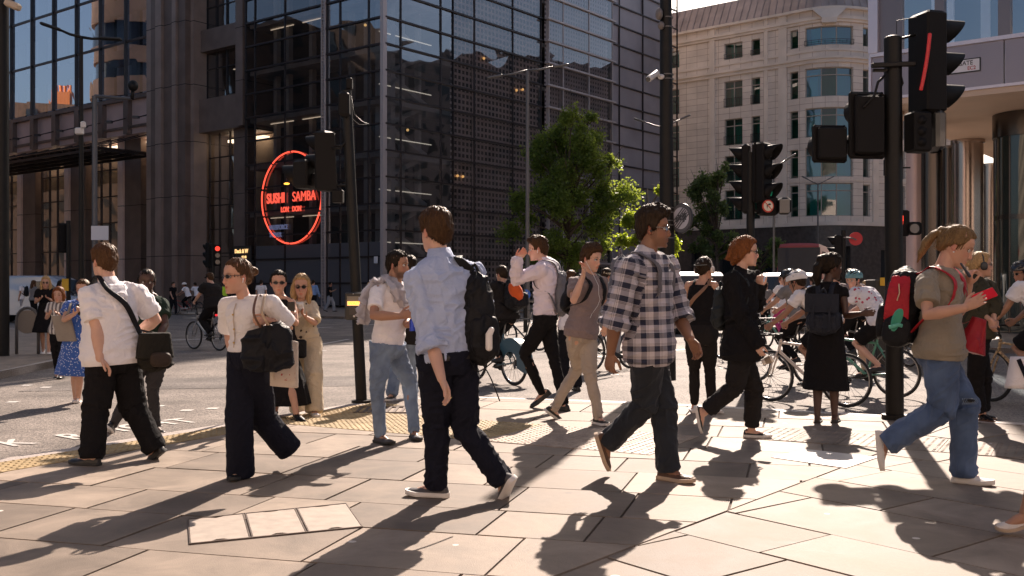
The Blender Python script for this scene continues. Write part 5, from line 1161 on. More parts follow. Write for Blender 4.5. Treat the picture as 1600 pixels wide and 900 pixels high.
        for sx in (-1,1): b.ell(s.hp(sx*.011,.094,-.043), (.0075*s.hs,)*3, n=8, m=6)
        b.tube([s.hp(-.028,.084,.020), s.hp(0,.090,.018), s.hp(.028,.084,.020)], .008*s.hs, 8, True)
        b.tube([s.hp(-.020,.083,-.0705), s.hp(0,.0925,-.069), s.hp(.020,.083,-.0705)], .0062*s.hs, 8, True)
        b.tube([s.hp(-.018,.083,-.079), s.hp(0,.0925,-.080), s.hp(.018,.083,-.079)], .0068*s.hs, 8, True)
        b.ell(s.hp(0,.080,-.108), (.022*s.hs,.014*s.hs,.014*s.hs), (s.HL,s.HF,s.HU))
        for sx in (-1,1):
            Lx = nrm(s.HL*sx*.9-s.HF*.42); b.ell(s.hp(sx*.076,-.012,-.012), (.0075*s.hs,.018*s.hs,.031*s.hs), (Lx, np.cross(s.HU, Lx), s.HU), n=12, m=8)
            b.ell(s.hp(sx*.073,-.002,-.034), (.007*s.hs,.010*s.hs,.013*s.hs), n=8, m=6)
    def face(s):
        for sx in (-1,1):
            e = MB(); e.ell(s.hp(sx*.031,.0745,-.001), (.0115*s.hs,)*3, (s.HL,s.HF,s.HU), n=12, m=8); eo = e.build('eye', EYEW, s.e, True)
            i = MB(); i.ell(s.hp(sx*.031,.0822,-.001), (.0052*s.hs,.0042*s.hs,.0055*s.hs), (s.HL,s.HF,s.HU), n=10, m=6); i.build('iris', IRIS, eo, True)
            i = MB(); i.tube([s.hp(sx*.0195,.080,.0005), s.hp(sx*.031,.0868,.0062), s.hp(sx*.043,.0785,.001)], .0022*s.hs, 6, True); i.build('eyelid', s.skin if False else IRIS, eo, True)
    def hand(s, b, a, curl, th):
        S, J = s.S, s.J; wr = J['wr'+a]; hd = nrm(J['hd'+a]) if ('hd'+a) in J else nrm(wr-J['el'+a]); sg = 1 if a == 'L' else -1
        F0 = np.cross(s.Ls, s.U); th = V(*th) if th is not None else F0
        T = nrm(th-hd*(th@hd)); pn = np.cross(T, hd)*(1 if a == 'R' else -1)          # palm normal
        if ('pn'+a) in J: pn = nrm(J['pn'+a]-hd*(J['pn'+a]@hd)); T = np.cross(hd, pn)*(1 if a == 'R' else -1)
        k = S*(.92 if s.f else 1.0); sx = [(0,.026,.019),(.03,.034,.018),(.06,.040,.016),(.088,.041,.012)]
        f = lambda q: math.copysign(abs(q)**.8, q)
        b.loft([[wr+hd*q*k+T*w*k*f(math.cos(c))+pn*(h*k*f(math.sin(c))+curl*.25*q*q*k*2) for c in np.linspace(0,2*math.pi,14,endpoint=False)] for q,w,h in sx])
        for i, (ln, r) in enumerate(((.072,.0088),(.080,.009),(.074,.0088),(.058,.0078))):
            p = wr+hd*.085*k+T*(.030-i*.0205)*k+pn*curl*.004*k; ang = curl*.35+i*.05*curl; D = hd; pts = [p-hd*.015*k, p]
            for j, fr_ in enumerate((.45,.3,.25)):
                ang += curl*(.35,.75,.6)[j]; D = nrm(hd*math.cos(ang)+pn*math.sin(ang)+T*(.10-.07*i)*(1-curl)); p = p+D*ln*fr_*k; pts.append(p)
            b.tube(pts, [r*k*1.05,r*k,r*k*.98,r*k*.92,r*k*.8], 8, True)
        p = wr+hd*.022*k+T*.024*k+pn*.006*k; D1 = nrm(hd*.72+T*.62+pn*(.25+.3*curl)); D2 = nrm(hd*(.9)+T*(.30-.3*curl)+pn*(.2+.5*curl))
        b.tube([p, p+D1*.045*k, p+D1*.045*k+D2*.030*k, p+D1*.045*k+D2*.053*k], [.014*k,.0115*k,.0105*k,.0085*k], 8, True)
    def footframe(s, a):
        J = s.J; an, to, kn = J['an'+a], J['to'+a], J['kn'+a]
        if J.get('flat'+a, True): D = to-an; D[2] = 0; return nrm(D), V(0,0,1)
        v = nrm(to-an); up = nrm(kn-an); u0 = nrm(up-v*(up@v)); D = nrm(v*.95+u0*.30); U = nrm(u0-D*(u0@D)); return D, U
    # ---------------------------------------------------------------- hair
    def hair(s, color, style='short', top=.022, side=.008, back=.012, line=0.0, fringe=0):
        hm = HR[color]; v, f = ico(5 if s.d < 13 else 4); rad = np.array([.0795,.101,.104]); c0 = np.array([0,-.006,.012]); b = MB()
        p = v*rad+c0; phi = np.degrees(np.arctan2(np.abs(p[:,0]/.079), p[:,1]/.1)); z = p[:,2]
        zt = np.interp(phi, [0,35,52,66,76,84,98,112,150,180], np.array([.070,.066,.052,.03,-.012,-.012,.016,-.035,-.075,-.08])-line)
        if style in ('long','bob','pony','bun','braids'): zt = np.interp(phi, [0,40,60,75,90,105,150,180], np.array([.074,.068,.05,.015,.0,-.01,-.06,-.07]))
        m = sm(z-zt, -.006, .010); th = side+(top-side)*sm(z, .025, .085); th = np.where(phi > 110, np.maximum(th, back+(top-back)*sm(z,.05,.1)), th)
        th = th+fringe*np.exp(-(phi/45)**2)*sm(z,.05,.075)*.9
        ns = vnoise(p*np.array([60,60,60])+rng.random()*99); th = th*(.8+.45*ns)
        r = (.90+m*(.10+th/.09)); P = (p-c0)*r[:,None]+c0; W = s.H+(P[:,0:1]*s.HL+P[:,1:2]*s.HF+P[:,2:3]*s.HU)*s.hs
        b.add(W, f)
        t = lambda pts, rr, flat=1, side_=None: b.tube([s.hp(*q) for q in pts], [q*s.hs for q in rr], 14, True, side=side_, flat=flat)
        if style == 'long':
            t([(0,-.055,.03),(0,-.085,-.05),(0,-.085,-.14),(0,-.075,-.24)], [.088,.092,.085,.05], .5, s.HL)
            for sx in (-1,1): t([(sx*.055,.03,.07),(sx*.080,.012,.0),(sx*.085,.012,-.09),(sx*.078,.03,-.19)], [.02,.026,.032,.018])
        if style == 'bob':
            t([(0,-.055,.03),(0,-.080,-.05),(0,-.075,-.11)], [.085,.086,.06], .6, s.HL)
            for sx in (-1,1): t([(sx*.05,.045,.07),(sx*.080,.010,.0),(sx*.080,.006,-.085)], [.022,.028,.020])
        if style == 'pony':
            t([(0,-.095,.055),(0,-.120,.050),(0,-.150,.01),(0,-.168,-.06),(0,-.165,-.13),(.01,-.16,-.19)], [.020,.022,.026,.028,.022,.005])
        if style == 'bun': t([(0,-.10,.03),(0,-.135,.02)], [.03,.028])
        if style == 'braids':
            t([(0,-.06,.07),(0,-.13,.06)], [.06,.045]); t([(0,-.11,.05),(0,-.15,-.02),(.0,-.16,-.12),(0,-.14,-.2)], [.045,.05,.045,.02])
        if style == 'wind':
            t([(0,-.06,.03),(0,-.10,-.02),(0,-.135,-.055),(.01,-.175,-.075)], [.07,.058,.036,.008], .7, s.HU); t([(0,-.05,-.02),(0,-.075,-.07),(0,-.10,-.10)], [.07,.055,.02])
            for sx in (-1,1): t([(sx*.055,.035,.065),(sx*.080,.0,.02),(sx*.075,-.04,-.05),(sx*.05,-.09,-.07)], [.018,.022,.024,.015])
        o = b.build('hair', hm, s.e); H, HL, HF, HU, hs = s.H, s.HL, s.HF, s.HU, s.hs
        curly = style == 'curly'
        def post(v_, n_, me):
            q = (v_-H)/hs; q = np.stack([q@HL, q@HF, q@HU], 1)
            if curly: nn = vnoise(q*140)*.7+vnoise(q*70, 3)*.6; return v_+n_*((nn-.6)*.014*hs)[:,None]
            a = np.arctan2(q[:,0], q[:,1]); st = np.stack([a*16+q[:,0]*60, q[:,2]*14, q[:,1]*30], 1); nn = vnoise(st)+.6*vnoise(st*2.3, 5)
            return v_+n_*((nn-.8)*.013*hs)[:,None]
        queue(o, max(.005, s.vox*.9), 1, post); s.hairo = o
        # loose strands catching the light
        if s.d < 12.5:
            r_ = MB(); rs = np.random.default_rng(int(abs(s.H[0])*1000)); W = np.array(W); sel = [i for i in range(len(v)) if m[i] > .9]
            for _ in range(420 if style not in ('long','wind','pony') else 600):
                i = sel[rs.integers(len(sel))]; n0 = nrm(W[i]-s.H); tdir = nrm(np.cross(n0, rs.normal(size=3)))*.5+n0*.25-s.HU*.3; base = W[i]-n0*.004
                if style in ('wind','pony') : tdir = tdir*.5-s.HF*.7
                L_ = rs.uniform(.012,.034)*s.hs*(1.4 if style in ('wind','long','pony') else 1); w_ = nrm(np.cross(tdir, n0))*.0007
                p1 = base+tdir*L_*.5+n0*L_*.25; p2 = base+tdir*L_+n0*L_*.12
                r_.add([base-w_, base+w_, p1+w_, p1-w_, p2], [(0,1,2,3),(3,2,4)])
            tag(r_.build('loose_hair', hm, o), kind='stuff')
        return o
    # ---------------------------------------------------------------- wrinkles on cloth
    def wrinkle(s, segs, amp, seed=0, freq=1.0):
        """segs: list of (a,b,joint_weight); returns post(v,n,me) pushing folds along the normals"""
        A = np.array([q[0] for q in segs]); B = np.array([q[1] for q in segs])
        def post(v, n, me):
            dm = np.full(len(v), 1e9); al = np.zeros(len(v)); wt = np.zeros(len(v)); rel = np.zeros((len(v),3)); au = np.zeros(len(v)); nd = np.zeros(len(v)); fd = np.ones(len(v))
            for i in range(len(A)):
                d = B[i]-A[i]; L_ = np.linalg.norm(d)+1e-9; t = np.clip((v-A[i])@d/L_**2, 0, 1); c = A[i]+t[:,None]*d; q = v-c; ds = np.linalg.norm(q, axis=1); k = ds < dm
                dm[k] = ds[k]; al[k] = t[k]*L_; w = segs[i][2]
                j = .35+.65*(np.exp(-(t*L_/.10)**2)*w[0]+np.exp(-((1-t)*L_/.10)**2)*w[1]); wt[k] = j[k]; fa = np.ones(len(v))
                if len(w) > 2 and w[2]: fa = fa*sm(t*L_, 0, .05)
                if len(w) > 3 and w[3]: fa = fa*sm((1-t)*L_, 0, .04)
                fd[k] = fa[k]; rel[k] = q[k]
                nd[k] = np.abs(n@(d/L_))[k]
                e1 = nrm(np.cross(d, V(.3,.2,1))); e2 = np.cross(nrm(d), e1); a = np.arctan2(q@e2, q@e1); au[k] = a[k]+i*7
            g = np.stack([al*24*freq+np.sin(au)*1.4, np.cos(au)*1.1, np.sin(au)*1.1], 1)+seed
            f1 = 1-np.abs(vnoise(g)*2-1); f1 = f1**2.5; g2 = np.stack([al*11*freq+np.sin(au+1)*1.5, np.cos(au)*2.2, np.sin(au)*2.2], 1)+seed*2+9
            f2 = vnoise(g2, 4); f3 = vnoise(v*70, 2)
            return v+n*(fd*(1-sm(nd,.6,.9))*(amp*3.4*wt*(f1*1.2-.3)+amp*2.2*(f2-.5))+amp*.12*(f3-.5))[:,None]
        return post
    def top(s, m, sleeve='short', t0=-.05, loose=.012, name='shirt', t1=.985, sleeve_loose=None, amp=.006, collar=None, hang=0, cuff=None, cutoff=.62, tank=False):
        S, J, b = s.S, s.J, MB(); sl = loose if sleeve_loose is None else sleeve_loose
        ts_ = [t for t in np.linspace(t0, .9, 10)]+[.95, t1]
        rings = []
        for t in ts_:
            o = loose*S*(1 if t < .85 else .8); ex = hang*S*max(0, (.35-t))*1.0
            if t0 >= -.05 and t0 < .1 and t < .12: o = .003*S
            elif t0 < -.05: o += .020*S*max(0,min(1,(.3-t)/.3))
            rings.append(s.ring(t, o if t < .97 else .006*S, dx=ex, dy=ex))
        b.loft(rings)
        k = .93 if s.f else 1.0; segs = [(s.fr(t0)[0], s.fr(.45)[0], (.8,.6,1,0)), (s.fr(.45)[0], s.fr(.9)[0], (.6,.5))]
        if s.f: 
            for x in (-.065,.065): b.ell(s.sp(x*S, .66, 1, -.035*S), (.062*S,.062*S,.065*S))
        for a in 'LR':
            sh, el, wr = J['sh'+a], J['el'+a], J['wr'+a]; nb = s.fr(.955)[0]
            if tank: continue
            b.tube([nb, sh], [.048*S, (.046*k+sl*.8)*S], 14, True); b.ell(sh-V(0,0,.008), ((.053*k+sl)*S,)*3)
            if sleeve == 'none': continue
            ua = el-sh; fa = wr-el
            if sleeve == 'short':
                e = sh+ua*cutoff; b.tube([sh, sh+ua*cutoff*.5, e], [(.052*k+sl)*S, (.052*k+sl*1.2)*S, (.054*k+sl*1.3)*S], 16); segs.append((sh, e, (.6,.3,0,1)))
            elif sleeve == 'rolled':
                e = el+fa*.12; b.tube([sh, sh+ua*.5, el-ua*.06, e], [(.052*k+sl)*S, (.049*k+sl*1.3)*S, (.044*k+sl*1.6)*S, (.046*k+sl*1.6)*S], 16)
                b.tube([el-ua*.10, e+fa*.01], [(.047*k+sl*1.9)*S, (.050*k+sl*2.0)*S], 16); segs += [(sh, el, (.6,1))]
            else:
                e = el+fa*(.97 if sleeve == 'long' else .55)
                b.tube([sh, sh+ua*.5, el, el+fa*.35, e], [(.052*k+sl)*S, (.048*k+sl*1.2)*S, (.042*k+sl*1.4)*S, (.042*k+sl*1.3)*S, (.030*k+sl*1.2)*S], 16, True); segs += [(sh, el, (.5,1)), (el, e, (1,.8))]
        o = b.build(name, m, s.e); queue(o, s.cvox, 2, s.wrinkle(segs, amp*S*.8, rng.random()*50)); s.topo = o
        if collar:
            c = MB(); nb, L, F, w, d = s.fr(1.0); rr = (.060 if not s.f else .052)*S*1.02
            if collar == 'shirt':
                r1, r2 = [], []; ax = nrm(s.hp(0,-.02,-.06)-nb); 
                for a in np.linspace(0, 2*math.pi, 25)[:-1]:
                    dr = L*math.cos(a)+F*math.sin(a)*.95; fr_ = max(0, math.sin(a))
                    r1.append(nb-ax*.012*S+dr*(rr+.010*S)-ax*fr_*.020*S); r2.append(nb+ax*(.040-.03*fr_)*S+dr*(rr-.002*S))
                r3 = [p+(p-nb-ax*((p-nb)@ax))*.16-ax*.001 for p in r2]; r4 = [p+(p-nb-ax*((p-nb)@ax))*.24-ax*(.030+.012*max(0,math.sin(q)))*S for p, q in zip(r1, np.linspace(0,2*math.pi,25)[:-1])]
                r4 = [p+ax*.018*S for p in r4]
                c.loft([r1, r2, r3, r4], cap=False)
                co = c.build('collar', m, o, True)
            else:
                pts = [nb+L*math.cos(a)*(rr+.006)+F*math.sin(a)*(rr+.006)-s.U*max(0,math.sin(a))*.02*S for a in np.linspace(0,2*math.pi,25)]
                c.tube(pts, .006*S, 6); c.build('neckband', m, o, True)
        return o
    def cuff(s, a, m, r=.036, at=.97, w=.05):
        J = s.J; el, wr = J['el'+a], J['wr'+a]; d = wr-el; b = MB(); L_ = np.linalg.norm(d); p = el+d*at; b.tube([p-nrm(d)*w, p], [r*s.S]*2, 16); b.build('cuff', m, s.topo, True)
    def trousers(s, m, fit='straight', waist=.10, length=1.0, name='trousers', amp=.008, belt=None, ext=.03):
        S, J, b = s.S, s.J, MB(); fr_ = {'slim':(.097,.084,.060,.058,.044),'straight':(.103,.094,.076,.072,.064),'loose':(.108,.104,.090,.085,.078),'wide':(.110,.112,.108,.106,.110),'tight':(.094,.082,.058,.060,.040),'shorts':(.106,.10,.092,.09,.09)}[fit]
        fs = [q*S*(1+s.fat*1.6) for q in fr_]
        b.loft([s.ring(t, (.010+.007*max(0,min(1,(t+.05)/.1)))*S) for t in (-.17,-.10,-.04,.02,.07,waist)]); segs = [(s.fr(-.1)[0], s.fr(waist)[0], (1,.2,0,1))]
        for a in 'LR':
            hp_, kn, an = J['hip'+a], J['kn'+a], J['an'+a]; d = nrm(an-kn)
            if length >= 1 or fit != 'shorts':
                L_ = np.linalg.norm(an-kn); e = kn+d*(L_*length+ext*S if length >= 1 else L_*length)
                b.tube([hp_-V(0,0,-.03)*S, hp_+(kn-hp_)*.35, hp_+(kn-hp_)*.72, kn, kn+(e-kn)*.45, e], [fs[0],(fs[0]+fs[1])/2,fs[1]*.95,fs[2],fs[3],fs[4]], 18); segs += [(hp_, kn, (1,1)), (kn, e, (1,1.1 if fit != 'wide' else .4,0,1))]
            else:
                e = hp_+(kn-hp_)*length; b.tube([hp_, hp_+(e-hp_)*.5, e], [fs[0],fs[1],fs[1]*1.02], 18); segs.append((hp_, e, (1,.5,0,1)))
        o = b.build(name, m, s.e); queue(o, s.cvox, 2, s.wrinkle(segs, amp*S*(.42 if fit == 'wide' else .62), rng.random()*50, .8)); s.boto = o
        if belt:
            r = s.ring(waist-.015, .014*S); r2 = s.ring(waist-.075, .016*S); c = MB(); c.loft([r2, r]); c.build('belt', belt, o, True)
        return o
    def skirt(s, m, hemz, flare=.06, waist=.3, name='skirt', fold=.012, amp=.005, nf=9, hem_c=None):
        """waist t on the torso down to the height hemz"""
        S, J, b = s.S, s.J, MB(); rings = [s.ring(t, .012*S) for t in (waist, (waist+.0)/2+.02, -.03)]; c0, L, F, w, d = s.fr(-.05); z0 = c0[2]
        hc = hem_c if hem_c is not None else (J['knL']+J['knR'])/2; lo = min(J['anL'][2], J['anR'][2]); mid = (J['anL']+J['anR'])/2
        z = z0; n = 9
        for i in range(1, n+1):
            t = i/n; zz = z0+(hemz-z0)*t; q = c0+(hc-c0)*min(1, (z0-zz)/max(.1,(z0-hc[2]))); 
            if zz < hc[2]: q = hc+(mid-hc)*min(1, (hc[2]-zz)/max(.1, hc[2]-mid[2]))
            q = V(q[0], q[1], zz); fl = flare*S*t; sx = max(abs((J['knL']-J['knR'])@L), 0)*.5*t; sy = abs((J['knL']-J['knR'])@F)*.5*t
            rings.append([q+L*math.cos(a)*(w+.012+fl+sx*.3)*(1+fold*3*t*math.sin(a*nf+1))+F*math.sin(a)*(d+.015+fl+sy*.6)*(1+fold*3*t*math.sin(a*nf+1)) for a in np.linspace(0,2*math.pi,28,endpoint=False)])
        b.loft(rings); o = b.build(name, m, s.e); queue(o, s.cvox, 1, s.wrinkle([(s.fr(waist)[0], c0, (.5,.3)), (c0, V(mid[0],mid[1],hemz), (.2,.1))], amp*S, rng.random()*50, .35)); s.skirto = o; return o
    # ---------------------------------------------------------------- shoes
    def shoes(s, m, sole, kind='sneaker', thick=.026, lace=None, scale=1.0):
        S = s.S*scale*(.92 if s.f else 1.0)
        for a in 'LR':
            D, U = s.footframe(a); X = np.cross(D, U); A = s.J['an'+a]; base = A-U*(.082*S)
            if s.J.get('flat'+a, True) and ('gz'+a) in s.J: base[2] = s.J['gz'+a]+.002
            low = {'sneaker':0,'oxford':-.006,'flat':-.030,'boot':.02,'sandal':-.02}[kind]
            prof = [(-.078,.018,.045),(-.070,.030,.072),(-.045,.035,.090+low),(-.005,.036,.092+low),(.035,.037,.080+low*.7),(.075,.042,.063+low*.4),(.115,.046,.050),(.150,.045,.043),(.178,.036,.037),(.192,.020,.028),(.198,.006,.018)]
            if kind == 'flat': prof = [(y, w, min(h, .045)) for y,w,h in prof]
            sh, so = MB(), MB(); rings, sr = [], []; th = thick*S
            for y, w, h in prof:
                sh_up = max(0, (y-.12))*.15
                rings.append([base+D*y*S+X*w*S*math.cos(q)*(1 if math.sin(q) <= .2 else (1-.18*math.sin(q)))+U*(th*.5+sh_up*S+(max(0,math.sin(q))**.8*(h*S-th*.5) if math.sin(q) > 0 else math.sin(q)*.004)) for q in np.linspace(0,2*math.pi,18,endpoint=False)])
                f = .006*S
                sr.append([base+D*(y*1.025)*S+X*qx*(w*S+f)+U*(qz*th+sh_up*S) for qx, qz in ((-1,.12),(-.9,0),(0,0),(.9,0),(1,.12),(1.02,.6),(.98,1),(0,1),(-.98,1),(-1.02,.6))])
            sh.loft(rings); o = sh.build('shoe', m, s.e, True)
            if s.detail: queue(o, .006, 1, (lambda v, n, me: v+n*((vnoise(v*60, 7)-.5)*.003)[:,None]))
            so.loft(sr); so.build('sole', sole, o, 50)
            if lace and s.detail:
                lc = MB()
                for k in range(5):
                    y = .02+k*.019; h = np.interp(y, [p[0] for p in prof], [p[2] for p in prof])*S+.002
                    lc.tube([base+D*y*S-X*.020*S+U*(h-.008*S), base+D*y*S+U*h, base+D*(y+.006)*S+X*.020*S+U*(h-.008*S)], .0028*S, 6, True)
                lc.build('laces', lace, o, True)
    def sandals(s, m):
        S = s.S*.95
        for a in 'LR':
            D, U = s.footframe(a); X = np.cross(D, U); A = s.J['an'+a]; base = A-U*(.082*S); so = MB(); sr = []
            for y, w in ((-.078,.018),(-.06,.032),(0,.036),(.07,.042),(.13,.046),(.17,.036),(.19,.012)): sr.append([base+D*y*S+X*qx*w*S+U*qz*.018*S for qx, qz in ((-1,0),(1,0),(1,1),(-1,1))])
            so.loft(sr); o = so.build('sandal', m, s.e); ft = MB(); ft.tube([A-U*.02*S-D*.02*S, base+U*.045*S+D*.04*S, base+U*.030*S+D*.12*S, base+U*.024*S+D*.165*S], [.032*S,.034*S,.034*S,.022*S], 12, True, side=X, flat=[1,.85,.6,.5]); fo = ft.build('foot', s.skin, s.e, True)
            st = MB()
            for y, h in ((.02,.085),(.07,.062),(.12,.045)): st.tube([base+D*y*S-X*.040*S+U*.012, base+D*y*S-X*.025*S+U*h*.9*S, base+D*y*S+U*h*S, base+D*y*S+X*.025*S+U*h*.9*S, base+D*y*S+X*.040*S+U*.012], .007*S, 6, side=D, flat=.4)
            st.build('strap', m, o)
    # ---------------------------------------------------------------- things worn
    def glasses(s, kind='sun', w=.019, h=.0145, y=.098):
        f = MB(); m = LENS if kind == 'sun' else FRAMEG
        fr_ = FRAMEM if kind == 'sun' else FRAMEG
        g = None
        for sx in (-1,1):
            ring = [s.hp(sx*(.0315+w*math.cos(a)), y-.010*abs(math.cos(a))*(1 if math.cos(a)>0 else 0)-.003, .001+h*math.sin(a)) for a in np.linspace(0,2*math.pi,21)]
            f.tube(ring, .0018*s.hs if kind != 'sun' else .0025*s.hs, 6)
            f.tube([s.hp(sx*(.0315+w),y-.012,.004), s.hp(sx*.077,.05,.005), s.hp(sx*.080,-.005,.004), s.hp(sx*.080,-.02,-.008)], .0022*s.hs, 6, True)
        f.tube([s.hp(-.0315+w,y-.003,.003), s.hp(0,y+.002,.006), s.hp(.0315-w,y-.003,.003)], .002*s.hs, 6)
        g = f.build('glasses', fr_, s.e, True)
        for sx in (-1,1):
            l = MB(); c = [s.hp(sx*(.0315+w*.96*math.cos(a)), y-.010*abs(math.cos(a))*(1 if math.cos(a)>0 else 0)-.003, .001+h*.96*math.sin(a)) for a in np.linspace(0,2*math.pi,21)[:-1]]
            l.loft([c, [p-s.HF*.0015 for p in c]]); l.build('lens', LENS if kind == 'sun' else CLEARL, g)
    def earbud(s, a='R'):
        sx = 1 if a == 'L' else -1; b = MB(); b.ell(s.hp(sx*.083,.0,-.02), (.006,.006,.006)); b.tube([s.hp(sx*.083,.0,-.02), s.hp(sx*.084,.006,-.045)], .003, 6, True); b.build('earbud', EARB, s.e, True)
    def cap(s, m, peak='front'):
        v, f = ico(4); rad = np.array([.088,.110,.100]); c0 = np.array([0,-.006,.025]); p = v*rad+c0; p[:,2] = np.maximum(p[:,2], .035-.02*(p[:,1] < 0)); b = MB(); W = s.H+(p[:,0:1]*s.HL+p[:,1:2]*s.HF+p[:,2:3]*s.HU)*s.hs; b.add(W, f)
        o = b.build('cap', m, s.e, True); k = MB(); sg = 1 if peak == 'front' else -1
        top_ = [(.075*math.cos(a), sg*(.075+.085*math.sin(a)), .040-.012*math.sin(a)) for a in np.linspace(0,math.pi,13)]
        k.loft([[s.hp(*q) for q in top_], [s.hp(q[0],q[1],q[2]-.005) for q in top_]]); k.build('cap_peak', m, o, 40); return o
    def helmet(s, m, vent=True, m2=None):
        v, f = ico(5 if s.detail else 4); rad = np.array([.100,.138,.105]); c0 = np.array([0,-.012,.040]); p = v*rad; 
        lo = -.018+.02*(v[:,1]); p[:,2] = np.maximum(p[:,2], lo); ph = np.arctan2(v[:,0], v[:,2]); rib = np.cos(ph*7)*.5+.5
        if vent: g = sm(rib, .15, .5); g = 1-(1-g)*(np.abs(v[:,1]) < .8)*(v[:,2] > .25)*(np.cos(v[:,1]*9+1) > -.35); p = p*(1-.10*(1-g))[:,None]
        p = p+c0; b = MB(); W = s.H+(p[:,0:1]*s.HL+p[:,1:2]*s.HF+p[:,2:3]*s.HU)*s.hs; b.add(W, f); o = b.build('helmet', m, s.e, 50)
        if vent:
            vb = MB()
            for k in (-2,-1,0,1,2):
                for y0, y1 in ((-.085,-.02),(.01,.085)):
                    a = k*.42; q = [s.hp(.101*math.sin(a)*(1-(y/.16)**2)**.5, y-.012, .040+.106*math.cos(a)*(1-(y/.15)**2)**.5-.006) for y in np.linspace(y0,y1,5)]; vb.tube(q, [.004,.008,.009,.008,.004], 8, True)
            vb.build('vent', LENS if m2 is None else m2, o, True)
        st = MB()
        for sx in (-1,1): st.tube([s.hp(sx*.085,.03,.03), s.hp(sx*.072,.03,-.05), s.hp(sx*.03,.05,-.115), s.hp(0,.06,-.128)], .0045*s.hs, 6); st.tube([s.hp(sx*.085,-.05,.02), s.hp(sx*.075,.02,-.06)], .004*s.hs, 6)
        st.build('chin_strap', LENS, o, True); return o
    def headphones(s, m):
        b = MB(); b.tube([s.hp(.09*math.sin(a), -.005, .02+.105*math.cos(a)) for a in np.linspace(-1.6,1.6,15)], .009*s.hs, 8, True, side=s.HF, flat=.5); o = b.build('headphones', m, s.e, True)
        for sx in (-1,1): c = MB(); c.ell(s.hp(sx*.096,-.005,-.012), (.018*s.hs,.036*s.hs,.042*s.hs), (s.HL,s.HF,s.HU), pw=.8); c.build('ear_cup', m, o, True)
    def watch(s, a, m=None):
        J = s.J; el, wr = J['el'+a], J['wr'+a]; d = nrm(wr-el); b = MB(); p = wr-d*.03*s.S; k = .029*s.S*(.93 if s.f else 1); b.tube([p-d*.01, p+d*.01], [k, k], 16); b.build('wristband', m or LENS, s.e, True)
    def strap(s, pts, m, parent, w=.022, name='strap', flat=.18, side=None):
        b = MB(); pp = [V(*p) for p in pts]; fine = []
        for i in range(len(pp)-1):
            for t in np.linspace(0,1,6)[:-1]:
                p0 = pp[max(i-1,0)]; p1 = pp[i]; p2 = pp[i+1]; p3 = pp[min(i+2,len(pp)-1)]
                fine.append(.5*((2*p1)+(-p0+p2)*t+(2*p0-5*p1+4*p2-p3)*t*t+(-p0+3*p1-3*p2+p3)*t**3))
        fine.append(pp[-1]); b.tube(fine, w, 10, side=side if side is not None else s.Ls, flat=flat); return b.build(name, m, parent, True)
    def backpack(s, m, w=.15, h=.23, dp=.075, label='', straps='LR', mstrap=None, t=.58, dx=0, cat='backpack', tilt=0, pocket=None, off=.02, m2=None, loop=True):
        S = s.S; c, L, F, hw, hd = s.fr(t); U = nrm(s.U+F*tilt); B = np.cross(L, U); cen = c+L*dx-F*(hd+dp+off*S)
        e = empty('backpack', tuple(cen-U*h), label, cat); ms = mstrap or m
        b = MB(); f = lambda q, pw: math.copysign(abs(q)**pw, q); rings = []
        for q in np.linspace(-1,1,13):
            k = (1-abs(q)**4.5)**.45 if abs(q) < 1 else .05; k = max(k, .12); tz = .86+.14*(-q) if q > 0 else 1.0
            rings.append([cen+U*h*q+L*(w*k*tz)*f(math.cos(a),.62)-F*(dp*k*(1.0-.25*max(0,q)))*f(math.sin(a),.7) for a in np.linspace(0,2*math.pi,28,endpoint=False)])
        b.loft(rings); o = b.build('bag_body', m, e); queue(o, max(.008, s.cvox), 2, s.wrinkle([(cen-U*h, cen+U*h, (.4,.4))], .009, rng.random()*50, .6))
        pk = MB(); pc = cen-U*h*.38-F*dp*.85; rings = []
        for q in np.linspace(-1,1,9):
            k = max(.15, (1-abs(q)**4)**.5 if abs(q)<1 else .15); rings.append([pc+U*h*.50*q+L*w*.82*k*f(math.cos(a),.6)-F*(dp*.42*k)*f(math.sin(a),.7) for a in np.linspace(0,2*math.pi,22,endpoint=False)])
        pk.loft(rings); po = pk.build('pocket', pocket or m, e); queue(po, .010, 2, s.wrinkle([(pc-U*h*.5, pc+U*h*.5, (.4,.4))], .006, rng.random()*50, .7))
        if loop: s.strap([cen+U*h*.95-L*.03, cen+U*(h*1.05+.03), cen+U*h*.95+L*.03], ms, e, .010, 'grab_handle', .4)
        for a in straps:
            sg = 1 if a == 'L' else -1; x = .085*S*sg; sh = s.J['sh'+a]; topp = s.fr(.97)[0]*.42+sh*.58+V(0,0,.058*S)
            s.strap([cen+U*h*.80+L*x*.7+F*dp*.6, s.sp(x*.9,.93,-1,.035*S), topp, s.sp(x*1.15,.86,1,.032*S), s.sp(x*1.35,.70,1,.030*S), s.sp(x*1.6,.52,1,.020*S), s.sp(x*1.75,.42,-1,.030*S), cen-U*h*.75+L*x*1.2+F*dp*.5], ms, e, .026*S, 'shoulder_strap')
        s.bag = e; s.bagc = (cen, L, F, U, w, h, dp); return e
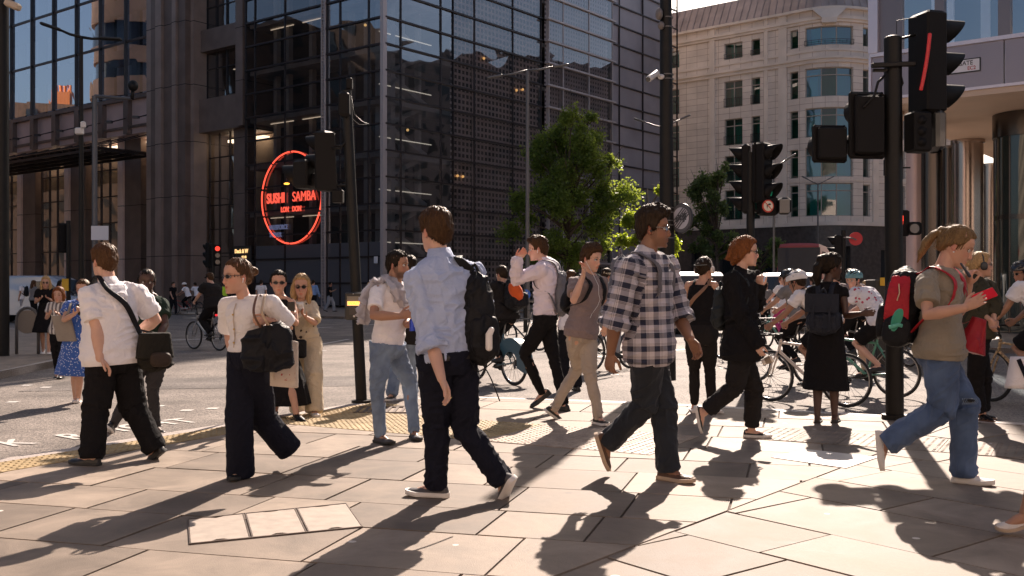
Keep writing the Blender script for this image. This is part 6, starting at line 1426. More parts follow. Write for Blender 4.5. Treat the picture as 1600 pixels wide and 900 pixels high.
# ------------------------------------------------------------------ pose helpers
def px_person(d, yaw, S, spec, hy=None, zg=0.0, female=False, syaw=None, lean=0):
    """spec: name -> (px,py[,extra]); P,N,H,shL,shR,elL,elR,wrL,wrR,hdL,hdR,knL,knR,anL,anR,toL,toR"""
    J = {}; y = R(yaw if syaw is None else syaw); Lv = V(math.cos(y), math.sin(y), 0); yh = R(yaw); Fh = V(math.sin(yh), -math.cos(yh), 0); Lh = V(math.cos(yh), math.sin(yh), 0)
    J['P'] = ray(*spec['P'][:2], d); dn = d+lean*1.0; J['N'] = ray(*spec['N'][:2], dn)
    hF = R(yaw if hy is None else hy); J['H'] = ray(*spec['H'][:2], dn+(-math.cos(hF))*.035)
    sw = (.155 if female else .178)*S
    for a in 'LR':
        sg = 1 if a == 'L' else -1; q = spec['sh'+a]; J['sh'+a] = ray(q[0], q[1], dn+sg*sw*Lv[1])
        ua, fa = .275*S, .245*S
        q = spec['el'+a]; J['el'+a] = solve(J['sh'+a], q[0], q[1], ua, q[2] if len(q) > 2 else 1)
        q = spec['wr'+a]; J['wr'+a] = solve(J['el'+a], q[0], q[1], fa, q[2] if len(q) > 2 else 1)
        if 'hd'+a in spec: q = spec['hd'+a]; J['hd'+a] = solve(J['wr'+a], q[0], q[1], .1*S, q[2] if len(q) > 2 else 1)-J['wr'+a]
        hip = J['P']+Lh*sg*.09*S; q = spec['an'+a]
        if len(q) > 2 and q[2] != 'g': dep = d+q[2]; J['flat'+a] = False; J['an'+a] = ray(q[0], q[1], dep)
        else:
            ah = .082*S*(.92 if female else 1); dep = (CAMH-zg-ah)*FPX/(q[1]-450); J['an'+a] = ray(q[0], q[1], dep); J['gz'+a] = zg
        q = spec['kn'+a]; kd = (hip[1]+J['an'+a][1])/2+(q[2] if len(q) > 2 else Fh[1]*.06); J['kn'+a] = ray(q[0], q[1], kd)
        q = spec['to'+a]; an = J['an'+a]
        if J.get('flat'+a, True): t = solve(an, q[0], q[1], .19*S, q[2] if len(q) > 2 else (1 if Fh[1] > 0 else -1)); J['to'+a] = t
        else: J['to'+a] = ray(q[0], q[1], an[1]+(q[2] if len(q) > 2 else 0))
    return J
def walk_pose(x, y, yaw, Ht=1.72, ph=.6, zg=0.0, arms='swing', female=False, sit=False):
    """generic standing/walking pose at ground point; ph = stride phase -1..1, 0 = standing"""
    S = Ht/1.75; L, F, U = rot_frame(yaw); o = V(x, y, zg); J = {}; st = ph*.30*S
    hipz = .93*S-abs(st)*.10; J['P'] = o+U*hipz; J['N'] = o+U*(hipz+.52*S)+F*.03*abs(ph); J['H'] = J['N']+U*.145*S+F*.025
    sw = (.155 if female else .178)*S
    for a in 'LR':
        sg = 1 if a == 'L' else -1; k = st*sg
        J['an'+a] = o+L*sg*.075*S+F*k+U*.082*S; 
        if k < -.05: J['an'+a] += U*.06*abs(ph)+F*.0
        if ph == 0: J['an'+a] = o+L*sg*.09*S+U*.082*S
        J['kn'+a] = (J['P']+L*sg*.09*S+J['an'+a])/2+F*(.05+.03*abs(ph)) + (U*.0)
        if k < -.05: J['to'+a] = J['an'+a]+F*.15*S-U*.13*S; J['flat'+a] = False
        else: J['to'+a] = J['an'+a]+F*.17*S-U*.06; J['gz'+a] = zg
        J['sh'+a] = J['N']+L*sg*sw-U*.045*S
        if arms == 'phone' and a == 'R' or arms == 'both': J['el'+a] = J['sh'+a]-U*.25*S+F*.08+L*sg*.04; J['wr'+a] = J['el'+a]+F*.19*S+U*.09*S-L*sg*.12*S
        else: J['el'+a] = J['sh'+a]-U*.265*S-F*k*.35+L*sg*.05; J['wr'+a] = J['el'+a]-U*.21*S+F*(.06-k*.5)+L*sg*.01
    return J, S
def quick(label, x, y, yaw, Ht=1.72, ph=.6, zg=0.0, arms='swing', female=False, skin='fair', hair=('brown','short'), top=('shirt_white','short',-.05), bot=('dark_trousers','straight'), skirt=None, shoe=None, group=None, fat=0, hyaw=None, glasses=None, cap=None, helmet=None, bag=None):
    J, S = walk_pose(x, y, yaw, Ht, ph, zg, arms, female)
    p = Person(label, J, yaw, S, female, skin, 1.0, (yaw if hyaw is None else hyaw, 6, 0), fat, d=max(9, y), group=group); p.body(foot=True)
    if hair: p.hair(*hair)
    if skirt: p.skirt(MATS[skirt[0]], zg+skirt[1], skirt[2] if len(skirt)>2 else .06, name='dress', waist=.35)
    if top: p.top(MATS[top[0]], top[1], top[2], .016, tank=(top[1] == 'none'))
    if bot: p.trousers(MATS[bot[0]], bot[1])
    p.shoes(MATS[shoe[0]] if shoe else MATS['shoe_black'], MATS[shoe[1]] if shoe else MATS['sole_black'])
    if glasses: p.glasses(glasses)
    if cap: p.cap(MATS[cap])
    if helmet: p.helmet(MATS[helmet], y < 20)
    if bag: p.backpack(MATS[bag[0]], label=bag[1])
    return p
# cloth colours
cloth('shirt_white', (.82,.79,.81), .8, amp=.04); cloth('tee_white', (.80,.76,.76), .85, amp=.04); cloth('knit_white', (.84,.80,.79), .9, weave=350, bump=.5, amp=.04)
cloth('shirt_blue', (.40,.47,.66), .75, amp=.05); cloth('shirt_lilac', (.74,.66,.74), .75, amp=.04); cloth('tee_khaki', (.26,.22,.165)); cloth('polo_mauve', (.24,.18,.17)); cloth('tee_grey', (.20,.19,.19))
cloth('cloth_black', (.012,.011,.012), .9); cloth('cloth_black_soft', (.020,.018,.018), .85); cloth('cloth_green_dark', (.02,.035,.025)); cloth('dark_trousers', (.013,.013,.017), .85); cloth('navy_trousers', (.010,.011,.020), .8)
cloth('chino_stone', (.42,.35,.285), .85); cloth('cream', (.62,.50,.34), .85); cloth('sky_shirt', (.22,.34,.60)); cloth('grey_light', (.32,.32,.34)); cloth('hi_vis', (.55,.8,.05)); cloth('pink_skirt', (.5,.05,.18)); cloth('olive', (.05,.045,.03))
cloth('nylon_black', (.014,.014,.016), .5, sheen=0, bump=.1); cloth('nylon_red', (.42,.018,.03), .5, sheen=0); cloth('nylon_grey', (.13,.13,.15), .6); cloth('leather_navy', (.022,.025,.035), .45); cloth('leather_red', (.32,.012,.02), .4, sheen=0); cloth('canvas_taupe', (.27,.23,.19), .8)
def denim(name, c1, c2):
    m = mat(name, c1, .85, nscale=5.5, namp=.25, bump=.25, bscale=1400, sheen=.1, col2=c2); return m
denim('denim_light', (.13,.18,.28), (.25,.33,.44)); denim('denim_mid', (.055,.095,.19), (.10,.16,.29)); denim('denim_black', (.007,.010,.016), (.013,.018,.028))
mat('shoe_black', (.015,.013,.012), .4); mat('sole_black', (.03,.028,.026), .7); mat('shoe_white', (.76,.73,.71), .5, bump=.1); mat('sole_white', (.70,.66,.62), .6); mat('shoe_brown', (.10,.05,.028), .5, nscale=20, namp=.2); mat('sole_tan', (.48,.36,.26), .7); mat('shoe_grey', (.07,.065,.07), .7, bump=.2, bscale=500); mat('leather_brown', (.13,.06,.035), .5)
# patterned cloths -------------------------------------------------
def patt_flower(name, base, spot, scale, thr=.32):
    m = cloth(name, base); n, N, L, b = nodes(m); tc = N.new('ShaderNodeTexCoord'); v = N.new('ShaderNodeTexVoronoi'); v.inputs['Scale'].default_value = scale; L(tc.outputs['Object'], v.inputs['Vector'])
    no = N.new('ShaderNodeTexNoise'); no.inputs['Scale'].default_value = scale*2.2; L(tc.outputs['Object'], no.inputs['Vector']); ad = N.new('ShaderNodeMath'); ad.operation = 'ADD'; L(v.outputs['Distance'], ad.inputs[0])
    sc = N.new('ShaderNodeMath'); sc.operation = 'MULTIPLY'; sc.inputs[1].default_value = .35; L(no.outputs['Fac'], sc.inputs[0]); L(sc.outputs[0], ad.inputs[1])
    lt = N.new('ShaderNodeMath'); lt.operation = 'LESS_THAN'; lt.inputs[1].default_value = thr+.17; L(ad.outputs[0], lt.inputs[0]); mx = N.new('ShaderNodeMix'); mx.data_type = 'RGBA'; L(lt.outputs[0], mx.inputs[0]); mx.inputs[6].default_value = (*base,1); mx.inputs[7].default_value = (*spot,1); L(mx.outputs[2], b.inputs['Base Color']); return m
patt_flower('dress_blue_flower', (.045,.12,.42), (.62,.66,.78), 42, .28); patt_flower('top_cream_flower', (.60,.50,.36), (.05,.03,.025), 13, .20); patt_flower('print_red_cream', (.62,.50,.40), (.42,.09,.07), 30, .30); patt_flower('shirt_comic', (.74,.72,.76), (.45,.07,.12), 15, .27)
def stripes(name, c1, c2, scale, axis='X'):
    m = cloth(name, c1); n, N, L, b = nodes(m); tc = N.new('ShaderNodeTexCoord'); w = N.new('ShaderNodeTexWave'); w.bands_direction = axis; w.inputs['Scale'].default_value = scale; L(tc.outputs['Object'], w.inputs['Vector']); cr = N.new('ShaderNodeValToRGB'); cr.color_ramp.interpolation = 'CONSTANT'; cr.color_ramp.elements[1].position = .5; cr.color_ramp.elements[0].color = (*c1,1); cr.color_ramp.elements[1].color = (*c2,1); L(w.outputs['Fac'], cr.inputs[0]); L(cr.outputs[0], b.inputs['Base Color'])
stripes('shirt_striped', (.62,.58,.54), (.16,.14,.14), 5)
def plaid(name):
    """woven check from a per-vertex cloth coordinate (attribute 'weave')"""
    m = cloth(name, (.6,.55,.55)); n, N, L, b = nodes(m); at = N.new('ShaderNodeAttribute'); at.attribute_name = 'weave'; sp = N.new('ShaderNodeSeparateXYZ'); L(at.outputs['Vector'], sp.inputs[0]); cols = []
    for ch in (0,1):
        mu = N.new('ShaderNodeMath'); mu.operation = 'MULTIPLY'; mu.inputs[1].default_value = 1/.090; L(sp.outputs[ch], mu.inputs[0]); fr_ = N.new('ShaderNodeMath'); fr_.operation = 'FRACT'; L(mu.outputs[0], fr_.inputs[0])
        cr = N.new('ShaderNodeValToRGB'); e = cr.color_ramp; e.interpolation = 'CONSTANT'; e.elements[0].color = (.62,.58,.61,1); e.elements[1].position = .34; e.elements[1].color = (.035,.04,.075,1)
        for p, c_ in ((.76,(.62,.58,.61,1)),(.83,(.16,.14,.13,1)),(.86,(.62,.58,.61,1)),(.92,(.16,.14,.13,1)),(.95,(.62,.58,.61,1))): q = e.elements.new(p); q.color = c_
        L(fr_.outputs[0], cr.inputs[0]); cols.append(cr)
    mx = N.new('ShaderNodeMix'); mx.data_type = 'RGBA'; mx.inputs[0].default_value = .5; L(cols[0].outputs[0], mx.inputs[6]); L(cols[1].outputs[0], mx.inputs[7])
    mu = N.new('ShaderNodeMix'); mu.data_type = 'RGBA'; mu.blend_type = 'MULTIPLY'; mu.inputs[0].default_value = .35; L(mx.outputs[2], mu.inputs[6]); L(cols[1].outputs[0], mu.inputs[7]); L(mu.outputs[2], b.inputs['Base Color']); return m
plaid('shirt_plaid')
def weave_attr(segs, frames):
    """post step: nearest segment -> (around, along) cloth coordinate"""
    def f(v, me):
        dm = np.full(len(v), 1e9); out = np.zeros((len(v),3))
        for (A, B, r, X, kind) in segs:
            d = B-A; L_ = np.linalg.norm(d); t = np.clip((v-A)@d/L_**2, 0, 1); q = v-(A+t[:,None]*d); ds = np.linalg.norm(q, axis=1)-r; k = ds < dm; dm[k] = ds[k]
            dn = d/L_; X_ = nrm(X-dn*(X@dn)); Y_ = np.cross(dn, X_)
            if kind == 'torso': u = q@X_
            else: u = np.arctan2(q@Y_, q@X_)*r
            out[k,0] = u[k]+1; out[k,1] = ((v-A)@dn)[k]+1
        a = me.attributes.new('weave', 'FLOAT_VECTOR', 'POINT'); a.data.foreach_set('vector', out.ravel())
    return f
# ================================================================== PEOPLE : the crowd in the foreground
M = MATS
# ---- 1 man seen from behind, white short-sleeved shirt, messenger bag
J = px_person(7.95, -135, .97, dict(P=(177,562),N=(169,440),H=(162,408),shL=(139,460,),shR=(215,457),elL=(152,512,-1),wrL=(156,560,-1),hdL=(181,584,1),elR=(243,500,1),wrR=(214,520,1),knL=(150,637),anL=(143,711),toL=(113,722),knR=(208,635),anR=(241,699,.12),toR=(228,724,.08)), hy=-120)
p = Person('stocky man from behind in white short-sleeved shirt with a dark shoulder bag', J, -135, .97, skin='pale', hs=1.0, head=(-125,0,0), fat=.062, d=7.9)
p.body(curlL=.45, thL=(-.3,-.5,.6), upper=1.28); p.hair('chest', 'short', top=.024, side=.014, back=.016); p.top(M['shirt_white'], 'short', -.06, .022, amp=.008, collar='shirt', cutoff=.78, sleeve_loose=.028)
p.trousers(M['cloth_black'], 'loose', .06, amp=.009); p.shoes(M['shoe_black'], M['sole_black'], 'oxford', .022)
MESS = cloth('messenger_cloth', (.022,.020,.016), .7, bump=.3); e = empty('shoulder_bag', tuple(ray(240,585,8.0)), 'black messenger bag hanging at the hip of the man in the white shirt', 'bag')
c = ray(241,550,7.98); b = MB(); X = nrm(V(.75,.6,-.0)); Y = np.cross(V(0,0,1), X); f_ = lambda q,pw: math.copysign(abs(q)**pw,q)
b.loft([[c+UZ*.155*q+X*(.125+.03*(-q))*max(.25,(1-abs(q)**4)**.5)*f_(math.cos(a),.7)+Y*.075*max(.25,(1-abs(q)**4)**.5)*f_(math.sin(a),.8) for a in np.linspace(0,2*math.pi,24,endpoint=False)] for q in np.linspace(-1,1,11)])
o = b.build('bag_body', MESS, e); queue(o, .008, 2, p.wrinkle([(c-UZ*.15,c+UZ*.15,(.5,.5))], .012, 3, .7))
b = MB(); b.loft([[c+Y*-.012+UZ*(.150-.20*q)+X*(.118+.03*q)*f_(math.cos(a),.6)-Y*.072*f_(math.sin(a),.7) for a in np.linspace(0,2*math.pi,20,endpoint=False)] for q in np.linspace(0,1,4)]); queue(b.build('flap', MESS, e), .009, 2, None)
b = MB(); pc = c-UZ*.055-Y*.085+X*.02; b.ell(pc, (.085,.03,.06), (X,Y,UZ), pw=.7); b.build('pocket', cloth('messenger_pocket', (.05,.036,.028), .6), e, True)
p.strap([c+UZ*.13-X*.10, p.sp(-.13,.45,-1,.05), p.sp(-.05,.70,-1,.05), p.sp(.06,.90,-1,.045), p.fr(.99)[0]+p.Ls*.085+V(0,0,.055), p.sp(.09,.85,1,.03), p.sp(-.05,.5,1,.03), c+UZ*.12+X*.12], M['nylon_black'], e, .021)
# ---- 2 woman in white knit top with black tote
J = px_person(7.15, -42, .90, dict(P=(388,560),N=(384,466),H=(371,431),shL=(422,473),shR=(357,476),elL=(452,512,1),wrL=(418,500,-1),hdL=(403,502,-1),elR=(357,523,1),wrR=(364,560,-1),knR=(374,650),anR=(376,732),toR=(360,751),knL=(412,655,.12),anL=(447,696,.40),toL=(450,722,.36)), hy=-48, female=True)
p = Person('woman in white knitted top, black wide trousers and dark sunglasses carrying a black tote', J, -42, .90, True, 'fair', 1.0, (-48,4,0), d=7.15)
p.body(curlL=1.1, curlR=.5, lipcol=(.75,.30,.30), thL=(0,0,1)); p.hair('chest', 'bun', top=.010, side=.007, back=.008); p.top(M['knit_white'], 'short', .12, .022, amp=.004, collar='crew', cutoff=.85, sleeve_loose=.026); p.trousers(M['navy_trousers'], 'wide', .22, amp=.007, ext=.055)
p.shoes(M['shoe_black'], M['sole_black'], 'oxford', .030); p.glasses('sun', .021, .0125); p.earbud('L')
b = MB(); b.tube([p.sp(0,t,1,.026) for t in (.92,.8,.65,.5,.35,.2)], .006, 6, side=p.Ls, flat=.4); b.build('placket', cloth('placket_beige', (.55,.45,.38)), p.topo)
b = MB()
for t in (.74,.5,.28): b.ell(p.sp(.005,t,1,.034), (.007,.007,.007))
b.build('button', mat('button_gold', (.6,.42,.15), .3, .9), p.topo)
e = empty('tote_bag', tuple(ray(416,580,6.95)), 'large black soft tote bag hanging from the arm of the woman in white', 'bag')
c = ray(416,545,6.92); X = nrm(V(.97,.25,0)); Y = np.cross(UZ, X); b = MB()
b.loft([[c+UZ*(.155*q+(.02*math.cos(a*1) if q > .8 else 0))+X*(.150+.018*(-q))*max(.5,(1-abs(q)**6)**.4)*f_(math.cos(a),.6)+Y*(.055-.03*max(0,q))*f_(math.sin(a),.8) for a in np.linspace(0,2*math.pi,28,endpoint=False)] for q in np.linspace(-1,1,11)])
queue(b.build('bag_body', M['nylon_black'], e), .008, 2, p.wrinkle([(c-UZ*.15,c+UZ*.15,(.4,.8))], .014, 8, .6)); LB = M['leather_brown']
for dx_ in (-.035,.03): p.strap([c+UZ*.14+X*dx_+Y*-.02, ray(404+dx_*200,492,6.84), ray(405+dx_*200,474,6.90), ray(410+dx_*150,460,7.02), p.sp(.12,.85,-1,.03), c+UZ*.13+X*dx_+Y*.04], LB if dx_ < 0 else cloth('strap_beige', (.5,.38,.27)), e, .011)
e = empty('print_tote', tuple(ray(441,600,7.1)), 'cream tote with a red printed pattern showing behind the black tote', 'bag')
c = ray(444,568,7.12); b = MB(); X = nrm(V(.9,.4,-.12)); Y = np.cross(UZ, X); b.loft([[c+UZ*.165*q+X*.10*f_(math.cos(a),.4)+Y*.02*f_(math.sin(a),.8) for a in np.linspace(0,2*math.pi,20,endpoint=False)] for q in np.linspace(-1,1,7)])
queue(b.build('bag_body', cloth('tote_cream', (.62,.52,.42)), e), .009, 1, None); b = MB(); b.box(c-UZ*.03-Y*.027, (.14,.012,.17), (X,Y,UZ)); b.build('printed_panel', M['print_red_cream'], e)
# ---- 3 man in pale blue shirt from behind
J = px_person(6.45, -152, 1.05, dict(P=(700,558),N=(687,398),H=(680,361),shL=(650,435),shR=(737,426),elL=(676,540,-1),wrL=(690,592,-1),hdL=(704,622,-1),elR=(752,490,1),wrR=(735,470,1),knL=(683,664),anL=(682,756),toL=(645,781),knR=(727,668,.05),anR=(783,748,.10),toR=(780,797,.14)), hy=-138)
p = Person('young man from behind in a pale blue shirt with rolled sleeves and dark trousers', J, -152, 1.05, skin='pale', hs=1.06, head=(-140,3,0), d=6.4)
p.body(curlL=.55, thL=(.1,-.6,.5)); p.hair('brown', 'short', top=.028, side=.016, back=.018); p.top(M['shirt_blue'], 'rolled', -.02, .016, amp=.010, collar='shirt', sleeve_loose=.018); p.trousers(M['navy_trousers'], 'straight', .05, amp=.009, belt=M['shoe_black']); p.shoes(M['shoe_grey'], M['sole_white'], 'sneaker', .030, M['shoe_black'])
pk = p.backpack(M['nylon_black'], .115, .30, .085, 'large black backpack slung on the right shoulder of the man in blue', 'R', t=.35, dx=-.185, off=-.09)
cen, L_, F_, U_, w_, h_, dp_ = p.bagc
b = MB(); q = ray(764,528,6.32); b.tube([q-UZ*.06, q+UZ*.02, q+UZ*.05+V(.015,0,0)], [.022,.022,.018], 14, True); b.build('bottle', mat('bottle_white', (.78,.74,.70), .4), pk, True)
p.strap([cen-U_*.28, cen-U_*.36+V(.05,0,-.02), cen-U_*.42+V(.10,0,-.10)], M['nylon_black'], pk, .014, 'loose_strap', .3, side=V(0,1,0))
p.strap([cen-U_*.24+V(-.08,-.03,0), cen-U_*.30+V(-.03,-.05,-.03), cen-U_*.27+V(.07,-.04,0)], M['nylon_black'], pk, .014, 'loose_strap', .3, side=V(0,1,0))
b = MB(); b.tube([J['wrL']+nrm(J['hdL'])*.125, J['wrL']+nrm(J['hdL'])*.130], .011, 12); b.build('ring', mat('ring_gold', (.7,.5,.2), .2, 1), p.e)
# ---- 4 tall man in a checked shirt
J = px_person(7.2, 82, 1.08, dict(P=(1013,545),N=(1010,392),H=(1021,357),shL=(1040,414),shR=(981,417),elR=(961,503,-1),wrR=(954,552,1),hdR=(951,583,1),elL=(1062,498,-1),wrL=(1079,530,-1),hdL=(1094,556,-1),knL=(1038,640),anL=(1044,731),toL=(1080,752),knR=(1008,632,.0),anR=(952,690,.10),toR=(951,727,.06)), hy=75)
p = Person('tall man with glasses in a black and white checked shirt walking right', J, 82, 1.08, skin='brown', hs=1.10, head=(72,2,0), fat=.022, d=7.2)
p.body(curlL=.7, curlR=.8, upper=1.1, stubble=.35, lipcol=(.85,.55,.5)); p.hair('dark', 'short', top=.034, side=.012, back=.012, fringe=.012)
o = p.top(M['shirt_plaid'], 'rolled', -.17, .022, amp=.009, collar='shirt', sleeve_loose=.022)
job = RQ[-1] if RQ[-1][0] is o else [q for q in RQ if q[0] is o][0]; W = weave_attr([(p.fr(-.17)[0], p.fr(.93)[0], .12, p.Ls*.6+np.cross(p.Ls,p.U)*.8, 'torso')]+[(J['sh'+a], J['el'+a], .055, np.cross(p.Ls,p.U), 'arm') for a in 'LR'], None); base_post = job[3]
def plaid_post(v, n, me, W=W, bp=base_post): v2 = bp(v, n, me); W(v2, me); return v2
RQ[RQ.index(job)] = (job[0], job[1], job[2], plaid_post, job[4])
co = [c_ for c_ in o.children][0]; cm = cloth('collar_grey_white', (.55,.52,.55)); co.data.materials[0] = cm
p.trousers(M['denim_black'], 'straight', .04, amp=.009); p.shoes(M['shoe_brown'], M['sole_tan'], 'oxford', .026, M['shoe_brown']); p.glasses('clear', .0195, .016); p.watch('L')
p.backpack(M['nylon_grey'], .14, .20, .05, 'slim grey backpack on the back of the man in the checked shirt', 'LR', t=.68, mstrap=cloth('strap_grey', (.12,.11,.12)), off=.015)
b = MB(); b.ell(p.hp(-.082,.0,-.02), (.008,.008,.010)); b.build('earbud', LENS, p.e, True)
# ---- 5 woman in a black shirt
J = px_person(9.0, 84, .98, dict(P=(1157,548),N=(1157,422),H=(1165,393),shL=(1174,434),shR=(1141,437),elR=(1157,494,-1),wrR=(1183,538,-1),hdR=(1190,562,1),elL=(1182,480,1),wrL=(1187,450,-1),hdL=(1186,434,-1),knL=(1179,608),anL=(1174,671),toL=(1211,687),knR=(1148,604,0),anR=(1100,645,.06),toR=(1095,681,.04)), hy=78, female=True)
p = Person('auburn haired woman in loose black shirt and trousers walking right with a paper cup', J, 84, .98, True, 'pale', 1.04, (80,3,0), fat=.02, d=9.0)
p.body(curlL=.9, curlR=.9); p.hair('auburn', 'wind', top=.016, side=.012, back=.016); p.top(M['cloth_black'], 'long', -.12, .034, amp=.010, collar='shirt', sleeve_loose=.024); p.trousers(M['cloth_black_soft'], 'straight', .1, length=.92, amp=.008, ext=0); p.shoes(M['shoe_black'], M['sole_white'], 'sneaker', .028, M['cream']); p.glasses('sun', .020, .015); 
p.backpack(cloth('nylon_slate', (.028,.032,.034), .6), .13, .20, .055, 'dark slate backpack on the woman in the black shirt', 'LR', t=.52)
cup = empty('paper_cup', tuple(ray(1197,570,8.9)), 'small white paper cup held by the woman in the black shirt', 'cup'); b = MB(); q = ray(1199,563,8.92); ax = nrm(V(.75,-.2,.35)); b.tube([q-ax*.05, q+ax*.05], [.026,.036], 18); b.build('cup_body', mat('paper_white', (.75,.70,.64), .6), cup, 40); b = MB(); b.tube([q-ax*.02, q+ax*.03], [.0305,.0355], 18); b.build('sleeve', mat('cup_print', (.28,.22,.16), .7), cup, 40)
# ---- 6 woman with phone, khaki tee, blue jeans, big backpack
J = px_person(7.0, 76, 1.0, dict(P=(1466,548),N=(1473,416),H=(1495,384),shL=(1494,438),shR=(1449,438),elR=(1449,492,-1),wrR=(1508,481,-1),hdR=(1536,466,-1),elL=(1500,492,1),wrL=(1514,446,-1),hdL=(1514,424,-1),knL=(1506,632),anL=(1506,738),toL=(1550,756),knR=(1472,640,-.02),anR=(1388,690,.04),toR=(1376,738,.0)), hy=70, female=True)
p = Person('woman with blonde ponytail in khaki tee and blue jeans looking down at a red phone', J, 76, 1.0, True, 'fair', 1.10, (68,26,0), fat=.02, d=7.0)
p.body(curlL=1.0, curlR=.35, upper=1.14, thR=(0,0,1), thL=(0,-.6,.5)); p.hair('dblonde', 'pony', top=.012, side=.010, back=.012); p.top(M['tee_khaki'], 'short', -.10, .020, amp=.007, collar='crew', cutoff=.70, sleeve_loose=.020); p.trousers(M['denim_mid'], 'loose', .05, amp=.010, ext=.03)
p.shoes(M['shoe_white'], M['sole_white'], 'sneaker', .034, M['shoe_white'], 1.06); p.watch('R')
b = MB(); b.ell(p.hp(-.079,.0,-.045), (.006,.006,.006)); b.build('pearl_earring', EARB, p.e, True)
b = MB(); k_ = ray(1514,626,6.84); b.ell(k_, (.045,.03,.016)); b.build('knee_rip', SK['fair'], p.e, True)
b = MB()
for i in range(9): b.tube([k_+V(-.05+i*.011,-.015,.018), k_+V(-.047+i*.012,-.026,-.005), k_+V(-.05+i*.011,-.015,-.024)], .0016, 5)
b.build('frayed_threads', M['denim_light'], p.boto)
def phone(c, X, Z, m, label, sz=(.074,.009,.150)):
    e = empty('phone', tuple(c), label, 'phone'); X = nrm(X); Z = nrm(Z-X*(Z@X)); Y = np.cross(Z, X); b = MB(); b.box(c, sz, (X,Y,Z), .004); b.build('phone_case', m, e, 30); b = MB(); b.box(c-Y*(sz[1]/2+.0008), (sz[0]*.9,.001,sz[2]*.93), (X,Y,Z)); b.build('screen', LENS, e)
phone(ray(1538,462,6.80), V(-.2,.6,.7), V(.9,-.1,.42), mat('case_red', (.75,.01,.02), .35), 'phone in a bright red case in the hand of the khaki woman')
b = MB(); q = ray(1510,424,6.78); b.tube([q+V(-.035,0,.05), q, q+V(.02,0,-.03)], [.008,.009,.012], 10, True); o = b.build('vape', mat('vape_black', (.03,.035,.05), .3), None, True); tag(o, 'small dark vape held up to the lips of the khaki woman', 'vape')
pk = p.backpack(M['nylon_black'], .155, .285, .12, 'big black and red backpack with a green sandal in its pocket', 'LR', t=.50, mstrap=M['nylon_red'], pocket=M['nylon_black'], off=.02, tilt=.05, loop=False)
cen, L_, F_, U_, w_, h_, dp_ = p.bagc; b = MB()
c = cen-L_*.150+U_*.02-F_*.01; c = c-U_*.0; b.loft([[c+U_*(.135*q)-L_*(.028*(1-abs(q)**3)+.002)+F_*(.080*(1-.12*q))*s_ for s_ in (-1,-.6,0,.6,1)]+[c+U_*(.20*q)+L_*.03+F_*.06*s_ for s_ in (1,-1)] for q in np.linspace(-1,1,9)]); queue(b.build('red_side_panel', M['nylon_red'], pk), .008, 2, None)
b = MB(); c2 = cen-L_*.165-U_*.17; b.loft([[c2+U_*.11*q-L_*(.035)*math.cos(a)*max(.3,(1-abs(q)**4)**.5)+F_*.095*math.sin(a)*max(.4,(1-abs(q)**4)**.5) for a in np.linspace(0,2*math.pi,20,endpoint=False)] for q in np.linspace(-1,1,7)]); queue(b.build('side_pocket', M['nylon_black'], pk), .009, 2, None)
sd_ = empty('sandal', tuple(c2+U_*.08), 'green rubber sandal tucked upright in the backpack side pocket', 'sandal'); sc = ray(1402,500,6.78)
FX = nrm(V(.98,.15,.1)); FZ = nrm(V(.28,0,.96)); FY = np.cross(FZ,FX); b = MB(); b.prism([(.034*math.cos(a)*(1+.18*math.sin(a)), .078*math.sin(a)) for a in np.linspace(0,2*math.pi,28,endpoint=False)], .018, (sc,FX,FY,FZ)); b.build('footbed', mat('rubber_green', (.045,.30,.19), .6), sd_, 40)
b = MB(); b.tube([sc-FX*.045-FZ*.045-FY*.005, sc-FZ*.03-FY*.03, sc+FX*.045-FZ*.045-FY*.005], .013, 8, True, side=FZ, flat=.35); b.build('sandal_strap', mat('rubber_green_light', (.10,.40,.30), .6), sd_, True)
b = MB(); b.tube([c+U_*.13-L_*.035, c+U_*.07-L_*.04+F_*.01, c+U_*.02-L_*.036], .004, 6, True); b.build('zip_pull', M['cream'], pk, True)
hb = empty('handbag', tuple(ray(1526,560,6.9)), 'bright red leather handbag hanging behind the phone of the khaki woman', 'bag'); c = ray(1524,524,6.95); b = MB(); X = nrm(V(.95,.3,-.25)); Z = nrm(np.cross(X,V(0,1,0)));Z = Z if Z[2] > 0 else -Z; Y = np.cross(Z,X)
b.loft([[c+Z*.12*q+X*(.075-.025*q)*f_(math.cos(a),.55)+Y*(.045-.02*q)*f_(math.sin(a),.7) for a in np.linspace(0,2*math.pi,24,endpoint=False)] for q in np.linspace(-1,1,9)]); queue(b.build('bag_body', M['leather_red'], hb), .007, 2, p.wrinkle([(c-Z*.1,c+Z*.1,(.3,.3))], .005, 4, .5))
p.strap([c+Z*.115-X*.03, p.sp(.09,.35,1,.03), p.sp(.08,.7,1,.04), p.fr(.98)[0]+p.Ls*.06+V(0,0,.05), p.sp(.05,.85,-1,.03)], M['leather_red'], hb, .010)
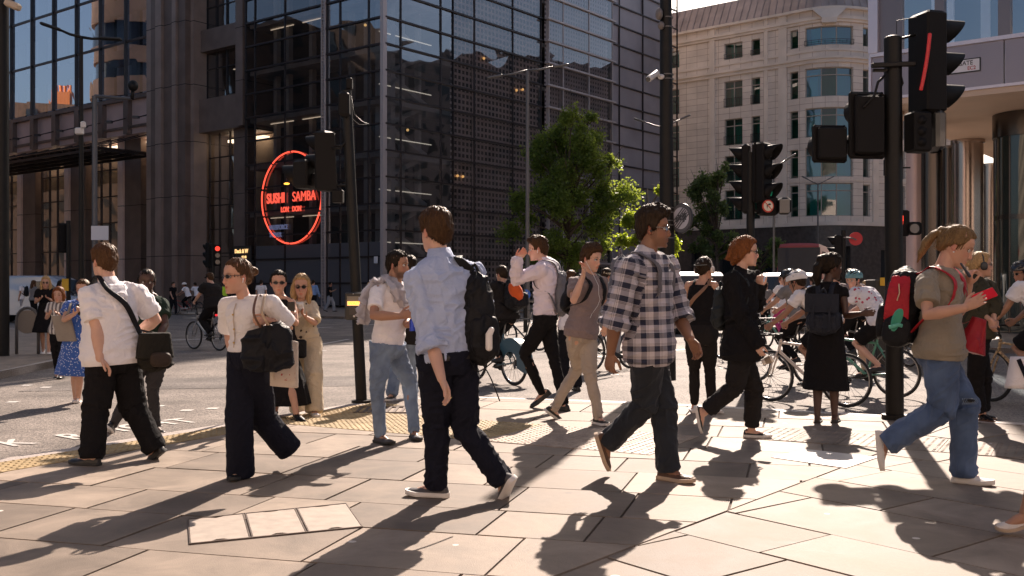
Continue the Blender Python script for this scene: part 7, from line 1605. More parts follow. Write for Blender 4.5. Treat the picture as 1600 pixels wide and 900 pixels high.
# ---- 7 man with white tee and towel
J = px_person(8.95, 62, .97, dict(P=(606,542),N=(617,441),H=(621,414),shL=(638,451),shR=(590,455),elR=(584,493,-1),wrR=(625,494,-1),hdR=(651,487,-1),elL=(634,498,1),wrL=(636,508,-1),hdL=(650,500,-1),knR=(590,606),anR=(594,678),toR=(612,693),knL=(640,600,.1),anL=(647,672),toL=(653,689)), hy=72)
p = Person('bearded man in tight white tee and light blue jeans with a towel on his shoulder', J, 62, .97, skin='tan', hs=1.0, head=(72,2,0), d=8.95)
p.body(curlL=.9, curlR=.35, stubble=.85, thR=(0,0,1), upper=1.12); p.hair('black', 'short', top=.014, side=.004, back=.004); p.top(M['tee_white'], 'short', -.02, .011, amp=.005, collar='crew', cutoff=.72, sleeve_loose=.012); p.trousers(M['denim_light'], 'slim', .05, amp=.009, belt=M['denim_light']); p.shoes(M['shoe_grey'], M['sole_black'], 'sneaker', .024, M['shoe_black']); p.watch('R')
TW = cloth('towel_grey_lilac', (.50,.47,.50), .95, weave=500, bump=.6); e = empty('towel', tuple(J['shR']), 'pale grey towel draped over the shoulder of the man in white tee', 'towel')
sh = J['shR']; L_, F_ = p.Ls, np.cross(p.Ls,p.U); path = [p.sp(-.02,.66,1,.02), p.sp(-.07,.78,1,.03), p.sp(-.10,.9,1,.05), sh*.45+p.fr(.97)[0]*.55+V(0,0,.075), sh*.8+p.fr(.95)[0]*.2-F_*.06+V(0,0,.04), sh-F_*.10-V(0,0,.08)-L_*.03, sh-F_*.125-V(0,0,.20)-L_*.05, sh-F_*.13-V(0,0,.29)-L_*.05]
b = MB(); b.tube(path, [.045,.06,.07,.075,.075,.07,.06,.05], 16, side=L_, flat=[.28,.25,.25,.22,.25,.3,.35,.3]); queue(b.build('towel_cloth', TW, e), .008, 2, p.wrinkle([(path[i], path[i+1], (.6,.6)) for i in range(len(path)-1)], .012, 5, .5))
can = empty('drink_can', tuple(ray(645,512,8.75)), 'blue drink can held by the man in the white tee', 'drink can'); q = ray(645,508,8.75); b = MB(); b.cyl(q-UZ*.05,q+UZ*.05,.029,K=20); b.build('can_body', mat('can_blue', (.04,.08,.5), .25, .6), can, 40); b = MB(); b.cyl(q+UZ*.051,q+UZ*.055,.025,K=20); b.build('can_lid', STEEL, can, 40)
# ---- 8 man in mauve polo on the phone
J = px_person(10.15, 42, .97, dict(P=(908,519),N=(923,431),H=(924,403),shL=(941,440),shR=(898,441),elR=(896,470,-1),wrR=(911,431,-1),hdR=(914,411,-1),elL=(948,478,1),wrL=(946,505,1),knR=(902,574,.1),anR=(866,638,.35),toR=(876,655,.1),knL=(922,583),anL=(935,651),toL=(951,665)), hy=50)
p = Person('man in mauve polo and stone chinos holding a hand to his ear', J, 42, .97, skin='pale', hs=1.04, head=(48,14,0), d=10.1)
p.body(curlR=.7, thR=(.3,-.9,0)); p.hair('brown', 'short', top=.026, side=.012, back=.014, fringe=.010); p.top(M['polo_mauve'], 'short', -.10, .014, amp=.006, collar='shirt', cutoff=.66); p.trousers(M['chino_stone'], 'slim', .05, amp=.009); p.shoes(M['shoe_black'], M['sole_white'], 'sneaker', .026, M['shoe_black'])
b = MB(); b.tube([p.hp(-.08,.0,-.03), p.hp(-.03,.08,-.14), p.sp(.01,.85,1,.02), p.sp(.02,.7,1,.02), p.sp(.05,.62,1,.025), p.sp(.04,.5,1,.02), p.sp(-.02,.35,1,.02), p.sp(-.06,.15,1,.02)], .0022, 6); b.build('earphone_cable', EARB, p.e, True)
p.backpack(M['nylon_black'], .14, .2, .06, 'black backpack with both straps on the man in the mauve polo', 'LR', t=.6)
# ---- 9 man in a white shirt shading his eyes
J = px_person(11.5, -98, 1.03, dict(P=(852,497),N=(855,405),H=(840,389),shL=(846,421),shR=(863,419),elL=(806,437,-1),wrL=(808,406,-1),hdL=(820,392,-1),elR=(870,450,1),wrR=(866,480,1),knL=(820,553),anL=(846,612,0.05),toL=(832,632,.0),knR=(866,562),anR=(881,630),toR=(866,641)), hy=-95)
p = Person('man in white long-sleeved shirt shading his eyes while walking left', J, -98, 1.03, skin='pale', hs=1.04, head=(-93,8,0), d=11.5)
p.body(curlL=.5, thL=(0,0,1)); p.hair('brown', 'short', top=.028, side=.012, back=.014, fringe=.010); p.top(M['shirt_lilac'], 'long', -.02, .020, amp=.009, collar='shirt', sleeve_loose=.020); p.trousers(M['cloth_black'], 'slim', .05, amp=.008); p.shoes(M['shoe_black'], M['sole_black'], 'oxford', .020); p.earbud('L')
p.backpack(M['nylon_grey'], .13, .26, .045, 'dark grey backpack on the man in the white long-sleeved shirt', 'LR', t=.42, m2=None)
# ---- 10 woman from behind, black dress
J = px_person(10.35, 152, .94, dict(P=(1291,528),N=(1292,439),H=(1300,417),shL=(1268,455),shR=(1316,455),elR=(1322,494,-1),wrR=(1346,490,-1),hdR=(1360,489,-1),elL=(1262,492,1),wrL=(1280,500,1),knL=(1278,592),anL=(1277,649),toL=(1279,640,1),knR=(1303,592),anR=(1304,649),toR=(1308,641,1)), hy=110, female=True)
p = Person('black woman from behind in black sleeveless dress standing with a navy backpack', J, 152, .94, True, 'dark', 1.03, (105,5,0), fat=.008, d=10.3)
p.body(curlR=.4, thR=(0,0,1)); p.hair('black', 'braids', top=.022, side=.018, back=.02); p.skirt(M['cloth_black'], CAMH+(450-609)/FPX*10.35, .035, waist=.45, fold=.012, name='dress'); p.top(M['cloth_black'], 'short', -.0, .014, amp=.004, cutoff=.25); p.shoes(M['shoe_black'], M['sole_black'], 'flat', .016)
pk = p.backpack(M['leather_navy'], .165, .215, .065, 'navy leather flap backpack on the woman in the black dress', 'LR', t=.42)
cen, L_, F_, U_, w_, h_, dp_ = p.bagc; b = MB(); b.loft([[cen+U_*(h_*q)-F_*(dp_*1.25+.002)+L_*w_*1.0*s_-F_*z_ for s_,z_ in ((-1,0),(1,0),(.98,.02),(-.98,.02))] for q in (.95,.6,.1)]); b.build('flap', M['leather_navy'], pk, 40)
for sx in (-1,1): b = MB(); b.box(cen-U_*.02-F_*(dp_*1.25+.03)+L_*sx*.08, (.02,.008,.24), (L_,F_,U_)); b.build('buckle_strap', M['leather_navy'], pk)
# ---- 11 woman with headphones and tank top
J = px_person(10.75, 150, .97, dict(P=(1095,524),N=(1098,438),H=(1101,420),shL=(1076,446),shR=(1116,446),elL=(1070,482,1),wrL=(1084,494,1),elR=(1122,480,1),wrR=(1110,492,1),knL=(1085,575),anL=(1085,634),toL=(1082,640,1),knR=(1109,575),anR=(1112,634),toR=(1128,646,-1)), hy=125, female=True)
p = Person('woman from behind in black tank top and leggings with grey cap and headphones', J, 150, .97, True, 'fair', 1.0, (140,3,0), fat=.01, d=10.7)
p.body(); p.hair('dark', 'bun', top=.012, side=.012, back=.016); p.cap(cloth('cap_sage', (.20,.21,.19)), 'back'); p.headphones(mat('headphone_cream', (.60,.52,.46), .4)); p.top(M['cloth_black'], 'none', -.0, .010, amp=.004, tank=True, t1=.90); p.trousers(M['cloth_black_soft'], 'tight', .2, amp=.005, ext=-.02); p.shoes(M['shoe_white'], M['sole_white'], 'sneaker', .028)
b = MB(); 
for x0 in (-.06,.06): b.tube([p.sp(x0,.82,-1,.012), p.sp(x0*1.15,.93,-1,.014), p.fr(.97)[0]+p.Ls*x0*1.3+V(0,0,.03), p.sp(x0,.88,1,.012)], .016, 8, side=p.Ls, flat=.25)
b.build('shoulder_straps', M['cloth_black'], p.topo, True)
sl = empty('sling_bag', tuple(p.sp(-.12,.3,-1,.05)), 'brown strap of a small sling bag across the tank top', 'bag'); p.strap([p.fr(.97)[0]+p.Ls*-.1+V(0,0,.04), p.sp(-.06,.85,-1,.02), p.sp(.05,.65,-1,.02), p.sp(.13,.45,-1,.03), p.sp(.13,.3,1,.03)], cloth('strap_brown', (.25,.14,.09)), sl, .02); b = MB(); b.ell(p.sp(.13,.3,1,.07), (.08,.04,.06), pw=.7); b.build('bag_body', cloth('strap_brown', (0,0,0)), sl, True)
# ---- 12 blonde woman with floral top
J = px_person(11.1, 12, .90, dict(P=(477,535),N=(470,470),H=(471,447),shL=(487,478),shR=(452,478),elL=(492,505,-1),wrL=(478,496,-1),hdL=(470,488,-1),elR=(450,505,-1),wrR=(460,494,-1),hdR=(467,488,-1),knL=(490,588),anL=(491,640),toL=(496,646),knR=(468,588),anR=(466,638,.25),toR=(463,648,.1)), hy=8, female=True)
p = Person('blonde woman in sunglasses, cream patterned top and wide cream trousers', J, 12, .90, True, 'fair', 1.02, (8,6,0), d=11.1)
p.body(curlL=.7, curlR=.7); p.hair('blonde', 'long', top=.016, side=.014, back=.014); p.top(M['top_cream_flower'], 'short', -.05, .022, amp=.006, cutoff=.9, sleeve_loose=.024); p.trousers(M['cream'], 'wide', .1, amp=.006); p.shoes(M['shoe_white'], M['sole_white'], 'sneaker', .028); p.glasses('sun', .021, .018)
wr_ = empty('food_wrap', tuple(ray(463,490,10.8)), 'white paper food wrap held by the blonde woman in cream', 'food wrap'); b = MB(); b.ell(ray(463,484,10.82), (.085,.05,.075), pw=.75); queue(b.build('paper', mat('paper_warm', (.78,.70,.60), .7), wr_), .008, 1, p.wrinkle([(ray(455,484,10.8),ray(472,484,10.8),(.5,.5))], .012, 2, .8))
# ---- 13 dark haired woman in a black dress behind the white top
J = px_person(10.7, -25, .95, dict(P=(440,545),N=(440,463),H=(435,441),shL=(456,473),shR=(421,474),elL=(462,505,-1),wrL=(450,492,-1),hdL=(456,484,-1),elR=(418,505,1),wrR=(424,530,1),knL=(452,600),anL=(463,646),toL=(476,657,-1),knR=(436,600),anR=(430,640,.2),toR=(428,655,0)), hy=18, female=True)
p = Person('dark haired woman in sunglasses and sleeveless black dress behind the white knitted top', J, -25, .95, True, 'fair', 1.0, (15,4,0), d=10.7)
p.body(curlL=.8, foot=False); p.hair('black', 'bun', top=.012, side=.010, back=.012); p.skirt(M['cloth_black'], CAMH+(450-631)/FPX*10.7, .06, waist=.45, fold=.02, name='dress'); p.top(M['cloth_black'], 'none', .2, .012, amp=.004, tank=True, t1=.94); p.sandals(M['shoe_black']); p.glasses('sun', .023, .016)
phone(J['wrL']+nrm(J['hdL'])*.09+V(0,-.03,.01), V(.8,.2,0), V(.2,-.3,1), M['shoe_black'], 'dark phone in the hand of the woman in sunglasses and black dress')
sb_ = empty('small_handbag', tuple(ray(465,560,10.6)), 'small black handbag hanging beside the blonde woman', 'bag'); c = ray(464,545,10.75); b = MB(); b.box(c, (.20,.06,.20), None, .02); queue(b.build('bag_body', M['nylon_black'], sb_), .009, 2, None); p.strap([c+UZ*.1, ray(455,505,10.8), J['shL']+V(0,0,.05)], M['nylon_black'], sb_, .008)
# ---- 14 man in dark green shirt crossing behind the first
J = px_person(10.0, 25, .97, dict(P=(233,560),N=(236,461),H=(229,440),shL=(252,474),shR=(213,474),elL=(258,508,-1),wrL=(246,530,-1),elR=(212,508,1),wrR=(214,540,1),knL=(238,606),anL=(243,665),toL=(255,676,-1),knR=(200,618,.1),anR=(178,662,.35),toR=(176,684,.2)), hy=15, zg=-.12)
p = Person('black man in dark green tee and grey jeans walking behind the stocky man', J, 25, .97, skin='dark', hs=1.0, head=(20,5,0), d=10.0)
p.body(stubble=.5); p.hair('black', 'short', top=.006, side=.004, back=.004); p.top(M['cloth_green_dark'], 'short', -.08, .016, amp=.006, collar='crew'); p.trousers(cloth('jeans_charcoal', (.045,.042,.045)), 'slim', .05, amp=.008); p.shoes(M['shoe_black'], M['sole_white'], 'sneaker', .022, M['shoe_black'])
# ---- 15 woman in the blue flowered dress
J = px_person(12.75, 8, .96, dict(P=(120,538),N=(125,469),H=(130,452),shL=(141,478),shR=(109,478),elL=(146,505,-1),wrL=(131,492,-1),hdL=(126,486,-1),elR=(100,500,-1),wrR=(117,490,-1),hdR=(124,485,-1),knL=(124,583),anL=(122,622,.35),toL=(124,632,.3),knR=(117,583),anR=(118,620),toR=(119,632,-1)), hy=4, female=True, zg=-.12)
p = Person('woman in a blue flowered midi dress crossing the road looking at her phone', J, 8, .96, True, 'fair', 1.0, (4,10,0), d=12.7)
p.body(curlL=.9, curlR=.9); p.hair('chest', 'bun', top=.010, side=.008, back=.010); p.skirt(M['dress_blue_flower'], CAMH+(450-588)/FPX*12.7, .075, waist=.45, fold=.022, name='dress'); p.top(M['dress_blue_flower'], 'short', .1, .014, amp=.005, cutoff=.55, sleeve_loose=.03); p.shoes(M['shoe_white'], M['sole_white'], 'sneaker', .03)
phone(ray(125,484,12.5), V(1,0,0), V(0,-.5,1), M['shoe_black'], 'black phone held in both hands by the woman in the blue dress')
tb = empty('taupe_bag', tuple(ray(98,535,12.6)), 'taupe shoulder bag on the woman in the blue dress', 'bag'); c = ray(100,513,12.62); b = MB(); b.loft([[c+UZ*.16*q+V(.12*f_(math.cos(a),.6)-.04*q,0,0)+V(0,.045*f_(math.sin(a),.8),0) for a in np.linspace(0,2*math.pi,20,endpoint=False)] for q in np.linspace(-1,1,7)]); queue(b.build('bag_body', M['canvas_taupe'], tb), .010, 2, None)
p.strap([c+UZ*.14, ray(106,490,12.5), J['shR']+V(.02,0,.06), ray(109,485,12.9)], M['canvas_taupe'], tb, .016)
# ---- 16 woman in striped shirt, 17 woman in black dress with sunglasses
def at_px(px, py, zg): g = ground(px, py, zg); return g[0], g[1]
x, y = at_px(93, 591, -.12); p = quick('short woman in striped shirt and black trousers beside the blue dress', x, y, 5, 1.50, .35, -.12, 'both', True, 'fair', ('auburn','bob'), ('shirt_striped','short',-.15), ('cloth_black','slim'))
x, y = at_px(72, 553, 0.0); p = quick('blonde woman in long black dress and sunglasses on the traffic island', x, y, 18, 1.62, .5, 0, 'both', True, 'fair', ('blonde','long'), ('cloth_black','short',.0), None, ('cloth_black',.45,.07), ('shoe_white','sole_white'), glasses='sun')
# ---- 18 woman with headphones on the right edge
J = px_person(10.2, 88, .95, dict(P=(1525,520),N=(1527,434),H=(1533,414),shL=(1545,447),shR=(1511,449),elR=(1520,482,1),wrR=(1548,500,-1),hdR=(1552,520,-1),elL=(1552,470,-1),wrL=(1553,500,-1),knL=(1538,588),anL=(1536,645),toL=(1556,655,1),knR=(1524,590),anR=(1531,646),toR=(1555,656)), hy=100, female=True)
p = Person('woman in dark olive shirt and black trousers with headphones behind the khaki woman', J, 88, .95, True, 'fair', 1.0, (85,-2,0), fat=.02, d=10.4)
p.body(foot=False, curlR=.6); p.hair('blonde', 'bun', top=.016, side=.014, back=.018); p.headphones(mat('headphone_black', (.03,.03,.03), .4)); p.top(M['olive'], 'three', -.10, .026, amp=.008, collar='shirt', sleeve_loose=.024); p.trousers(M['cloth_black'], 'straight', .08, amp=.007, length=.93, ext=0); p.sandals(M['leather_brown']); p.glasses('sun', .02, .015)
# ---- 24 man with black jacket and jeans behind the white tee
J = px_person(12.5, 160, 1.0, dict(P=(633,528),N=(641,440),H=(641,417),shL=(622,452),shR=(654,452),elL=(628,490,1),wrL=(632,512,1),elR=(652,490,1),wrR=(650,515,1),knL=(620,574),anL=(612,615),toL=(603,620,-1),knR=(640,574),anR=(645,612,.2),toR=(648,622,.2)), hy=170, zg=0)
p = Person('man in black jacket and jeans half hidden behind the man in white tee', J, 160, 1.0, skin='fair', hs=1.0, head=(170,5,0), d=12.5); p.body(); p.hair('black','short'); p.top(M['cloth_black_soft'], 'long', -.1, .022, collar='crew'); p.trousers(M['denim_light'], 'straight', .05); p.shoes(M['shoe_black'], M['sole_white'])
# ---- 25/26 heads behind the polo
x, y = at_px(893, 612, -.12); p = quick('man from behind in white shirt between the two walking men', x, 14.6, -170, 1.74, .0, -.12, 'swing', False, 'fair', ('chest','short'), ('shirt_white','short',-.1), ('dark_trousers','straight'), glasses='clear')
# ---- 27 leg and espadrille of a passer-by leaving the frame on the right
J = px_person(5.6, -80, 1.0, dict(P=(1690,560),N=(1700,400),H=(1700,360),shL=(1690,420),shR=(1715,415),elL=(1680,520,-1),wrL=(1700,560,-1),elR=(1725,500,1),wrR=(1700,560,1),knL=(1640,680),anL=(1603,800,0),toL=(1566,822,-.02),knR=(1720,680),anR=(1745,830),toR=(1720,850)), female=True)
p = Person('passer-by leaving the frame at right, only a tanned leg and white espadrille showing', J, -80, 1.0, True, 'tan', d=5.6); p.body(); p.hair('dark','bun'); p.skirt(M['cloth_black'], .62, .05, waist=.4, name='dress'); p.top(M['cloth_black'], 'short', 0, .014); p.shoes(cloth('espadrille_white', (.72,.66,.60), weave=120, bump=.9), M['sole_tan'], 'flat', .022)
hb = empty('striped_tote', tuple(ray(1600,610,6.6)), 'white and navy striped canvas tote at the right edge', 'bag'); c = ray(1603,582,6.6); b = MB(); b.loft([[c+UZ*.10*q+V((.11-.02*q)*f_(math.cos(a),.5),.06*f_(math.sin(a),.7),0) for a in np.linspace(0,2*math.pi,20,endpoint=False)] for q in np.linspace(-1,1,7)]); b.build('bag_body', M['shirt_white'], hb, True); b = MB(); b.box(c+V(-.04,-.058,0),(.025,.012,.19),(nrm(V(1,0,.4)),V(0,1,0),nrm(V(-.4,0,1)))); b.build('stripe', M['navy_trousers'], hb)
flush()
# ================================================================== BICYCLES AND RIDERS
SAD = MATS['cloth_black']
def bicycle(rear, front, m, label, style='drop', rim=None, group='bicycles at the crossing', low=False, basket=False, tyre=None, mud=None):
    """rear / front = contact points of the tyres on the road"""
    rear, front = V(*rear), V(*front); X = nrm(front-rear); Z = V(0,0,1); Y = np.cross(Z, X); wb = np.linalg.norm(front-rear); E = empty('bicycle', tuple((rear+front)/2), label, 'bicycle', group)
    P_ = lambda a, z, y=0: rear+X*a+Z*z+Y*y; r = .335; tm = tyre or TYRE; n = 20 if low else 30
    for a, nm in ((0,'wheel'),(wb,'wheel')):
        w = MB(); c = P_(a, r); ring = [c+X*(r-.016)*math.cos(t)+Z*(r-.016)*math.sin(t) for t in np.linspace(0,2*math.pi,n+1)]; w.tube(ring, .016 if style == 'drop' else .022, 8); o = w.build('wheel', tm, E, True)
        q = MB(); ring = [c+X*(r-.040)*math.cos(t)+Z*(r-.040)*math.sin(t) for t in np.linspace(0,2*math.pi,n+1)]; q.tube(ring, .010, 6); q.tube([c-Y*.045, c+Y*.045], .018, 8); q.build('rim', rim or RIMM, o, True)
        q = MB(); k_ = 10 if low else 20
        for k in range(k_): t = 2*math.pi*k/k_; q.tube([c+Y*.02*(-1)**k, c+X*(r-.04)*math.cos(t+.1)+Z*(r-.04)*math.sin(t+.1)], .0022, 4)
        q.build('spokes', RIMM, o)
    bb = P_(.42,.28); st = P_(.27,.76); ht = P_(wb-.155,.80); hb = P_(wb-.125,.66); ra = P_(0,r); fa = P_(wb,r); b = MB(); tr = .017
    b.tube([bb,st], tr, 10, True); b.tube([hb,bb], .022, 10, True); b.tube([ht,hb], .021, 10, True)
    b.tube([st+Z*-.04, ht+Z*-.03] if style != 'step' else [bb+(st-bb)*.35, hb+Z*.02], tr, 10, True)
    for s_ in (-1,1): b.tube([ra+Y*.05*s_, bb+Y*.03*s_], .010, 8); b.tube([ra+Y*.05*s_, st-Z*.05+Y*.012*s_], .009, 8)
    b.build('frame', m, E, True)
    b = MB()
    for s_ in (-1,1): b.tube([hb+Y*.03*s_-Z*.0, P_(wb-.05,.5,.045*s_), fa+Y*.045*s_], [.014,.013,.009], 8)
    b.build('fork', m, E, True)
    b = MB(); b.tube([st, st+(st-bb)*.38], .013, 8); b.build('seat_post', RIMM, E, True); sp = st+(st-bb)*.40; b = MB(); b.tube([sp-X*.13+Z*.01, sp-X*.04+Z*.015, sp+X*.05, sp+X*.14-Z*.005], [.070,.055,.025,.018], 10, True, side=Y, flat=.35); b.build('saddle', SAD, E, True)
    hd = ht+Z*.07+X*.05; b = MB(); b.tube([ht, ht+Z*.06, hd+X*.03], .014, 8)
    if style == 'drop':
        b.tube([hd+X*.03-Y*.2, hd+X*.03+Y*.2], .013, 8)
        for s_ in (-1,1): b.tube([hd+X*.03+Y*.2*s_, hd+X*.12+Y*.205*s_, hd+X*.145-Z*.06+Y*.21*s_, hd+X*.10-Z*.13+Y*.215*s_, hd+X*.02-Z*.135+Y*.22*s_], .014, 8, True)
        grip = hd+X*.11+Z*.02
    else:
        hd = hd+Z*.12; b.tube([ht+Z*.02, hd], .014, 8); b.tube([hd-X*.10-Y*.29, hd-X*.01-Y*.22, hd+X*.03, hd-X*.01+Y*.22, hd-X*.10+Y*.29], .013, 8, True); grip = hd-X*.06+Z*.02
    b.build('handlebar', PB, E, True)
    b = MB(); b.tube([bb-Y*.06, bb-Y*.045], .085, 24); b.tube([bb-Y*.07, bb+Y*.07], .018, 8); b.build('chainring', PB, E, 40)
    ped = []
    for s_, a in ((-1,-.35),(1,math.pi-.35)):
        c = bb+Y*.075*s_; e = c+X*.17*math.cos(a)+Z*.17*math.sin(a); b = MB(); b.tube([c,e], .010, 8); b.box(e+Y*.05*s_, (.09,.09,.02), (X,Y,Z)); b.build('crank', PB, E); ped.append(e+Y*.05*s_)
    b = MB(); q = ra; b.tube([q-Y*.03,q-Y*.05], .05, 16); b.tube([q-Y*.04+X*.03-Z*.09, q-Y*.04+X*.05-Z*.02], .018, 8); b.tube([bb-Y*.052+Z*.083, ra-Y*.045+Z*.05], .0035, 5); b.tube([bb-Y*.052-Z*.083, ra-Y*.045-Z*.1], .0035, 5); b.build('drivetrain', PB, E, True)
    if basket:
        c = P_(wb+.10,.86); b = MB(); 
        for z, s_ in ((-.12,.85),(0,.93),(.12,1.0)): ring = [c+X*.15*s_*a+Y*.2*s_*d+Z*z for a,d in ((-1,-1),(1,-1),(1,1),(-1,1),(-1,-1))]; b.tube(ring, .010, 5)
        for t in np.linspace(-1,1,6):
            for s_ in (-1,1): b.tube([c+X*.15*t+Y*.2*s_+Z*.12, c+X*.13*t+Y*.17*s_-Z*.12], .005, 4); b.tube([c+Y*.2*t+X*.15*s_+Z*.12, c+Y*.17*t+X*.13*s_-Z*.12], .005, 4)
        b.build('basket', RIMM, E)
    if mud:
        b = MB(); c = P_(0,r); A = np.linspace(R(200), R(20), 14)
        b.loft([[c+X*rr*math.cos(a)+Z*rr*math.sin(a)+Y*yy for rr,yy in ((r+.05,-.075),(r-.16,-.075),(r-.16,-.06),(r+.03,-.06),(r+.03,.06),(r-.16,.06),(r-.16,.075),(r+.05,.075))] for a in A]); o = b.build('rear_mudguard', mud, E, 40)
        b = MB(); b.box(c-Y*.078+Z*(r-.05)-X*.05, (.17,.003,.045), (X,Y,Z), .001); b.build('number_plate', WHT, o)
    return E, dict(sad=sp, grip=grip, X=X, Y=Y, Z=Z, ped=ped, bb=bb, low=low)
def rider(label, B, Ht, female=False, skin='fair', lean=.40, hair=('dark','short'), top=('tee_white','short'), bot=('cloth_black','slim',1), helmet=None, cap=None, hyaw=None, fat=0, hs=1.0, bag=None, glasses=None, d=13, pitch=12, fr=.0, collar=None, group=None, loose=.014, shoe=('shoe_black','sole_black'), backhump=0):
    S = Ht/1.75; X, Y, Z = B['X'], B['Y'], B['Z']; yaw = math.degrees(math.atan2(X[0], -X[1])); J = {}; J['P'] = B['sad']+Z*.075*S-X*.02
    a = lean; U = nrm(Z*math.cos(a)+X*math.sin(a)); J['N'] = J['P']+U*.52*S; F = nrm(np.cross(V(math.cos(R(yaw)),math.sin(R(yaw)),0), U)); J['H'] = J['N']+nrm(U*.6+Z*.4)*.13*S+X*.055*S; L = V(math.cos(R(yaw)),math.sin(R(yaw)),0)
    sw = (.155 if female else .178)*S
    for q in 'LR':
        sg = 1 if q == 'L' else -1; J['sh'+q] = J['N']-U*.045*S+L*sg*sw+X*.01; wr = B['grip']+Y*(.20*sg)*(1 if (Y@L) > 0 else -1)-X*.05+Z*.03; J['wr'+q] = wr
        sh = J['sh'+q]; d_ = wr-sh; D_ = np.linalg.norm(d_); ua, fa = .275*S, .245*S
        if D_ > .97*(ua+fa): wr = sh+d_/D_*.97*(ua+fa); J['wr'+q] = wr; d_ = wr-sh; D_ = np.linalg.norm(d_)
        t = (ua*ua-fa*fa+D_*D_)/(2*D_); hgt = math.sqrt(max(0, ua*ua-t*t)); dn = nrm(d_); bend = nrm(-Z*.7-X*.2+L*sg*.6); bend = nrm(bend-dn*(bend@dn)); J['el'+q] = sh+dn*t+bend*hgt; J['hd'+q] = X*.8-Z*.5
        ped = B['ped'][0 if (B['ped'][0]-B['bb'])@L*sg > 0 else 1]; an = ped+Z*(.09*S+.01)-X*.07; J['an'+q] = an; hip = J['P']+L*sg*.088*S-Z*.02*S; th, sh_ = .44*S, .43*S; d_ = an-hip; D_ = np.linalg.norm(d_)
        if D_ > .985*(th+sh_): an = hip+d_/D_*.985*(th+sh_); J['an'+q] = an; d_ = an-hip; D_ = np.linalg.norm(d_)
        t = (th*th-sh_*sh_+D_*D_)/(2*D_); hgt = math.sqrt(max(0, th*th-t*t)); dn = nrm(d_); bend = nrm(X+Z*.2); bend = nrm(bend-dn*(bend@dn)); J['kn'+q] = hip+dn*t+bend*hgt; J['to'+q] = an+X*.17*S-Z*.08*S; J['flat'+q] = False
    p = Person(label, J, yaw, S, female, skin, hs, (yaw if hyaw is None else hyaw, pitch, 0), fat, d=d, group=group); p.body(curlL=1.1, curlR=1.1, foot=(d < 16)); p.hair(*hair); p.top(MATS[top[0]], top[1], -.08, loose, collar=collar, amp=.008)
    p.trousers(MATS[bot[0]], bot[1], .1, bot[2], ext=0 if bot[2] < 1 else .02, amp=.007); p.shoes(MATS[shoe[0]], MATS[shoe[1]], 'sneaker', .024)
    if helmet: p.helmet(MATS[helmet[0]], d < 30, MATS[helmet[1]] if len(helmet) > 1 else None)
    if cap: p.cap(MATS[cap])
    if glasses: p.glasses(glasses)
    if bag: p.backpack(MATS[bag[0]], bag[2], bag[3], bag[4], bag[1], 'LR', t=.62)
    return p
mat('helmet_white', (.74,.72,.70), .35, coat=.3); mat('helmet_black', (.015,.015,.018), .25, coat=.5); mat('helmet_teal', (.12,.26,.28), .35, coat=.3); mat('frame_white', (.68,.60,.52), .3, coat=.4); mat('frame_green', (.10,.30,.22), .3, coat=.4); mat('frame_black', (.015,.015,.015), .3, coat=.4); mat('frame_red', (.45,.03,.03), .3, coat=.4)
mat('frame_leopard', (.42,.28,.14), .4, nscale=40, namp=.8); mat('tyre_blue', (.10,.17,.30), .6); mat('share_blue', (.045,.11,.15), .35, coat=.4); mat('frame_silver', (.40,.38,.37), .3, .8)
G_ = lambda px, py: ground(px, py, -.12)
def bike_px(rx, ry, fx, wb=1.02, sign=1, **k):
    """rear contact from pixels; the front contact lies wb away on the road at image column fx"""
    r_ = G_(rx, ry); s = (fx-800)/FPX; a = s*s+1; bq = -2*(s*r_[0]+r_[1]); c_ = r_[0]**2+r_[1]**2-wb*wb; dsc = bq*bq-4*a*c_; y = (-bq+sign*math.sqrt(max(0,dsc)))/(2*a); return bicycle(r_, V(s*y, y, -.12), **k)
# white helmet, white tee
E, B = bike_px(1322,637,1203, m=MATS['frame_white'], label='white road bicycle ridden by the cyclist in the white helmet', style='drop')
rider('cyclist in white helmet and white tee bent over drop handlebars', B, 1.78, False, 'tan', .72, ('dark','short'), ('tee_white','short'), ('cloth_black','shorts',.85), ('helmet_white','helmet_black'), bag=('nylon_black','black backpack on the cyclist in the white helmet',.14,.22,.07), glasses='sun', d=12.8, pitch=18, hs=1.05)
# patterned shirt
E, B = bike_px(1401,622,1290, m=MATS['frame_green'], label='mint green bicycle ridden by the cyclist in the patterned shirt', style='drop')
rider('cyclist in teal and black helmet and white shirt with red printed marks', B, 1.78, False, 'pale', .62, ('dark','short'), ('shirt_comic','short'), ('cloth_black','shorts',.85), ('helmet_teal','helmet_black'), d=13.8, hyaw=-60, pitch=10, loose=.022, fat=.01, shoe=('shoe_black','sole_black'))
# right edge cyclist
E, B = bike_px(1662,640,1547, m=MATS['frame_leopard'], label='bicycle with leopard spotted frame at the right edge', style='flat')
p = rider('bearded cyclist in black helmet and white tee at the right edge', B, 1.90, False, 'tan', .50, ('dark','short'), ('tee_white','short'), ('cloth_black','shorts',.85), ('helmet_black',), glasses='sun', d=11.6, hs=1.08, loose=.022, hyaw=-80)
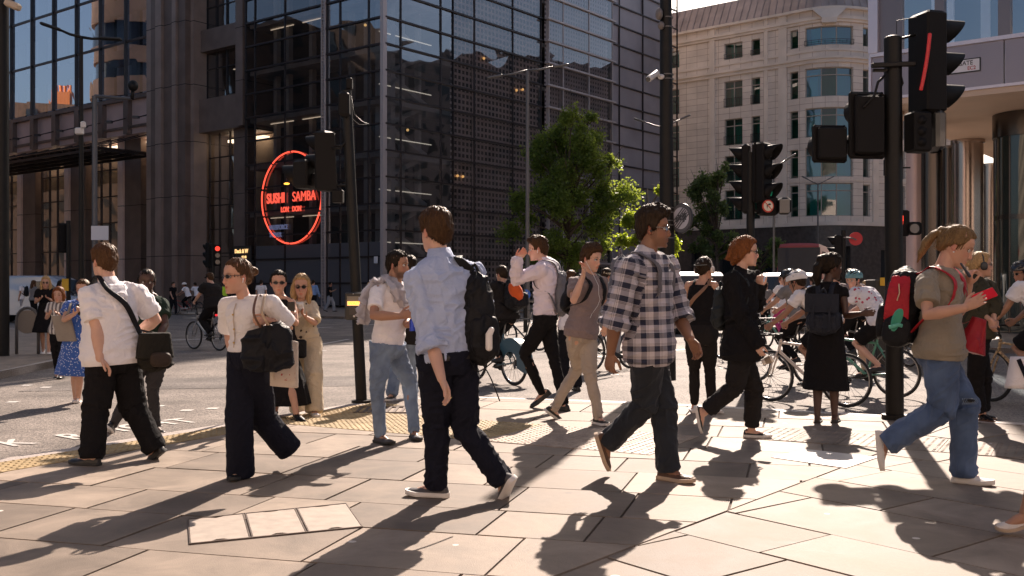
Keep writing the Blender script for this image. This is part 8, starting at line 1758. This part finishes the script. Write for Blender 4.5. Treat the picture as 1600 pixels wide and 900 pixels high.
# share bike with mudguard, rider in black
E, B = bike_px(803,602,742, wb=1.05, sign=1, m=MATS['share_blue'], label='blue-grey share bicycle with a large rear mudguard', style='step', mud=MATS['share_blue'])
rider('man in black jacket on the share bicycle seen past the big backpack', B, 1.76, False, 'fair', .12, ('dark','short'), ('cloth_black_soft','long'), ('cloth_black','slim',1), d=15.5, hyaw=-140, loose=.03, glasses='clear', bag=('nylon_black','large square black delivery backpack on the share bicycle rider',.17,.26,.13))
b = MB(); b.ell(ray(806,455,15.3), (.10,.08,.16), (nrm(V(1,0,.5)),V(0,1,0),nrm(V(-.5,0,1)))); o = b.build('orange_jacket', cloth('orange_cloth', (.62,.10,.02)), None, True); tag(o, 'orange cloth hanging from the square black backpack', 'jacket')
# left rider with blue front tyre
E, B = bike_px(343,548,303, wb=1.04, m=MATS['frame_silver'], label='silver bicycle with front basket and pale rims at the left', style='flat', basket=True, rim=MATS['rim_metal'])
p = rider('broad man in black tee and black cap cycling away on the left', B, 1.86, False, 'pale', .22, ('brown','short'), ('cloth_black_soft','short'), ('cloth_black','straight',1), cap='cloth_black', d=23.5, fat=.05, loose=.03)
b = MB(); b.box(B['sad']-B['X']*.12-UZ*.12, (.10,.05,.05), None, .01); b.build('rear_light', mat('rear_light_red', (.6,.02,.04), .3, emit=(1,.03,.04), estr=.4), E)
# cap rider behind the polo, and an empty wheel
E, B = bike_px(925,580,985, wb=1.02, m=MATS['frame_black'], label='dark bicycle half hidden behind the man in the mauve polo', style='flat')
rider('cyclist in beige cap and mauve-grey top behind the polo man', B, 1.80, False, 'fair', .2, ('dark','short'), ('tee_grey','short'), ('grey_light','slim',1), cap='cream', d=18.8)
E, B = bike_px(842,548,792, wb=1.02, m=MATS['frame_black'], label='dark bicycle seen beyond the share bicycle mudguard', style='flat', low=True)
E, B = bike_px(1330,560,1262, m=MATS['frame_red'], label='red bicycle farther back between the white helmet and the black dress', style='flat', low=True)
rider('cyclist with dark curly hair behind the black dress', B, 1.80, False, 'fair', .2, ('dark','curly',.035,.03,.03), ('tee_white','short'), ('cloth_black','slim',1), d=20, hs=1.05)
E, B = bike_px(1236,548,1196, m=MATS['frame_green'], label='green bicycle far behind the paper cup', style='flat', low=True)
rider('woman cyclist facing the camera behind the white helmet', B, 1.70, True, 'pale', .15, ('auburn','bun'), ('tee_white','short'), ('pink_skirt','slim',1), d=23, hyaw=10)
E, B = bike_px(1428,560,1392, m=MATS['frame_black'], label='dark bicycle behind the big signal post', style='flat', low=True)
rider('cyclist in dark helmet right beside the big signal post', B, 1.84, False, 'fair', .15, ('dark','short'), ('sky_shirt','short'), ('cloth_black','slim',1), helmet=('helmet_black',), d=21)
for (rx,ry,fx,mm,lb,rl,tp2,bt,hm,ht,sk,dd) in ((1268,604,1178,'frame_black','black bicycle beyond the white road bicycle','cyclist in grey top just beyond the white helmet','tee_grey','cloth_black','helmet_black',1.66,'fair',15),(1352,588,1298,'frame_silver','silver bicycle between the black dress and the patterned shirt','cyclist in plum top just behind the patterned shirt rider','polo_mauve','cloth_black',None,1.76,'fair',17),(1476,580,1420,'frame_black','dark bicycle behind the khaki woman','cyclist in dark jacket mostly hidden by the khaki woman','cloth_black_soft','cloth_black','helmet_black',1.78,'fair',17),(1180,566,1128,'frame_black','dark bicycle behind the woman in the black shirt','cyclist in pale top behind the woman in the black shirt','grey_light','dark_trousers','helmet_white',1.70,'fair',19),(1288,540,1246,'frame_silver','silver bicycle in front of the white van','cyclist in sky blue shirt in front of the white van','sky_shirt','dark_trousers',None,1.74,'tan',24),(1020,556,966,'frame_silver','silver bicycle behind the checked shirt','cyclist in navy top mostly behind the checked shirt','leather_navy','dark_trousers','helmet_black',1.75,'fair',21)):
    E, B = bike_px(rx, ry, fx, m=MATS[mm], label=lb, style='flat', low=True); rider(rl, B, ht, False, sk, .3, ('dark','short'), (tp2,'short'), (bt,'slim',1), helmet=(hm,) if hm else None, d=dd)
# far cyclists on the left
for (rx,ry,fx,mm,lb,rl,tp2,hm,ht) in ((300,492,272,'frame_red','red bicycle of the far left cyclist by the pier','far cyclist in white shirt and pale helmet','shirt_white','helmet_white',1.74),(312,490,296,'frame_black','dark bicycle behind the red one by the pier','far dark haired cyclist in white shirt leaning forward','shirt_white',None,1.80),(352,492,338,'frame_black','dark bicycle just right of the man in black','far cyclist in hi-vis yellow vest','hi_vis',None,1.78)):
    E, B = bike_px(rx, ry, fx, m=MATS[mm], label=lb, style='flat', low=True); rider(rl, B, ht, False, 'tan', .35, ('dark','short'), (tp2,'short'), ('cloth_black','slim',1), helmet=(hm,) if hm else None, d=55)
# ================================================================== FARTHER PEDESTRIANS
def far(px, py, zg, *a, **k):
    g = ground(px, py, zg); return quick(a[0], g[0], g[1], *a[1:], zg=zg, **k)
far(515,487,0,'man in black tee and pale grey trousers looking at his phone by the wall',85,1.74,.8,arms='phone',skin='tan',hair=('black','short'),top=('cloth_black','short',-.1),bot=('grey_light','loose'),glasses='sun',group='people on the far pavement')
far(489,492,0,'man with light blue shirt on the far pavement beside the man on his phone',160,1.80,.5,hair=('dark','short'),top=('sky_shirt','long',-.05),bot=('dark_trousers','straight'),group='people on the far pavement')
far(468,492,0,'person in dark clothes behind the blonde woman on the far pavement',180,1.68,.4,hair=('black','short'),top=('cloth_black_soft','long',-.1),bot=('dark_trousers','straight'),female=True,group='people on the far pavement')
far(408,494,0,'man in white tee and dark rucksack left of the sunglasses women',170,1.78,.3,hair=('dark','short'),top=('tee_white','short',-.05),bot=('dark_trousers','straight'),group='people on the far pavement')
far(576,492,0,'woman with pale hair behind the WAIT box on the far pavement',40,1.66,.4,hair=('blonde','long'),top=('cloth_black','long',-.1),bot=('cloth_black','slim'),female=True,group='people on the far pavement')
far(38,500,0,'woman in white top carrying a black backpack by the pale van',-120,1.72,.0,hair=('dark','bun'),top=('shirt_white','short',-.1),bot=('grey_light','straight'),female=True,bag=('nylon_black','black backpack on the woman by the pale van'),group='people by the van')
far(52,502,0,'long haired woman standing with the group by the pale van',150,1.68,.0,hair=('chest','long'),top=('tee_grey','short',-.1),bot=('cloth_black','slim'),female=True,group='people by the van')
far(76,500,0,'dark haired man standing behind the blonde woman by the van',-60,1.78,.0,hair=('black','short'),top=('polo_mauve','short',-.1),bot=('dark_trousers','straight'),group='people by the van')
far(93,503,0,'woman in white top facing the van beside the yellow box',100,1.66,.0,hair=('dark','long'),top=('shirt_white','short',-.1),bot=('cloth_black','slim'),female=True,group='people by the van')
far(203,500,0,'person in a green top standing beyond the stocky man',-20,1.72,.3,hair=('brown','short'),top=('hi_vis','short',-.1),bot=('dark_trousers','straight'),group='people by the van')
for (px,py,lb,yw,hh,tp_,hr,fm) in ((560,493,'man in grey top walking behind the push-button box',-80,1.76,'tee_grey','dark',False),(648,492,'woman in pale top beyond the man in jeans',70,1.66,'shirt_white','chest',True),(730,494,'man in navy top beyond the blue shirt',100,1.78,'navy_trousers','dark',False),(980,498,'woman in pink top beyond the checked shirt',-90,1.66,'pink_skirt','blonde',True),(1075,500,'man in white shirt walking past the vans',80,1.76,'shirt_white','black',False),(270,492,'woman in dark coat by the brown pier',60,1.68,'cloth_black','brown',True),(370,492,'man in dark suit left of the gold lettering',-70,1.78,'navy_trousers','dark',False)):
    far(px,py,0 if px < 900 else -.12,lb,yw,hh,.5,hair=(hr,'short' if not fm else 'bun'),top=(tp_,'long' if not fm else 'short',-.1),bot=('dark_trousers','straight'),female=fm,group='people in the far distance')
far(1195,520,-.12,'person in grey beyond the white helmet',20,1.70,.3,hair=('dblonde','short'),top=('tee_grey','short',-.1),bot=('cloth_black','slim'))
far(1276,505,-.12,'dark haired person in patterned top between the cyclists',-10,1.72,.3,hair=('dark','short'),top=('shirt_striped','short',-.1),bot=('dark_trousers','straight'))
far(1352,520,-.12,'blonde woman far behind the patterned cyclist',170,1.74,.3,hair=('blonde','bun'),top=('cloth_black','short',-.1),bot=('dark_trousers','straight'),female=True)
far(1140,512,-.12,'pedestrian in pale top behind the headphones woman',-160,1.70,.4,hair=('brown','short'),top=('tee_grey','short',-.1),bot=('dark_trousers','straight'))
flush()
